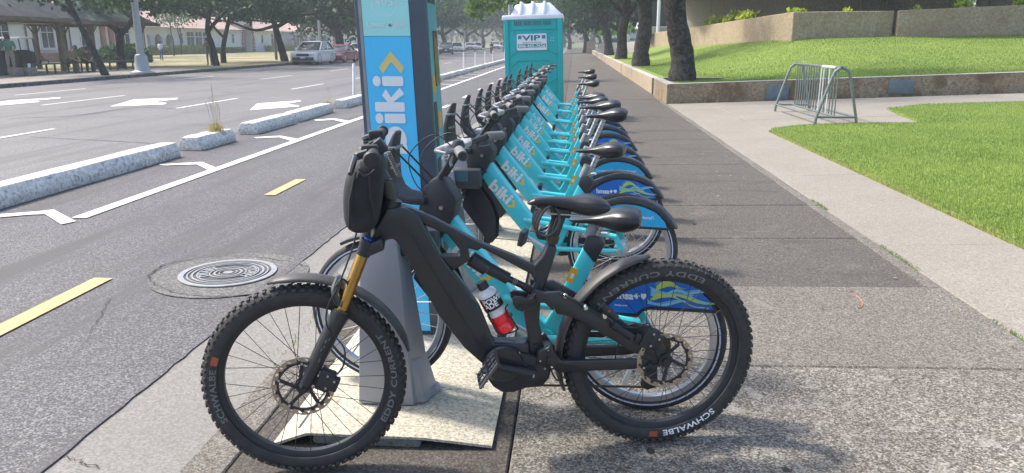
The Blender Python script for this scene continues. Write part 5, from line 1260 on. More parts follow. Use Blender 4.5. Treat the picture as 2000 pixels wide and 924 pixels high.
# ribbed concrete strip
P_, Q_ = bpt(1680, 10, 36.1), bpt(1730, 10, 35.8)
for i in range(16):
    q_ = P_.lerp(Q_, i/15); MB().box((q_.x, q_.y-.10, 3.2), (.045, .08, 6)).build('rib', bld_conc, bl_)
# overhang slab
o0, o1, o2 = bpt(1300, 14, 42), bpt(1640, -30, 30), bpt(2300, -60, 28)
MB().hexa([(o0.x, o0.y, 4.3), (o1.x, o1.y, 4.6), (o1.x+3, o1.y+12, 4.6), (o0.x+2, o0.y+14, 4.3)], [(o0.x-.5, o0.y-1, 5.6), (o1.x, o1.y-1, 6.2), (o1.x+3, o1.y+12, 6.2), (o0.x+2, o0.y+14, 5.6)]).build('overhang', bld_conc, bl_, bevel=.04, seg=1)
MB().hexa([(o1.x+.05, o1.y, 4.6), (o2.x, o2.y, 4.9), (o2.x, o2.y+14, 4.9), (o1.x+3.05, o1.y+12, 4.6)], [(o1.x+.05, o1.y-1, 6.2), (o2.x, o2.y-1, 6.4), (o2.x, o2.y+14, 6.4), (o1.x+3.05, o1.y+12, 6.2)]).build('overhang', bld_conc, bl_, bevel=.04, seg=1)
a_, b_ = bpt(1258, 44, 62), bpt(1306, 60, 62)
MB().box(((a_.x+b_.x)/2, a_.y, (a_.z+b_.z)/2-.3), (b_.x-a_.x, 3, .55)).build('ledge', wall_cap, bl_, bevel=.03, seg=1)
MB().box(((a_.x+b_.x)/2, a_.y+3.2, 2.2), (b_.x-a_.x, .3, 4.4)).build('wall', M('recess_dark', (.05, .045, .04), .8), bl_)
p_ = bpt(1285, 58, 60.2); MB().tube([(p_.x, p_.y, 0), (p_.x, p_.y, 5)], .12, 8).build('column', letter_white, bl_, smooth=True)
# planter plants along the wall top
lime = leafmat('planter_leaf', (.34, .46, .03), (.50, .55, .06), .5)
def leafy(c, n, r, size, label, mat=lime, seed=1, cat='plant', group=None, h=.6, name='wall_plant'):
    rr = random.Random(seed); mb = MB()
    for i in range(n):
        v = Vector((rr.gauss(0, 1), rr.gauss(0, 1), rr.gauss(0, 1))).normalized()*r*rr.random()**.5; p = Vector((v.x, v.y, abs(v.z)*h/.6)); s_ = size*rr.uniform(.6, 1.3)
        a = Vector((rr.uniform(-1, 1), rr.uniform(-1, 1), rr.uniform(-.2, .7))).normalized(); b = a.orthogonal().normalized(); b.rotate(Matrix.Rotation(rr.uniform(0, 6.28), 3, a)); w = a.cross(b)*.45*s_
        mb.poly([p, p+b*s_*.5+w, p+b*s_, p+b*s_*.5-w])
    o = mb.build(name, mat); o.location = c; return tag(o, label, cat, group)
for i, (px_, py, Y, r, lb) in enumerate(((1550, 22, 29.9, .14, 'small lime plant on the sunlit wall corner'), (1566, 22, 29.9, .10, 'tiny lime plant just right of the sunlit wall corner'), (1658, 21, 30, .12, 'tiny lime plant midway along the shaded wall top'), (1790, 18, 29.8, .13, 'tiny lime plant near the wall panel joint'), (1886, 10, 29.4, .36, 'largest lime plant on top of the long retaining wall'), (1996, 10, 29.2, .25, 'lime plant at the far end of the long retaining wall'))):
    leafy(at_y(px_, py+3, Y)+Vector((0, .15, 0)), int(40+r*160), r, .16, lb, seed=i+5, group='plants along the retaining wall top')
for i, (px_, py, Y, r) in enumerate(((1392, 47, 41, .6), (1425, 41, 38.5, .6), (1450, 38, 36.5, .5), (1375, 50, 42.5, .4))):
    leafy(at_y(px_, py+4, Y)+Vector((.3, .25, 0)), 160, r, .2, 'lime leafy plant on the receding sunlit wall, %s from the big tree' % ORD[(1, 2, 3, 0)[i]], seed=i+20, group='plants on the receding wall')
# ================================================================== TREES
bark = speckle('bark_dark', (.022, .018, .015), (.055, .047, .04), (.12, .105, .09), 14, rough=.95, patch=.4, pscale=1.5, bmp=1.0, streak=((.10, .09, .08), 3, .6, (2, 2, .3)))
bark_grey = speckle('bark_grey', (.018, .017, .016), (.036, .034, .033), (.065, .06, .058), 8, rough=.95, patch=.4, pscale=1.0, bmp=.5)
leaf_dark = leafmat('leaf_dark', (.012, .038, .012), (.03, .072, .022), .3)
leaf_mid = leafmat('leaf_mid', (.026, .075, .016), (.06, .125, .028), .35)
leaf_pale = leafmat('leaf_pale', (.09, .16, .04), (.16, .24, .06), .45)
leaf_lime = leafmat('leaf_lime', (.14, .30, .03), (.22, .38, .05), .5)
def leaves(mb, c, rad, n, size, rr, droop=0.0, clumps=26, hollow=.35):
    cs = []
    for i in range(clumps):
        v = Vector((rr.gauss(0, 1), rr.gauss(0, 1), rr.gauss(0, 1))).normalized()*(hollow+(1-hollow)*rr.random()**.6); cs.append((Vector((v.x*rad[0], v.y*rad[1], v.z*rad[2])), rr.uniform(.16, .34)*min(rad)))
    for i in range(n):
        q, s = cs[i % clumps]; p = c+q+Vector((rr.gauss(0, s*1.25), rr.gauss(0, s*1.25), rr.gauss(0, s*.75)))
        a = Vector((rr.uniform(-1, 1), rr.uniform(-1, 1), rr.uniform(-.3, 1))).normalized(); b = a.orthogonal(); b.rotate(Matrix.Rotation(rr.uniform(0, 6.28), 3, a)); b.z -= droop; b.normalize(); w = a.cross(b).normalized(); ss = size*rr.uniform(.6, 1.4)
        k = len(mb.v); mb.v += [tuple(p), tuple(p+b*ss*.5+w*ss*.32), tuple(p+b*ss), tuple(p+b*ss*.5-w*ss*.32)]; mb.f.append((k, k+1, k+2, k+3))
def tree(label, base, trunks, crowns, seed, leaf=leaf_dark, size=.22, name='street_tree', group=None, bk=bark, droop=0.0, density=1.0, clumps=26):
    """trunks: list of (points rel. to base, radii); crowns: list of (centre rel., radii, leaves)"""
    rr = random.Random(seed); t = thing(name, label, 'tree', base, 0, group); tk = MB()
    for pts, rs in trunks:
        sp = smoothpath(pts, 6); n = len(sp); rad = []
        for i in range(n):
            f = i/(n-1)*(len(rs)-1); k = min(int(f), len(rs)-2); rad.append((rs[k]+(rs[k+1]-rs[k])*(f-k))*rr.uniform(.94, 1.06))
        tk.tube(sp, rad, 12)
    tk.build('trunk', bk, t, smooth=True, ang=70)
    cr_ = MB()
    for c, rad, n in crowns: leaves(cr_, Vector(c), rad, int(n*density), size, rr, droop, clumps)
    me = bpy.data.meshes.new('crown'); me.from_pydata(cr_.v, [], cr_.f); me.materials.append(leaf); o = bpy.data.objects.new('crown', me); col.objects.link(o); o.parent = t
    return t
# four trees along the pavement wall
GR = 'trees along the pavement wall'
def rtree(px, py, zb, lean, r, label, seed, s=1.0, leafm=leaf_dark, extra=()):
    b = gp(px, py, zb); b.x = max(b.x, 2.78); b.z -= .15; bend = (-.35, .5, -.7, .8)[seed-31]
    r *= .92; trunks = [([(0, 0, 0), (lean*.05-.05*bend, 0, .7), (lean*.45+.10*bend, 0, 1.7), (lean*.8-.05*bend, .1, 2.7), (lean, .2, 4.0)], [r*1.35, r*1.02, r*.9, r*.95, r*.75])]
    for k, (dx, dy, dz) in enumerate(((-2.6, -.6, 2.4), (2.2, .4, 2.6), (.3, 2.6, 2.4), (-.4, -2.2, 2.8), (-1.2, 1.4, 3.2))):
        trunks.append(([(lean*.75, .1, 2.6), (lean+dx*.35, dy*.35, 3.4), (lean+dx*.7, dy*.7, 4.2), (lean+dx, dy, 2.6+dz)], [r*.6, r*.42, r*.28, r*.1]))
    crowns = [((lean, 0, 5.4), (4.2*s, 4.2*s, 1.5), 2600), ((lean-2.4, -.6, 4.7), (2.0, 2.4, .9), 900), ((lean+2.2, .6, 4.9), (2.0, 2.4, .9), 900), ((lean-.6, .5, 3.7), (2.4, 2.2, .7), 700)]+list(extra)
    return tree(label, b, trunks, crowns, seed, leafm, .17, 'pavement_tree', GR, bark, .5, 1.0, 40)
rtree(1322, 156, .50, -.42, .32, 'nearest big dark-barked tree standing in the concrete planter', 31, .62)
rtree(1236, 128, .50, .1, .34, 'second dark-barked tree along the pavement wall', 32, .9)
rtree(1197, 114, .50, .2, .33, 'third dark-barked tree along the pavement wall', 33, extra=[((-1.5, 0, 3.6), (1.4, 1.4, .6), 500)])
rtree(1174, 106, .50, -.6, .34, 'fourth dark-barked tree along the pavement wall', 34, extra=[((-2.6, 0, 3.4), (1.6, 1.6, .7), 600)])
# ================================================================== FAR SIDE OF THE STREET
stucco = M('stucco_white', (.80, .79, .77), .85, var=.05, scale=.6, bmp=.1, bscale=6)
stucco_c = M('stucco_cream', (.66, .60, .48), .85, var=.06, scale=.6)
terra = M('terracotta', (.42, .20, .14), .8, var=.2, scale=1.5)
plinth_m = M('plinth_pink', (.46, .22, .17), .85, var=.12, scale=1)
rooft = speckle('roof_tiles', (.30, .19, .155), (.43, .30, .255), (.54, .41, .36), 3.0, rough=.85, patch=.3, pscale=.4, bmp=.2)
win_d = M('window_glass', (.07, .085, .10), .15, var=.3, scale=.8); win_f = M('window_frame_white', (.74, .73, .70), .6)
trim_g = M('downpipe_brown', (.20, .12, .09), .7)
def window(parent, c, ax, w, h, nrm, cols=2, rows=2, sill=True):
    """frame, panes and sill as parts of a window part; ax along the wall"""
    ax = Vector(ax).normalized(); nrm = Vector(nrm).normalized(); c = Vector(c); rm = Matrix((ax, nrm, Vector((0, 0, 1)))).transposed()
    f = MB(); t = .09
    f.box(c+Vector((0, 0, h/2))+nrm*.02, (w+2*t, .10, t), rot=rm); f.box(c-Vector((0, 0, h/2))+nrm*.02, (w+2*t, .10, t), rot=rm)
    for s_ in (-1, 1): f.box(c+ax*(s_*w/2)+nrm*.02, (t, .10, h-t), rot=rm)
    for i in range(1, cols): f.box(c+ax*(-w/2+w*i/cols)+nrm*.015, (.06, .07, h-t), rot=rm)
    wf = f.build('window', win_f, parent)
    for i in range(cols):
        for j in range(rows):
            z0 = -h/2+h*(0 if j == 0 else .68); z1 = -h/2+h*(.68 if j == 0 else 1)
            MB().box(c+ax*(-w/2+w*(i+.5)/cols)+Vector((0, 0, (z0+z1)/2))-nrm*.01, (w/cols-.07, .06, z1-z0-.06), rot=rm).build('pane', win_d, wf)
    if sill: MB().box(c+nrm*.09-Vector((0, 0, h/2+.09)), (w+.4, .2, .08), rot=rm).build('sill', win_f, wf)
# near school wing, long wall parallel to the street
AX, AY0, AY1 = -40.0, 36, 71.5
bA = thing('school_building', 'white single-storey school wing with pink plinth behind the bus shelters', 'building', (AX, AY1, 0))
def LA(x, y, z): return (x-AX, y-AY1, z)
ev = 3.05
MB().box(LA(AX-5, (AY0+AY1)/2, ev/2), (10, AY1-AY0, ev)).build('wall', stucco, bA)
MB().box(LA(AX-4.96, (AY0+AY1)/2-.01, .32), (10.16, AY1-AY0+.16, .66)).build('plinth', plinth_m, bA)
r_ = MB(); ov = .8
r_.hexa([LA(AX+ov, AY0-ov, ev), LA(AX+ov, AY1+ov, ev), LA(AX-10-ov, AY1+ov, ev), LA(AX-10-ov, AY0-ov, ev)], [LA(AX-5.0+.1, AY0+4, ev+2.6), LA(AX-5.0+.1, AY1-4, ev+2.6), LA(AX-5.2, AY1-4, ev+2.6), LA(AX-5.2, AY0+4, ev+2.6)])
r_.build('roof', rooft, bA)
MB().box(LA(AX+.75, (AY0+AY1)/2, ev-.03), (.14, AY1-AY0+1.4, .14)).build('gutter', trim_g, bA)
for y_ in (42, 46.6, 49.6, 52.6, 57.4, 62.2, 67.8):
    window(bA, LA(AX+.005, y_, 1.85), (0, 1, 0), 1.5, 1.75, (1, 0, 0))
for y_ in (44.4, 51.2, 55.0, 60, 70.9): MB().tube([LA(AX+.1, y_, 0), LA(AX+.1, y_, ev)], .06, 6).build('downpipe', trim_g, bA)
for y_ in (64.4, 65.6): MB().box(LA(AX+.12, y_, 1.9), (.24, .5, 2.5)).build('pilaster', terra, bA)
for y_ in (48, 56, 66): MB().box(LA(AX+.12, y_, .3), (.05, .9, .3)).build('vent', win_d, bA)
# far wing
BXX, BY0, BY1 = -48.0, 82, 168
bB = thing('school_building', 'long white school building with terracotta roof and round-arched entrance', 'building', (BXX, BY0, 0))
def LB(x, y, z): return (x-BXX, y-BY0, z)
def pxY(px): # where the far facade is hit by the pixel column
    return at_x(px, 82, BXX).y
ev2 = 3.1; ya_, yb_ = pxY(482)-2.2, pxY(482)+2.2
# arcade at the near end: columns with arches
y_arc0, y_arc1 = BY0, pxY(342)
for (y0, y1) in ((y_arc1, ya_), (yb_, BY1)):
    MB().box(LB(BXX-5, (y0+y1)/2, ev2/2), (10, y1-y0, ev2)).build('wall', stucco, bB)
MB().box(LB(BXX-6.5, (y_arc0+y_arc1)/2, ev2/2), (7, y_arc1-y_arc0, ev2)).build('wall', stucco_c, bB)
def arch_wall(y0, y1, z1, cy, rad, spring, name, m, th=.5, x=BXX):
    mb = MB(); n = 12; pts = [(y0, 0), (cy-rad, 0), (cy-rad, spring)]+[(cy-rad*math.cos(math.pi*i/n), spring+rad*math.sin(math.pi*i/n)) for i in range(1, n)]+[(cy+rad, spring), (cy+rad, 0), (y1, 0), (y1, z1), (y0, z1)]
    k = len(pts); mb.v = [LB(x, a, b) for a, b in pts]+[LB(x-th, a, b) for a, b in pts]; mb.f = [tuple(range(k)), tuple(range(2*k-1, k-1, -1))]+[(i, (i+1) % k, k+(i+1) % k, k+i) for i in range(k)]
    return mb.build(name, m, bB)
na = 4; wdt = (y_arc1-y_arc0)/na
for i in range(na): arch_wall(y_arc0+i*wdt, y_arc0+(i+1)*wdt-.002, ev2, y_arc0+(i+.5)*wdt, wdt*.34, 1.5, 'arch', stucco)
arch_wall(ya_+.002, yb_-.002, 4.6, pxY(482), 1.55, 1.9, 'entrance', stucco, 1.0, BXX+.2)
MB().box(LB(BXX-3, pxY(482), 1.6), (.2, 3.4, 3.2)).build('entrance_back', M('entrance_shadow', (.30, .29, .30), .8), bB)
MB().box(LB(BXX-2.8, pxY(484), 1.1), (.2, 1.3, 2.2)).build('door', win_d, bB)
n = 13
for i in range(n):                        # terracotta arch stones
    a = math.pi*(i+.5)/n; cy, rd = pxY(482), 1.9
    MB().box(LB(BXX+.28, cy-rd*math.cos(a), 1.9+rd*math.sin(a)), (.2, .58, .34), rot=Matrix.Rotation(a-math.pi/2, 3, 'X')).build('voussoir', terra, bB)
for s_ in (-1, 1):
    for k in range(4): MB().box(LB(BXX+.28, pxY(482)+s_*1.9, .25+k*.48), (.2, .58 if k % 2 else .7, .44)).build('quoin', terra, bB)
r_ = MB(); r_.hexa([LB(BXX+.9, BY0-1, ev2), LB(BXX+.9, BY1+.9, ev2), LB(BXX-11, BY1+.9, ev2), LB(BXX-11, BY0-1, ev2)], [LB(BXX-4.9, BY0+4, ev2+2.3), LB(BXX-4.9, BY1-3, ev2+2.3), LB(BXX-5.1, BY1-3, ev2+2.3), LB(BXX-5.1, BY0+4, ev2+2.3)]); r_.build('roof', rooft, bB)
g_ = MB(); cy = pxY(482)
g_.hexa([LB(BXX+1.0, ya_-.8, 4.4), LB(BXX+1.0, yb_+.8, 4.4), LB(BXX-5, yb_+.8, 4.4), LB(BXX-5, ya_-.8, 4.4)], [LB(BXX+.9, cy-.1, 5.9), LB(BXX+.9, cy+.1, 5.9), LB(BXX-5, cy+.1, 5.9), LB(BXX-5, cy-.1, 5.9)]); g_.build('entrance_roof', rooft, bB)
r2 = MB(); y0, y1 = pxY(570), BY1+2
r2.hexa([LB(BXX+2.4, y0, ev2+.2), LB(BXX+2.4, y1, ev2+.2), LB(BXX-9, y1, ev2+.2), LB(BXX-9, y0, ev2+.2)], [LB(BXX-3.2, y0+9, ev2+4.0), LB(BXX-3.2, y1-9, ev2+4.0), LB(BXX-3.4, y1-9, ev2+4.0), LB(BXX-3.4, y0+9, ev2+4.0)]); r2.build('gable_roof', rooft, bB)
MB().box(LB(BXX+.8, (y0+y1)/2, ev2/2+.05), (1.8, y1-y0-1.5, ev2+.1)).build('projecting_bay', stucco, bB)
for px_ in (372, 388, 403, 534, 546): window(bB, LB(BXX+.005, pxY(px_), 1.75), (0, 1, 0), 1.9, 1.9, (1, 0, 0), 2, 2, False)
for px_ in (354, 455, 512): window(bB, LB(BXX+.005, pxY(px_), 1.9), (0, 1, 0), .8, 1.2, (1, 0, 0), 1, 2, False)
for px_ in (578, 594, 612, 632, 645): window(bB, LB(BXX+1.705, at_x(px_, 82, BXX+1.7).y, 1.75), (0, 1, 0), 3.0, 1.9, (1, 0, 0), 2, 2, False)
for px_ in (380, 588, 622): MB().tube([LB(BXX+1.8 if px_ > 570 else BXX+.12, at_x(px_, 82, BXX+1.8).y, 0), LB(BXX+1.8 if px_ > 570 else BXX+.12, at_x(px_, 82, BXX+1.8).y, ev2)], .09, 6).build('downpipe', trim_g, bB)
y_t = at_x(660, 82, BXX+2.5).y; MB().box(LB(BXX+1.2, y_t, 2.0), (2.6, 9, 4.0)).build('end_pavilion', stucco, bB)
for k in range(3): MB().box(LB(BXX+2.52, y_t-2.4+k*2.4, 2.0), (.2, 1.1, 3.8)).build('pilaster', terra, bB)
# hedges
hedge_m = leafmat('hedge_leaf', (.10, .15, .03), (.22, .26, .05), .35)
def hedge(x, y0, y1, h, w, label, seed, mat=hedge_m, n=1500, size=.22):
    rr = random.Random(seed); mb = MB(); mb.box((0, (y1-y0)/2, h*.42), (w*.75, y1-y0-.2, h*.8))
    for i in range(n):
        p = Vector((rr.uniform(-w/2, w/2), rr.uniform(0, y1-y0), h*rr.random()**.35)); a = Vector((rr.gauss(0, 1), rr.gauss(0, 1), rr.gauss(0, 1))).normalized(); b = a.orthogonal().normalized(); c = a.cross(b); s_ = size*rr.uniform(.6, 1.3)
        mb.poly([p-b*s_*.5, p+c*s_*.3, p+b*s_*.5, p-c*s_*.3])
    o = mb.build('hedge', mat); o.location = (x, y0, .03); return tag(o, label, 'hedge', 'clipped hedges in front of the school')
hedge(BXX+2.0, BY0+1, pxY(370), 1.0, 1.4, 'clipped yellow-green hedge in front of the school arcade', 1)
hedge(BXX+2.0, pxY(496), pxY(570), .9, 1.3, 'clipped yellow-green hedge right of the round-arched entrance', 2)
hedge(BXX+2.0, pxY(395), pxY(445), .7, 1.2, 'low dark hedge left of the round-arched entrance', 3, leaf_mid)
def bush(px, py, r, label, seed, mat=leaf_mid, n=900, h=1.0, name='bush'):
    p = gp(px, py, .03); rr = random.Random(seed); mb = MB(); mb.lathe([(r*.55, 0), (r*.7, r*.4*h), (r*.45, r*.75*h), (.01, r*.85*h)], 10)
    for i in range(n):
        v = Vector((rr.gauss(0, 1), rr.gauss(0, 1), abs(rr.gauss(0, 1)))).normalized(); q = Vector((v.x*r, v.y*r, v.z*r*h))*rr.uniform(.8, 1.05); a = Vector((rr.gauss(0, 1), rr.gauss(0, 1), rr.gauss(0, 1))).normalized(); b = a.orthogonal().normalized(); c = a.cross(b); s_ = .16*rr.uniform(.6, 1.4)
        mb.poly([q-b*s_, q+c*s_*.6, q+b*s_, q-c*s_*.6])
    o = mb.build(name, mat); o.location = p; return tag(o, label, 'bush', 'bushes in front of the school wing')
bush(222, 122, 1.15, 'round green bush left of the forked tree trunk', 1); bush(260, 122, 1.25, 'round green bush right of the forked tree trunk', 2); bush(172, 122, 1.0, 'dark round bush behind the seated people', 3, leaf_dark); bush(212, 112, 1.5, 'loose grey-green shrub against the white school wing', 4, leaf_pale, 500, 1.2)
# ------------------------------------------------------------------ bus shelters
wood = M('shelter_wood', (.18, .14, .10), .8, var=.25, scale=3); shingle = speckle('shelter_shingle', (.028, .033, .038), (.05, .057, .064), (.085, .094, .102), 4, patch=.4, pscale=.6, bmp=.2); green_r = speckle('shelter_green_roof', (.05, .08, .07), (.09, .13, .115), (.14, .18, .165), 4, patch=.3, bmp=.2)
def shelter(x0, x1, y0, y1, eave, ridge, roofm, label):
    t = thing('bus_shelter', label, 'bus shelter', ((x0+x1)/2, (y0+y1)/2, .04), 0, 'open timber bus shelters'); hx, hy = (x1-x0)/2, (y1-y0)/2
    for sx in (-1, 1):
        for fy in (-.8, 0, .8):
            MB().box((sx*(hx-.5), fy*hy, eave/2), (.19, .19, eave)).build('post', wood, t)
            for s_ in (-1, 1): MB().bar((sx*(hx-.5), fy*hy, eave-.7), (sx*(hx-.5), fy*hy+s_*.55, eave-.12), .05, .06).build('brace', wood, t)
        MB().box((sx*(hx-.5), 0, eave-.08), (.2, 2*hy-.3, .2)).build('beam', wood, t)
    MB().hexa([(-hx-.3, -hy-.3, eave), (hx+.3, -hy-.3, eave), (hx+.3, hy+.3, eave), (-hx-.3, hy+.3, eave)], [(-.25, -hy+1.6, ridge), (.25, -hy+1.6, ridge), (.25, hy-1.6, ridge), (-.25, hy-1.6, ridge)]).build('roof', roofm, t)
    MB().box((hx+.31, 0, eave-.02), (.06, 2*hy+.6, .18)).build('fascia', wood, t)
    MB().box((0, -hy-.31, eave-.02), (2*hx+.6, .06, .18)).build('fascia', wood, t)
    return t
shelter(-29.2, -24.8, 27.5, 38.3, 2.45, 4.0, shingle, 'timber bus shelter with dark shingle roof over the standing man')
shelter(-29.6, -25.4, 40.2, 46.2, 2.42, 3.75, green_r, 'timber bus shelter with grey-green roof behind the seated people')
bench_m = M('bench_green', (.035, .06, .055), .6, var=.2)
def bench(px, py, L, label, rz=0.0):
    p = gp(px, py, .04); t = thing('bench', label, 'bench', p, rz, 'green benches by the bus shelters')
    MB().box((0, 0, .45), (.5, L, .05)).build('seat', bench_m, t)
    for y_ in (-L/2+.1, -L/6, L/6, L/2-.1):
        for x_ in (-.2, .2): MB().box((x_, y_, .21), (.06, .06, .43)).build('leg', bench_m, t)
    for y_ in (-L/4, L/4): MB().tube(smoothpath([(-.2, y_, .46), (-.15, y_, .62), (.15, y_, .62), (.2, y_, .46)], 4), .025, 6).build('armrest', bench_m, t)
    return t
b1o = bench(122, 143, 4.6, 'long green bench with two people seated on it'); b2o = bench(206, 138, 4.6, 'empty green bench past the leaning tree trunk')
plan_m = speckle('drum_concrete', (.13, .11, .095), (.22, .195, .17), (.30, .27, .24), 14, patch=.3, bmp=.2)
for px_, py, lb in ((20, 146, 'round concrete drum seat left of the standing man'), (33, 149, 'round concrete drum seat in front of the standing man'), (60, 148, 'round concrete drum seat with a white cup on it')):
    o_ = MB().lathe([(.01, 0), (.25, 0), (.27, .03), (.27, .32), (.25, .35), (.01, .35)], 20).build('drum_seat', plan_m, smooth=True); o_.location = gp(px_, py, .04); tag(o_, lb, 'seat', 'concrete drum seats by the shelter')
cupo = MB().lathe([(.001, 0), (.05, 0), (.06, .16), (.001, .16)], 12).build('paper_cup', letter_white, smooth=True); q_ = gp(60, 148, .04); cupo.location = (q_.x, q_.y, .391); tag(cupo, 'white paper cup standing on a concrete drum seat', 'cup')
bin_m = M('bin_black', (.022, .024, .028), .6)
for px_, py, lb in ((8, 146, 'dark rubbish bin at the shelter post left of the standing man'), (50, 142, 'dark rubbish bin between the standing man and the shelter post')):
    t = thing('rubbish_bin', lb, 'bin', gp(px_, py, .04)); MB().lathe([(.01, 0), (.42, 0), (.46, .9), (.01, .9)], 12).build('bin_body', bin_m, t, smooth=True); MB().lathe([(.48, .9), (.48, .96), (.2, 1.05), (.01, 1.05)], 12).build('lid', bin_m, t, smooth=True)
t = thing('utility_cart', 'small utility cart with pale roof parked behind the standing man', 'cart', gp(26, 134, .04))
MB().box((0, 0, .55), (2.2, 1.2, .7)).build('body', bin_m, t, bevel=.05); MB().box((0, 0, 1.62), (2.2, 1.3, .09)).build('roof', stucco, t, bevel=.03)
for sx in (-1, 1):
    for sy in (-1, 1): MB().tube([(sx*1.0, sy*.55, .85), (sx*.95, sy*.55, 1.6)], .03, 6).build('roof_post', bin_m, t)
for sx in (-.7, .7): 
    for sy in (-1, 1): MB().lathe([(.01, -.08), (.25, -.08), (.25, .08), (.01, .08)], 14, (sx, sy*.55, .25), 'y').build('wheel', rubber, t, smooth=True)
# ------------------------------------------------------------------ lamp and utility poles
pole_m = M('pole_grey', (.36, .38, .40), .5, metal=.3, var=.08); pole_d = M('pole_wood', (.12, .11, .10), .85, var=.2)
lp = thing('street_lamp', 'grey street lamp pole on a stout concrete base by the far kerb', 'street lamp', gp(279, 143, .04))
MB().lathe([(.55, 0), (.55, .06), (.34, .12), (.28, .72), (.24, .85), (.01, .85)], 10).build('base', pole_m, lp, bevel=.02, seg=1)
MB().tube([(0, 0, .85), (0, 0, 5), (0, 0, 9)], [.17, .13, .09], 12).build('pole', pole_m, lp, smooth=True)
MB().tube(smoothpath([(0, 0, 8.8), (.8, 0, 9.3), (2.2, 0, 9.4)], 4), .05, 8).build('arm', pole_m, lp, smooth=True); MB().box((2.5, 0, 9.37), (.7, .3, .14)).build('lamp_head', pole_m, lp, bevel=.04)
def pole(px, py, h, r, label, m=pole_m, arm=None, X=None):
    b = gp(px, py, 0); t = thing('utility_pole', label, 'pole', b); MB().tube([(0, 0, 0), (0, 0, h)], [r, r*.7], 10).build('pole', m, t, smooth=True)
    if arm: MB().tube([(0, 0, arm[0]), (arm[1], arm[2], arm[0]+.45)], [.10, .06], 8).build('mast_arm', m, t, smooth=True)
    return t
pole(627, 116, 9, .13, 'tall grey pole behind the white parked car')
pole(540, 118, 8, .11, 'slim dark pole beside the leaning trunk', pole_d)
pole(908, 96.5, 7.2, .20, 'grey traffic signal mast with a long arm over the road', pole_m, (5.2, 9.5, 0))
pole(861, 97, 10, .14, 'grey pole at the kiosk edge far down the road')
pole(965, 94, 9, .14, 'thin grey pole left of the portable toilet', pole_m)
pole(941, 94.5, 8, .12, 'slim dark pole between the traffic mast and the mopeds', pole_d)
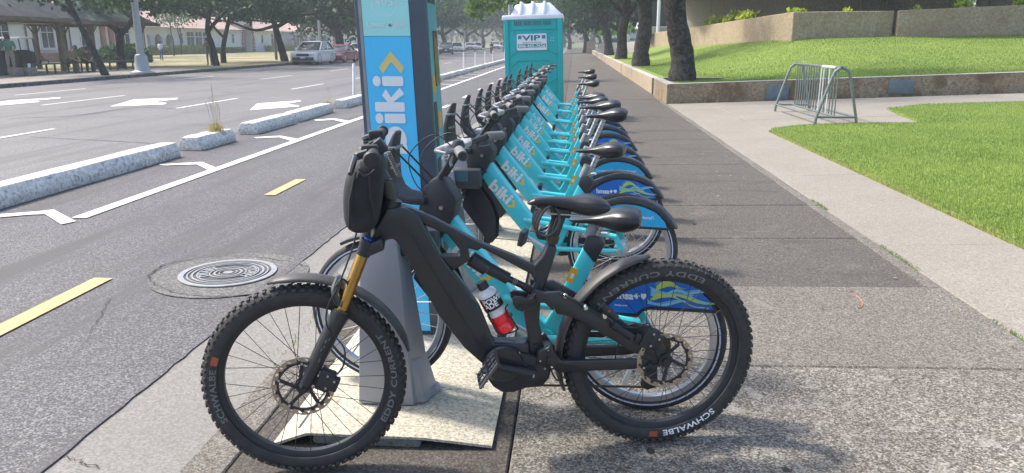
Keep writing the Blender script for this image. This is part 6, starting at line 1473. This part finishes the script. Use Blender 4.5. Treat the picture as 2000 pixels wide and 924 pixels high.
# ------------------------------------------------------------------ cars
car_glass = M('car_glass', (.03, .045, .05), .08, var=.3, scale=1.2, spec=.7); tyre_c = M('car_tyre', (.02, .02, .02), .8); alloy = M('alloy', (.45, .46, .48), .35, metal=.7); lamp_w = M('headlamp', (.75, .78, .82), .15); chrome = M('grille_dark', (.03, .032, .035), .4)
plate_w = M('number_plate', (.7, .7, .7), .5)
def car(label, base, paint, L=4.5, W=1.8, H=1.62, suv=True, rz=math.pi/2*0, group='cars along the far kerb', detail=True):
    """nose towards -Y (facing the viewer)"""
    t = thing('parked_car', label, 'car', base, rz, group)
    zc = .20; hood = .92 if suv else .80; bt = 1.0 if suv else .88
    low = [(-L/2, zc+.12), (-L/2, .55), (-L/2+.06, hood-.14), (-L/2+.25, hood-.04), (-L/2+1.05, hood+.04), (-L/2+1.2, bt), (L/2-.35, bt+.03), (L/2-.05, bt-.03), (L/2, .6), (L/2-.05, zc+.1), (L/2-.3, zc), (-L/2+.2, zc)]
    mb = MB(); n = len(low)
    for x, e in ((-W/2, .97), (-W/2+.05, 1.0), (W/2-.05, 1.0), (W/2, .97)):
        for a, z in low: mb.v.append((x, a*e, z if abs(x) < W/2 else min(z, bt-.03)*.985+.005))
    for s_ in range(3):
        for k in range(n): k2 = (k+1) % n; mb.f.append((s_*n+k, s_*n+k2, (s_+1)*n+k2, (s_+1)*n+k))
    mb.f.append(tuple(range(n))); mb.f.append(tuple(3*n+k for k in range(n-1, -1, -1)))
    body = mb.build('body', paint, t, bevel=.04, seg=2)
    y0, y1, y2, y3 = -L/2+1.15, -L/2+2.1, L/2-.75, L/2-.12
    if not suv: y2 = L/2-1.35; y3 = L/2-.75
    wb, wt = W/2-.05, W/2-.22
    gl = MB().hexa([(-wb, y0, bt-.02), (wb, y0, bt-.02), (wb, y3, bt), (-wb, y3, bt)], [(-wt, y1, H-.06), (wt, y1, H-.06), (wt, y2, H-.06), (-wt, y2, H-.06)]).build('glasshouse', car_glass, t, bevel=.03)
    rf = MB().hexa([(-wt-.03, y1-.05, H-.075), (wt+.03, y1-.05, H-.075), (wt+.03, y2+.05, H-.075), (-wt-.03, y2+.05, H-.075)], [(-wt+.06, y1+.12, H), (wt-.06, y1+.12, H), (wt-.06, y2-.1, H), (-wt+.06, y2-.1, H)]).build('roof', paint, t, bevel=.025)
    for s_ in (-1, 1):
        for (ya, yb2) in ((y0, y1), (y3, y2), ((y1+y2)/2-.1, (y1+y2)/2-.1)): MB().bar((s_*(wb+.004), ya, bt-.01), (s_*(wt+.012), yb2, H-.07), .07, .05).build('pillar', paint, t)
        MB().box((s_*(W/2+.08), y0+.35, bt+.10), (.18, .10, .14)).build('mirror', paint, t, bevel=.03)
        if suv: MB().tube([(s_*(wt-.02), y1+.2, H+.03), (s_*(wt-.02), y2-.1, H+.03)], .025, 6).build('roof_rail', chrome, t)
        hl_ = MB().box((s_*(W/2-.26), -L/2+.07, hood-.20), (.42, .16, .16)).build('headlight', lamp_w, t, bevel=.04)
        for yy2 in (-L/2+.85, L/2-.85):
            w_ = MB().lathe([(.16, -.10), (.32, -.10), (.345, -.06), (.345, .06), (.32, .10), (.16, .10)], 20, (s_*(W/2-.11), yy2, .345), 'x').build('wheel', tyre_c, t, smooth=True)
            MB().lathe([(.01, -.02), (.20, -.02), (.21, .02), (.01, .02)], 14, (s_*(W/2-.015), yy2, .345), 'x').build('rim', alloy, w_)
            ar = MB().lathe([(.36, -.01), (.42, -.01), (.42, .012), (.36, .012)], 20, (s_*(W/2-.005), yy2, .36), 'x', closed=True).build('wheel_arch', chrome, t)
    MB().box((0, -L/2+.0, hood-.24), (W-.95, .08, .17)).build('grille', chrome, t, bevel=.02)
    MB().box((0, -L/2+.0, .42), (W-.3, .10, .22)).build('bumper', chrome if suv else paint, t, bevel=.03)
    MB().box((0, -L/2-.06, .52), (.32, .02, .15)).build('number_plate', plate_w, t)
    return t
paint_silver = M('paint_silver', (.76, .77, .79), .25, metal=.15, var=.02, coat=.6); paint_red = M('paint_red', (.30, .02, .025), .25, var=.03, coat=.6); paint_dark = M('paint_black', (.025, .027, .03), .25, var=.03, coat=.6); paint_whi = M('paint_white', (.74, .74, .74), .3, var=.02, coat=.5)
def gz(x, y): p = gp(x, y, -.1); return Vector((p.x, p.y, -.1))
p_ = gz(612, 124); car('silver SUV with roof rails parked at the far kerb', (-18.6, 55.2, -.1), paint_silver, 4.6, 1.82, 1.62)
car('dark red low sports coupe parked behind the silver SUV', (-18.5, 61.0, -.1), paint_red, 4.6, 1.85, 1.36, False)
car('pale car parked behind the red coupe', (-18.5, 67.6, -.1), paint_silver, 4.5, 1.8, 1.5, True)
for i, (px_, py, m, lb, H_, sv) in enumerate(((872, 106, paint_dark, 'black car with bright windscreen driving in the far lane', 1.5, True), (893, 101, paint_silver, 'silver car behind the black car in the far lane', 1.5, False), (918, 100, paint_whi, 'white car parked right of the signal mast', 1.5, True), (932, 98, paint_whi, 'white car behind the one at the signal mast', 1.5, False), (968, 96, paint_silver, 'pale grey van-like car behind the red moped', 1.7, True), (980, 95.5, paint_whi, 'white car just left of the portable toilet far away', 1.55, False))):
    q_ = gz(px_, py); car(lb, (q_.x, q_.y, -.1), m, 4.5, 1.8, H_, sv, R(8))
# ------------------------------------------------------------------ people
skin_m = M('skin', (.33, .19, .13), .6, var=.05); hair_m = M('hair_dark', (.02, .016, .014), .6)
def person(label, base, joints, cols, yaw=0.0, height=1.7, group=None, hair=hair_m):
    """one skinned body; joints in metres for a 1.7 m figure, x right, y away from facing, z up"""
    t = thing('person', label, 'person', base, yaw, group); s = height/1.7
    names = list(joints); idx = {n: i for i, n in enumerate(names)}
    rad = dict(pelvis=.135, waist=.125, chest=.15, neck=.055, head0=.075, head1=.10, crown=.07, shoL=.07, shoR=.07, elbL=.048, elbR=.048, wriL=.032, wriR=.032, palL=.034, palR=.034, hipL=.10, hipR=.10, kneL=.065, kneR=.065, ankL=.042, ankR=.042, toeL=.035, toeR=.035)
    E = [('pelvis', 'waist'), ('waist', 'chest'), ('chest', 'neck'), ('neck', 'head0'), ('head0', 'head1'), ('head1', 'crown')]
    for q in 'LR': E += [('chest', 'sho'+q), ('sho'+q, 'elb'+q), ('elb'+q, 'wri'+q), ('wri'+q, 'pal'+q), ('pelvis', 'hip'+q), ('hip'+q, 'kne'+q), ('kne'+q, 'ank'+q), ('ank'+q, 'toe'+q)]
    vv = [Vector(joints[n])*s for n in names]; ee = [(idx[a], idx[b]) for a, b in E]; rr_ = [rad[n]*s for n in names]; seg = list(E)
    for q, sg in (('L', -1), ('R', 1)):                 # five short fingers rooted in the palm
        pw_ = vv[idx['wri'+q]]; pp = vv[idx['pal'+q]]; d = (pp-pw_).normalized(); sd = d.orthogonal().normalized()
        for k in range(5):
            a = pp+sd*((k-2)*.016*s); b = a+d*((.05, .075, .082, .075, .06)[k])*s+sd*((k-2)*.006*s)
            if k == 0: a = pw_.lerp(pp, .5); b = a+(d*.5-sd).normalized()*.06*s
            vv += [b]; rr_.append(.009*s); ee.append((idx['pal'+q], len(vv)-1)); seg.append(('pal'+q, 'finger'))
    me = bpy.data.meshes.new('body'); me.from_pydata([tuple(v) for v in vv], ee, []); o = bpy.data.objects.new('body', me); col.objects.link(o)
    md = o.modifiers.new('skin', 'SKIN'); 
    for i, r in enumerate(rr_): me.skin_vertices[0].data[i].radius = (r, r); me.skin_vertices[0].data[i].use_root = (i == idx['pelvis'])
    md2 = o.modifiers.new('sub', 'SUBSURF'); md2.levels = md2.render_levels = 1
    dg = bpy.context.evaluated_depsgraph_get(); me2 = bpy.data.meshes.new_from_object(o.evaluated_get(dg)); bpy.data.objects.remove(o)
    body = bpy.data.objects.new('body', me2); col.objects.link(body); body.parent = t
    for m in cols: me2.materials.append(m)               # shirt, trousers, skin, shoes
    def part_of(p):
        best = (9, None)
        for (a, b), (i, j) in zip(seg, ee):
            A, B = vv[i], vv[j]; ab = B-A; tt = max(0, min(1, (p-A).dot(ab)/max(1e-9, ab.length_squared))); d = (A+ab*tt-p).length-.5*(rr_[i]+(rr_[j]-rr_[i])*tt)
            if d < best[0]: best = (d, (a, b))
        return best[1]
    for f in me2.polygons:
        a, b = part_of(f.center); f.use_smooth = True
        if b in ('head0', 'head1', 'crown', 'neck') or b.startswith(('wri', 'pal', 'finger')): f.material_index = 2
        elif b.startswith(('hip', 'kne', 'ank')): f.material_index = 1
        elif b.startswith('toe'): f.material_index = 3
        else: f.material_index = 0
    h = Vector(joints['head1'])*s; fc = Vector((0, -1, 0)); hb3 = MB()
    hb3.lathe([(.001, .125*s), (.07*s, .105*s), (.103*s, .055*s), (.108*s, 0), (.10*s, -.05*s), (.085*s, -.07*s)], 14, h+Vector((0, .018*s, .005))); hb3.build('hair', hair, t, smooth=True)
    fm = MB(); fm.box(h+Vector((0, -.108*s, -.02*s)), (.022*s, .03*s, .04*s)); 
    for sx in (-1, 1): fm.box(h+Vector((sx*.102*s, 0, -.02*s)), (.02*s, .04*s, .055*s))
    fm.build('face_features', cols[2], t, bevel=.006)
    ey = MB()
    for sx in (-1, 1): ey.box(h+Vector((sx*.036*s, -.098*s, .008*s)), (.026*s, .012*s, .011*s))
    ey.box(h+Vector((0, -.095*s, -.065*s)), (.045*s, .012*s, .008*s)); ey.build('eyes_and_mouth', hair, t)
    return t
def stand(arms='down'):
    j = dict(pelvis=(0, 0, .93), waist=(0, 0, 1.08), chest=(0, 0, 1.30), neck=(0, 0, 1.44), head0=(0, -.01, 1.51), head1=(0, -.015, 1.58), crown=(0, 0, 1.65), hipL=(-.09, 0, .88), kneL=(-.10, -.02, .48), ankL=(-.10, .02, .09), toeL=(-.11, -.12, .035), hipR=(.09, 0, .88), kneR=(.10, -.02, .48), ankR=(.10, .02, .09), toeR=(.11, -.12, .035))
    for q, s_ in (('L', -1), ('R', 1)):
        j['sho'+q] = (s_*.19, 0, 1.38)
        if arms == 'front': j['elb'+q] = (s_*.24, -.04, 1.13); j['wri'+q] = (s_*.10, -.22, 1.02); j['pal'+q] = (s_*.05, -.25, .98)
        elif arms == 'chest': j['elb'+q] = (s_*.25, -.06, 1.12); j['wri'+q] = (s_*.08, -.24, 1.24); j['pal'+q] = (s_*.03, -.26, 1.27)
        else: j['elb'+q] = (s_*.25, .02, 1.12); j['wri'+q] = (s_*.26, -.04, .88); j['pal'+q] = (s_*.26, -.06, .80)
    return j
def sit(lean=.12):
    j = dict(pelvis=(0, 0, .55), waist=(0, -lean*.4, .70), chest=(0, -lean, .92), neck=(0, -lean*1.5, 1.05), head0=(0, -lean*1.8, 1.11), head1=(0, -lean*2.0, 1.18), crown=(0, -lean*1.9, 1.25), hipL=(-.10, -.04, .53), kneL=(-.12, -.46, .52), ankL=(-.12, -.42, .09), toeL=(-.12, -.56, .035), hipR=(.10, -.04, .53), kneR=(.12, -.46, .52), ankR=(.12, -.42, .09), toeR=(.12, -.56, .035))
    for q, s_ in (('L', -1), ('R', 1)): j['sho'+q] = (s_*.19, -lean, .99); j['elb'+q] = (s_*.24, -lean-.12, .74); j['wri'+q] = (s_*.10, -lean-.30, .62); j['pal'+q] = (s_*.06, -lean-.36, .59)
    return j
cm = lambda n, c: M(n, c, .85, var=.15, scale=6)
shoes = cm('shoes_dark', (.03, .03, .032))
person('person in a green shirt and pale trousers standing under the bus shelter', gp(25, 147, .04), stand('front'), (cm('shirt_green', (.03, .22, .13)), cm('trousers_khaki', (.30, .26, .20)), skin_m, shoes), R(35), 1.72)
person('person in an olive jacket bending forward on the long bench', b1o.location+Vector((.1, .35, -.04)), sit(.26), (cm('jacket_olive', (.16, .18, .09)), cm('trousers_green', (.07, .08, .05)), skin_m, shoes), R(80), 1.72, 'people seated on the bench', cm('cap_grey', (.10, .10, .10)))
person('person in dark patterned clothes sitting upright on the long bench', b1o.location+Vector((.1, 1.65, -.04)), sit(.14), (cm('top_brown', (.10, .06, .05)), cm('trousers_dark', (.035, .03, .035)), skin_m, shoes), R(60), 1.66, 'people seated on the bench')
person('person in a grey top standing beside the twin tree trunks', gp(410, 128, .046), stand('chest'), (cm('top_grey', (.18, .17, .18)), cm('trousers_grey', (.20, .23, .25)), skin_m, shoes), R(15), 1.66)
person('small figure in a white shirt walking on the school lawn', gp(316, 118, .03), stand(), (cm('shirt_white', (.60, .60, .66)), cm('trousers_blue', (.10, .12, .30)), skin_m, shoes), R(170), 1.5)
# mopeds with riders
def moped(px, py, paint, label, rlabel, shirt):
    b = gz(px, py); t = thing('moped', label, 'moped', b, 0, 'mopeds ridden down the road')
    for y_ in (-.62, .62):
        w_ = MB().lathe([(.13, -.045), (.21, -.045), (.235, 0), (.21, .045), (.13, .045)], 18, (0, y_, .235), 'x').build('wheel', tyre_c, t, smooth=True)
        MB().lathe([(.01, -.03), (.14, -.03), (.14, .03), (.01, .03)], 12, (0, y_, .235), 'x').build('rim', alloy, w_)
    MB().hexa([(-.16, -.52, .38), (.16, -.52, .38), (.17, -.36, .30), (-.17, -.36, .30)], [(-.13, -.50, .98), (.13, -.50, .98), (.12, -.40, .98), (-.12, -.40, .98)]).build('front_shield', paint, t, bevel=.03)
    MB().box((0, -.05, .30), (.30, .66, .10)).build('floorboard', chrome, t, bevel=.02)
    MB().hexa([(-.15, .18, .28), (.15, .18, .28), (.12, .85, .40), (-.12, .85, .40)], [(-.14, .22, .68), (.14, .22, .68), (.10, .88, .72), (-.10, .88, .72)]).build('rear_body', paint, t, bevel=.04)
    MB().box((0, .45, .75), (.26, .66, .09)).build('seat', chrome, t, bevel=.03)
    MB().tube([(0, -.62, .235), (0, -.42, .98)], .035, 8).build('fork', chrome, t); MB().tube([(-.34, -.36, 1.03), (0, -.44, 1.0), (.34, -.36, 1.03)], .018, 6).build('handlebar', chrome, t)
    MB().lathe([(.001, -.05), (.07, -.04), (.08, 0)], 12, (0, -.53, .92), 'y').build('headlight', lamp_w, t, smooth=True)
    MB().hexa([(-.07, -.84, .36), (.07, -.84, .36), (.07, -.5, .40), (-.07, -.5, .40)], [(-.05, -.8, .46), (.05, -.8, .46), (.05, -.55, .5), (-.05, -.55, .5)]).build('front_mudguard', paint, t, bevel=.02)
    j = sit(.05)
    for q, s_ in (('L', -1), ('R', 1)): j['elb'+q] = (s_*.27, -.28, .80); j['wri'+q] = (s_*.29, -.56, .80); j['pal'+q] = (s_*.28, -.62, .80); j['kne'+q] = (s_*.16, -.40, .46); j['ank'+q] = (s_*.14, -.40, .08); j['toe'+q] = (s_*.14, -.52, .04)
    person(rlabel, b+Vector((0, .32, .26)), j, (shirt, cm('trousers_dark', (.035, .03, .035)), skin_m, shoes), 0, 1.7, None, cm('helmet_black', (.015, .015, .018)))
moped(960, 104.5, paint_red, 'red moped on the road left of the portable toilet', 'rider in a dark jacket on the red moped', cm('jacket_black', (.02, .02, .025)))
moped(983.5, 102, M('paint_teal', (.01, .28, .27), .3, coat=.5), 'turquoise moped partly hidden by the portable toilet', 'rider in grey on the turquoise moped', cm('top_grey', (.18, .17, .18)))
# ------------------------------------------------------------------ trees of the far side
GL = 'street trees on the far side'
def ltree(px, py, trunk, r, label, seed, crowns, leafm=leaf_dark, size=.26, forks=()):
    b = gp(px, py, .0); r *= .55; forks = [(a_, b_*.62) for a_, b_ in forks]; tr_ = [(trunk, [r*1.3, r, r*.85, r*.7])]
    for fpts, fr in forks: tr_.append((fpts, [fr, fr*.8, fr*.55, fr*.25]))
    big = [c for c in crowns if c[2] > 1000]
    crowns = list(crowns)+[((c[0][0], c[0][1], 3.75), (c[1][0]*.95, c[1][1]*.9, .75), int(c[2]*.8)) for c in big]
    return tree(label, b, tr_, crowns, seed, leafm, size, 'street_tree', GL, bark_grey, .25, 1.0, 70)
# leaning tree in front of the shelter
ltree(207, 149, [(0, 0, 0), (-.35, 0, .9), (-.95, .1, 2.2), (-1.6, .2, 3.6)], .24, 'leaning tree trunk in front of the bus shelter', 51, [((-1.2, 0, 4.9), (3.6, 3.2, 1.1), 1500), ((-2.8, 1, 4.2), (1.6, 1.6, .6), 350), ((.8, 0, 4.5), (1.4, 1.6, .5), 300)], leaf_dark, .2, [([(-1.1, .1, 2.5), (-1.9, 0, 3.2), (-3.2, 0, 3.7), (-4.2, 0, 4.2)], .15), ([(-1.5, .2, 3.4), (-.8, .2, 4.0), (.2, 0, 4.6), (1.4, 0, 5.0)], .13)])
ltree(239, 134, [(0, 0, 0), (0, 0, .9), (.1, 0, 1.8), (.2, 0, 2.2)], .36, 'thick forked tree behind the street lamp', 52, [((.8, 0, 5.2), (4.6, 4.0, 1.3), 1900), ((2.8, 0, 4.1), (1.8, 1.6, .7), 500), ((-2.6, 0, 4.4), (1.6, 1.6, .6), 350)], leaf_mid, .24, [([(.1, 0, 1.8), (.8, 0, 2.5), (1.3, 0, 3.4), (1.9, 0, 5.0)], .26), ([(.1, 0, 1.9), (-.7, 0, 2.5), (-1.5, 0, 3.1), (-2.6, 0, 3.7)], .18)])
ltree(423, 130, [(0, 0, 0), (-.15, 0, 1.2), (-.35, 0, 2.2), (-.1, 0, 3.4)], .30, 'left of the twin trunks beside the standing person', 53, [((-.8, 0, 5.2), (5.0, 4.2, 1.5), 2300), ((-4.2, 0, 4.0), (2.4, 2.2, .9), 800), ((2.5, 0, 4.2), (2.0, 2.0, .7), 500)], leaf_dark, .26, [([(-.3, 0, 2.1), (.4, 0, 2.8), (1.4, 0, 3.6), (2.6, 0, 4.5)], .2), ([(-.2, 0, 2.8), (-1.2, 0, 3.4), (-2.6, 0, 3.9), (-4.2, 0, 4.3)], .17)])
ltree(437, 124, [(0, 0, 0), (.05, 0, 1.0), (.4, 0, 2.2), (.9, 0, 3.6)], .30, 'right of the twin trunks beside the standing person', 54, [((1.5, 0, 5.4), (5.0, 4.4, 1.5), 2200), ((5.0, 0, 4.3), (2.2, 2.2, .8), 600)], leaf_dark, .27, [([(.2, 0, 1.7), (-.5, 0, 2.5), (-.9, 0, 3.2), (-1.4, 0, 4.2)], .16), ([(.7, 0, 3.0), (2.2, 0, 2.9), (4.2, 0, 2.8), (6.0, 0, 3.5)], .15)])
ltree(557, 121, [(0, 0, 0), (-.35, 0, 1.6), (-.7, 0, 3.2), (-.8, 0, 4.6)], .42, 'stout leaning tree left of the silver SUV', 55, [((.6, 0, 5.9), (6.2, 5.0, 1.8), 2600), ((5.4, 0, 4.9), (2.8, 2.6, 1.0), 900), ((-4.6, 0, 4.6), (2.4, 2.4, .8), 700)], leaf_dark, .3, [([(-.5, 0, 2.5), (1.2, 0, 3.3), (3.4, 0, 3.5), (6.0, 0, 3.2)], .26), ([(-.6, 0, 2.6), (-2.2, 0, 2.3), (-4.0, 0, 2.9), (-6.0, 0, 3.2)], .2)])
for i, (px_, py, lb) in enumerate(((354, 108, 'young thin tree on the school lawn left of the twin trunks'), (340, 110, 'thin staked sapling on the school lawn'), (665, 108, 'tree with light trunk behind the red coupe'))):
    b_ = (0, 0, 0); ltree(px_, py, [(0, 0, 0), (.1, 0, 1.4), (-.1, 0, 2.8), (.2, 0, 4.2)], .09 if i < 2 else .3, lb, 60+i, [((0, 0, 4.4), (2.4 if i < 2 else 6, 2.4 if i < 2 else 6, 1.3 if i < 2 else 2.6), 700 if i < 2 else 2600)], leaf_mid if i < 2 else leaf_dark, .26 if i < 2 else .4)
# overhanging canopies far down the road, both sides
rr = random.Random(77)
for i, (X, Y, h, r) in enumerate(((-22.5, 74, 6.5, 7), (-22, 92, 7, 8), (-22, 112, 7.5, 8), (-22.5, 135, 8, 9), (-22, 160, 9, 10), (-22, 190, 10, 12), (-20, 225, 12, 14))):
    tree('large dark street tree, %s in the row beyond the red coupe' % ORD[i], (X, Y, -.05), [([(0, 0, 0), (.2, 0, 1.6), (-.2, 0, 3.2), (.3, 0, h*.7)], [.5, .4, .34, .25]), ([(0, 0, 2.6), (2, 0, 4), (4, 0, h*.75), (5.5, 0, h*.9)], [.25, .2, .14, .06]), ([(0, 0, 2.6), (-2, -1, 4), (-4, -1, h*.7), (-5.5, -1, h*.9)], [.25, .2, .14, .06])], [((0, 0, h), (r, r, h*.36), 3000), ((r*.5, -r*.3, h*.68), (r*.45, r*.45, h*.2), 900), ((-r*.5, -r*.2, h*.66), (r*.45, r*.45, h*.2), 900)], 80+i, (leaf_dark, leaf_mid)[i % 2], .30+.0022*Y, 'street_tree', 'big street trees far down the road', bark_grey, .25, 1.0, 46)
for i, (X, Y, h, r) in enumerate(((4.5, 78, 6.5, 6), (1.5, 105, 7.5, 7), (5, 130, 8.5, 8), (-1, 160, 9.5, 9), (6, 190, 11, 11), (-3, 230, 12, 13))):
    tree('large dark tree, %s beyond the farthest low pavement wall' % ORD[i], (X, Y, -.05), [([(0, 0, 0), (.1, 0, 1.6), (-.2, 0, 3.2), (.2, 0, h*.7)], [.45, .36, .3, .22]), ([(0, 0, 2.4), (-1.6, 0, 3.6), (-3, 0, h*.7), (-4, 0, h*.85)], [.22, .18, .12, .05])], [((0, 0, h), (r, r, h*.38), 3000), ((-r*.5, -r*.3, h*.62), (r*.45, r*.45, h*.22), 1100), ((r*.5, -r*.2, h*.62), (r*.4, r*.4, h*.2), 800)], 95+i, (leaf_dark, leaf_mid, leaf_dark)[i % 3], .30+.002*Y, 'street_tree', 'big trees beyond the low walls', bark_grey, .3, 1.0, 46)
# hanging spray of leaves over the bike track (a branch of a tree behind the toilet)
tree('slender tree with drooping pale branch tips behind the portable toilet', (-1.75, 30, 0), [([(0, 0, 0), (.05, 0, 1.5), (0, 0, 2.8), (-.1, 0, 3.9)], [.13, .11, .09, .05]), ([(0, 0, 2.4), (-.7, 0, 3.0), (-1.6, 0, 3.1), (-2.3, 0, 2.7)], [.06, .05, .04, .015]), ([(0, 0, 2.8), (-.5, .4, 3.5), (-1.3, .5, 3.7), (-2.0, .5, 3.3)], [.06, .045, .03, .012])], [((-1.1, .1, 3.0), (1.25, .8, .42), 700), ((-.2, .2, 3.7), (1.2, 1.0, .6), 600), ((-2.0, 0, 2.6), (.35, .4, .35), 150)], 140, leaf_pale, .16, 'street_tree', None, bark_grey, .9, 1.0, 40)
ltree_l = tree('bright lime tree beyond the third pavement tree', (5.0, 84, .2), [([(0, 0, 0), (0, 0, 1), (.1, 0, 2), (0, 0, 2.6)], [.16, .14, .12, .08])], [((-1.2, 0, 2.5), (2.8, 2.0, .7), 1500)], 150, leaf_lime, .3, 'street_tree', None, bark_grey, .1)
# wall of distant trees closing the view
rr = random.Random(5); mb = MB()
for i in range(46):
    X = -150+i*7.5+rr.uniform(-3, 3); Y = rr.uniform(255, 300); h = rr.uniform(12, 20); leaves(mb, Vector((X, Y, h*.55)), (7.5, 6, h*.55), 420, 1.5, rr, .2, 24, .2)
me = bpy.data.meshes.new('tree_line'); me.from_pydata(mb.v, [], mb.f); me.materials.append(leaf_dark); o_ = bpy.data.objects.new('tree_line', me); col.objects.link(o_); tag(o_, 'hazy mass of distant trees closing the end of the street', 'trees', kind='stuff')
rr = random.Random(6); mb = MB()
for i in range(26):
    t_ = i/25; X = -62-rr.uniform(0, 14); Y = 40+t_*180; h = rr.uniform(8, 12); leaves(mb, Vector((X, Y, h*.6)), (5, 6, h*.5), 420, .9, rr, .2, 24, .2)
me = bpy.data.meshes.new('tree_line'); me.from_pydata(mb.v, [], mb.f); me.materials.append(leaf_mid); o_ = bpy.data.objects.new('tree_line', me); col.objects.link(o_); tag(o_, 'mass of trees rising behind the school roofs', 'trees', kind='stuff')
# far white building glimpsed between the pavement trees, box truck
fb = thing('office_building', 'pale bluish office building glimpsed behind the pavement trees', 'building', (17, 120, 0))
MB().box((0, 0, 9), (16, 20, 18)).build('wall', M('office_wall', (.55, .60, .66), .7, var=.05, scale=.3), fb)
for k in range(5): MB().box((-8.02, 0, 2.4+k*3.2), (.1, 18, 1.5)).build('window_band', win_d, fb)
for k in range(5): MB().box((0, -10.02, 2.4+k*3.2), (14, .1, 1.5)).build('window_band', win_d, fb)
p_ = gp(1166, 91, 0); bt_ = thing('box_truck', 'white box truck far off beyond the low walls', 'truck', (p_.x, 150, 0))
MB().box((0, 0, 2.0), (3.6, 6, 2.6)).build('box', paint_whi, bt_, bevel=.06); MB().box((0, -3.9, 1.3), (3.2, 1.8, 1.7)).build('cab', M('paint_teal2', (.02, .30, .35), .35), bt_, bevel=.15)
MB().box((0, -4.82, 1.65), (2.8, .06, .7)).build('windscreen', car_glass, bt_)
for sx in (-1.5, 1.5):
    for y_ in (-3.6, 2): MB().lathe([(.01, -.15), (.5, -.15), (.5, .15), (.01, .15)], 14, (sx, y_, .5), 'x').build('wheel', tyre_c, bt_)
# ------------------------------------------------------------------ air
hz = MB().box((-40, 150, 14.6), (330, 330, 31.4)).build('haze', M('haze_tmp', (.5, .5, .5))); hz['kind'] = 'stuff'; hz['label'] = 'pale morning haze in the air along the street'; hz['category'] = 'haze'
hm = bpy.data.materials.new('haze_air'); hm.use_nodes = True; hn = hm.node_tree.nodes; hn.clear()
ho = hn.new('ShaderNodeOutputMaterial'); hv = hn.new('ShaderNodeVolumePrincipled'); hv.inputs['Color'].default_value = (.80, .90, .96, 1); hv.inputs['Density'].default_value = .0013; hv.inputs['Anisotropy'].default_value = .3
hm.node_tree.links.new(hv.outputs[0], ho.inputs['Volume']); hz.data.materials.clear(); hz.data.materials.append(hm)
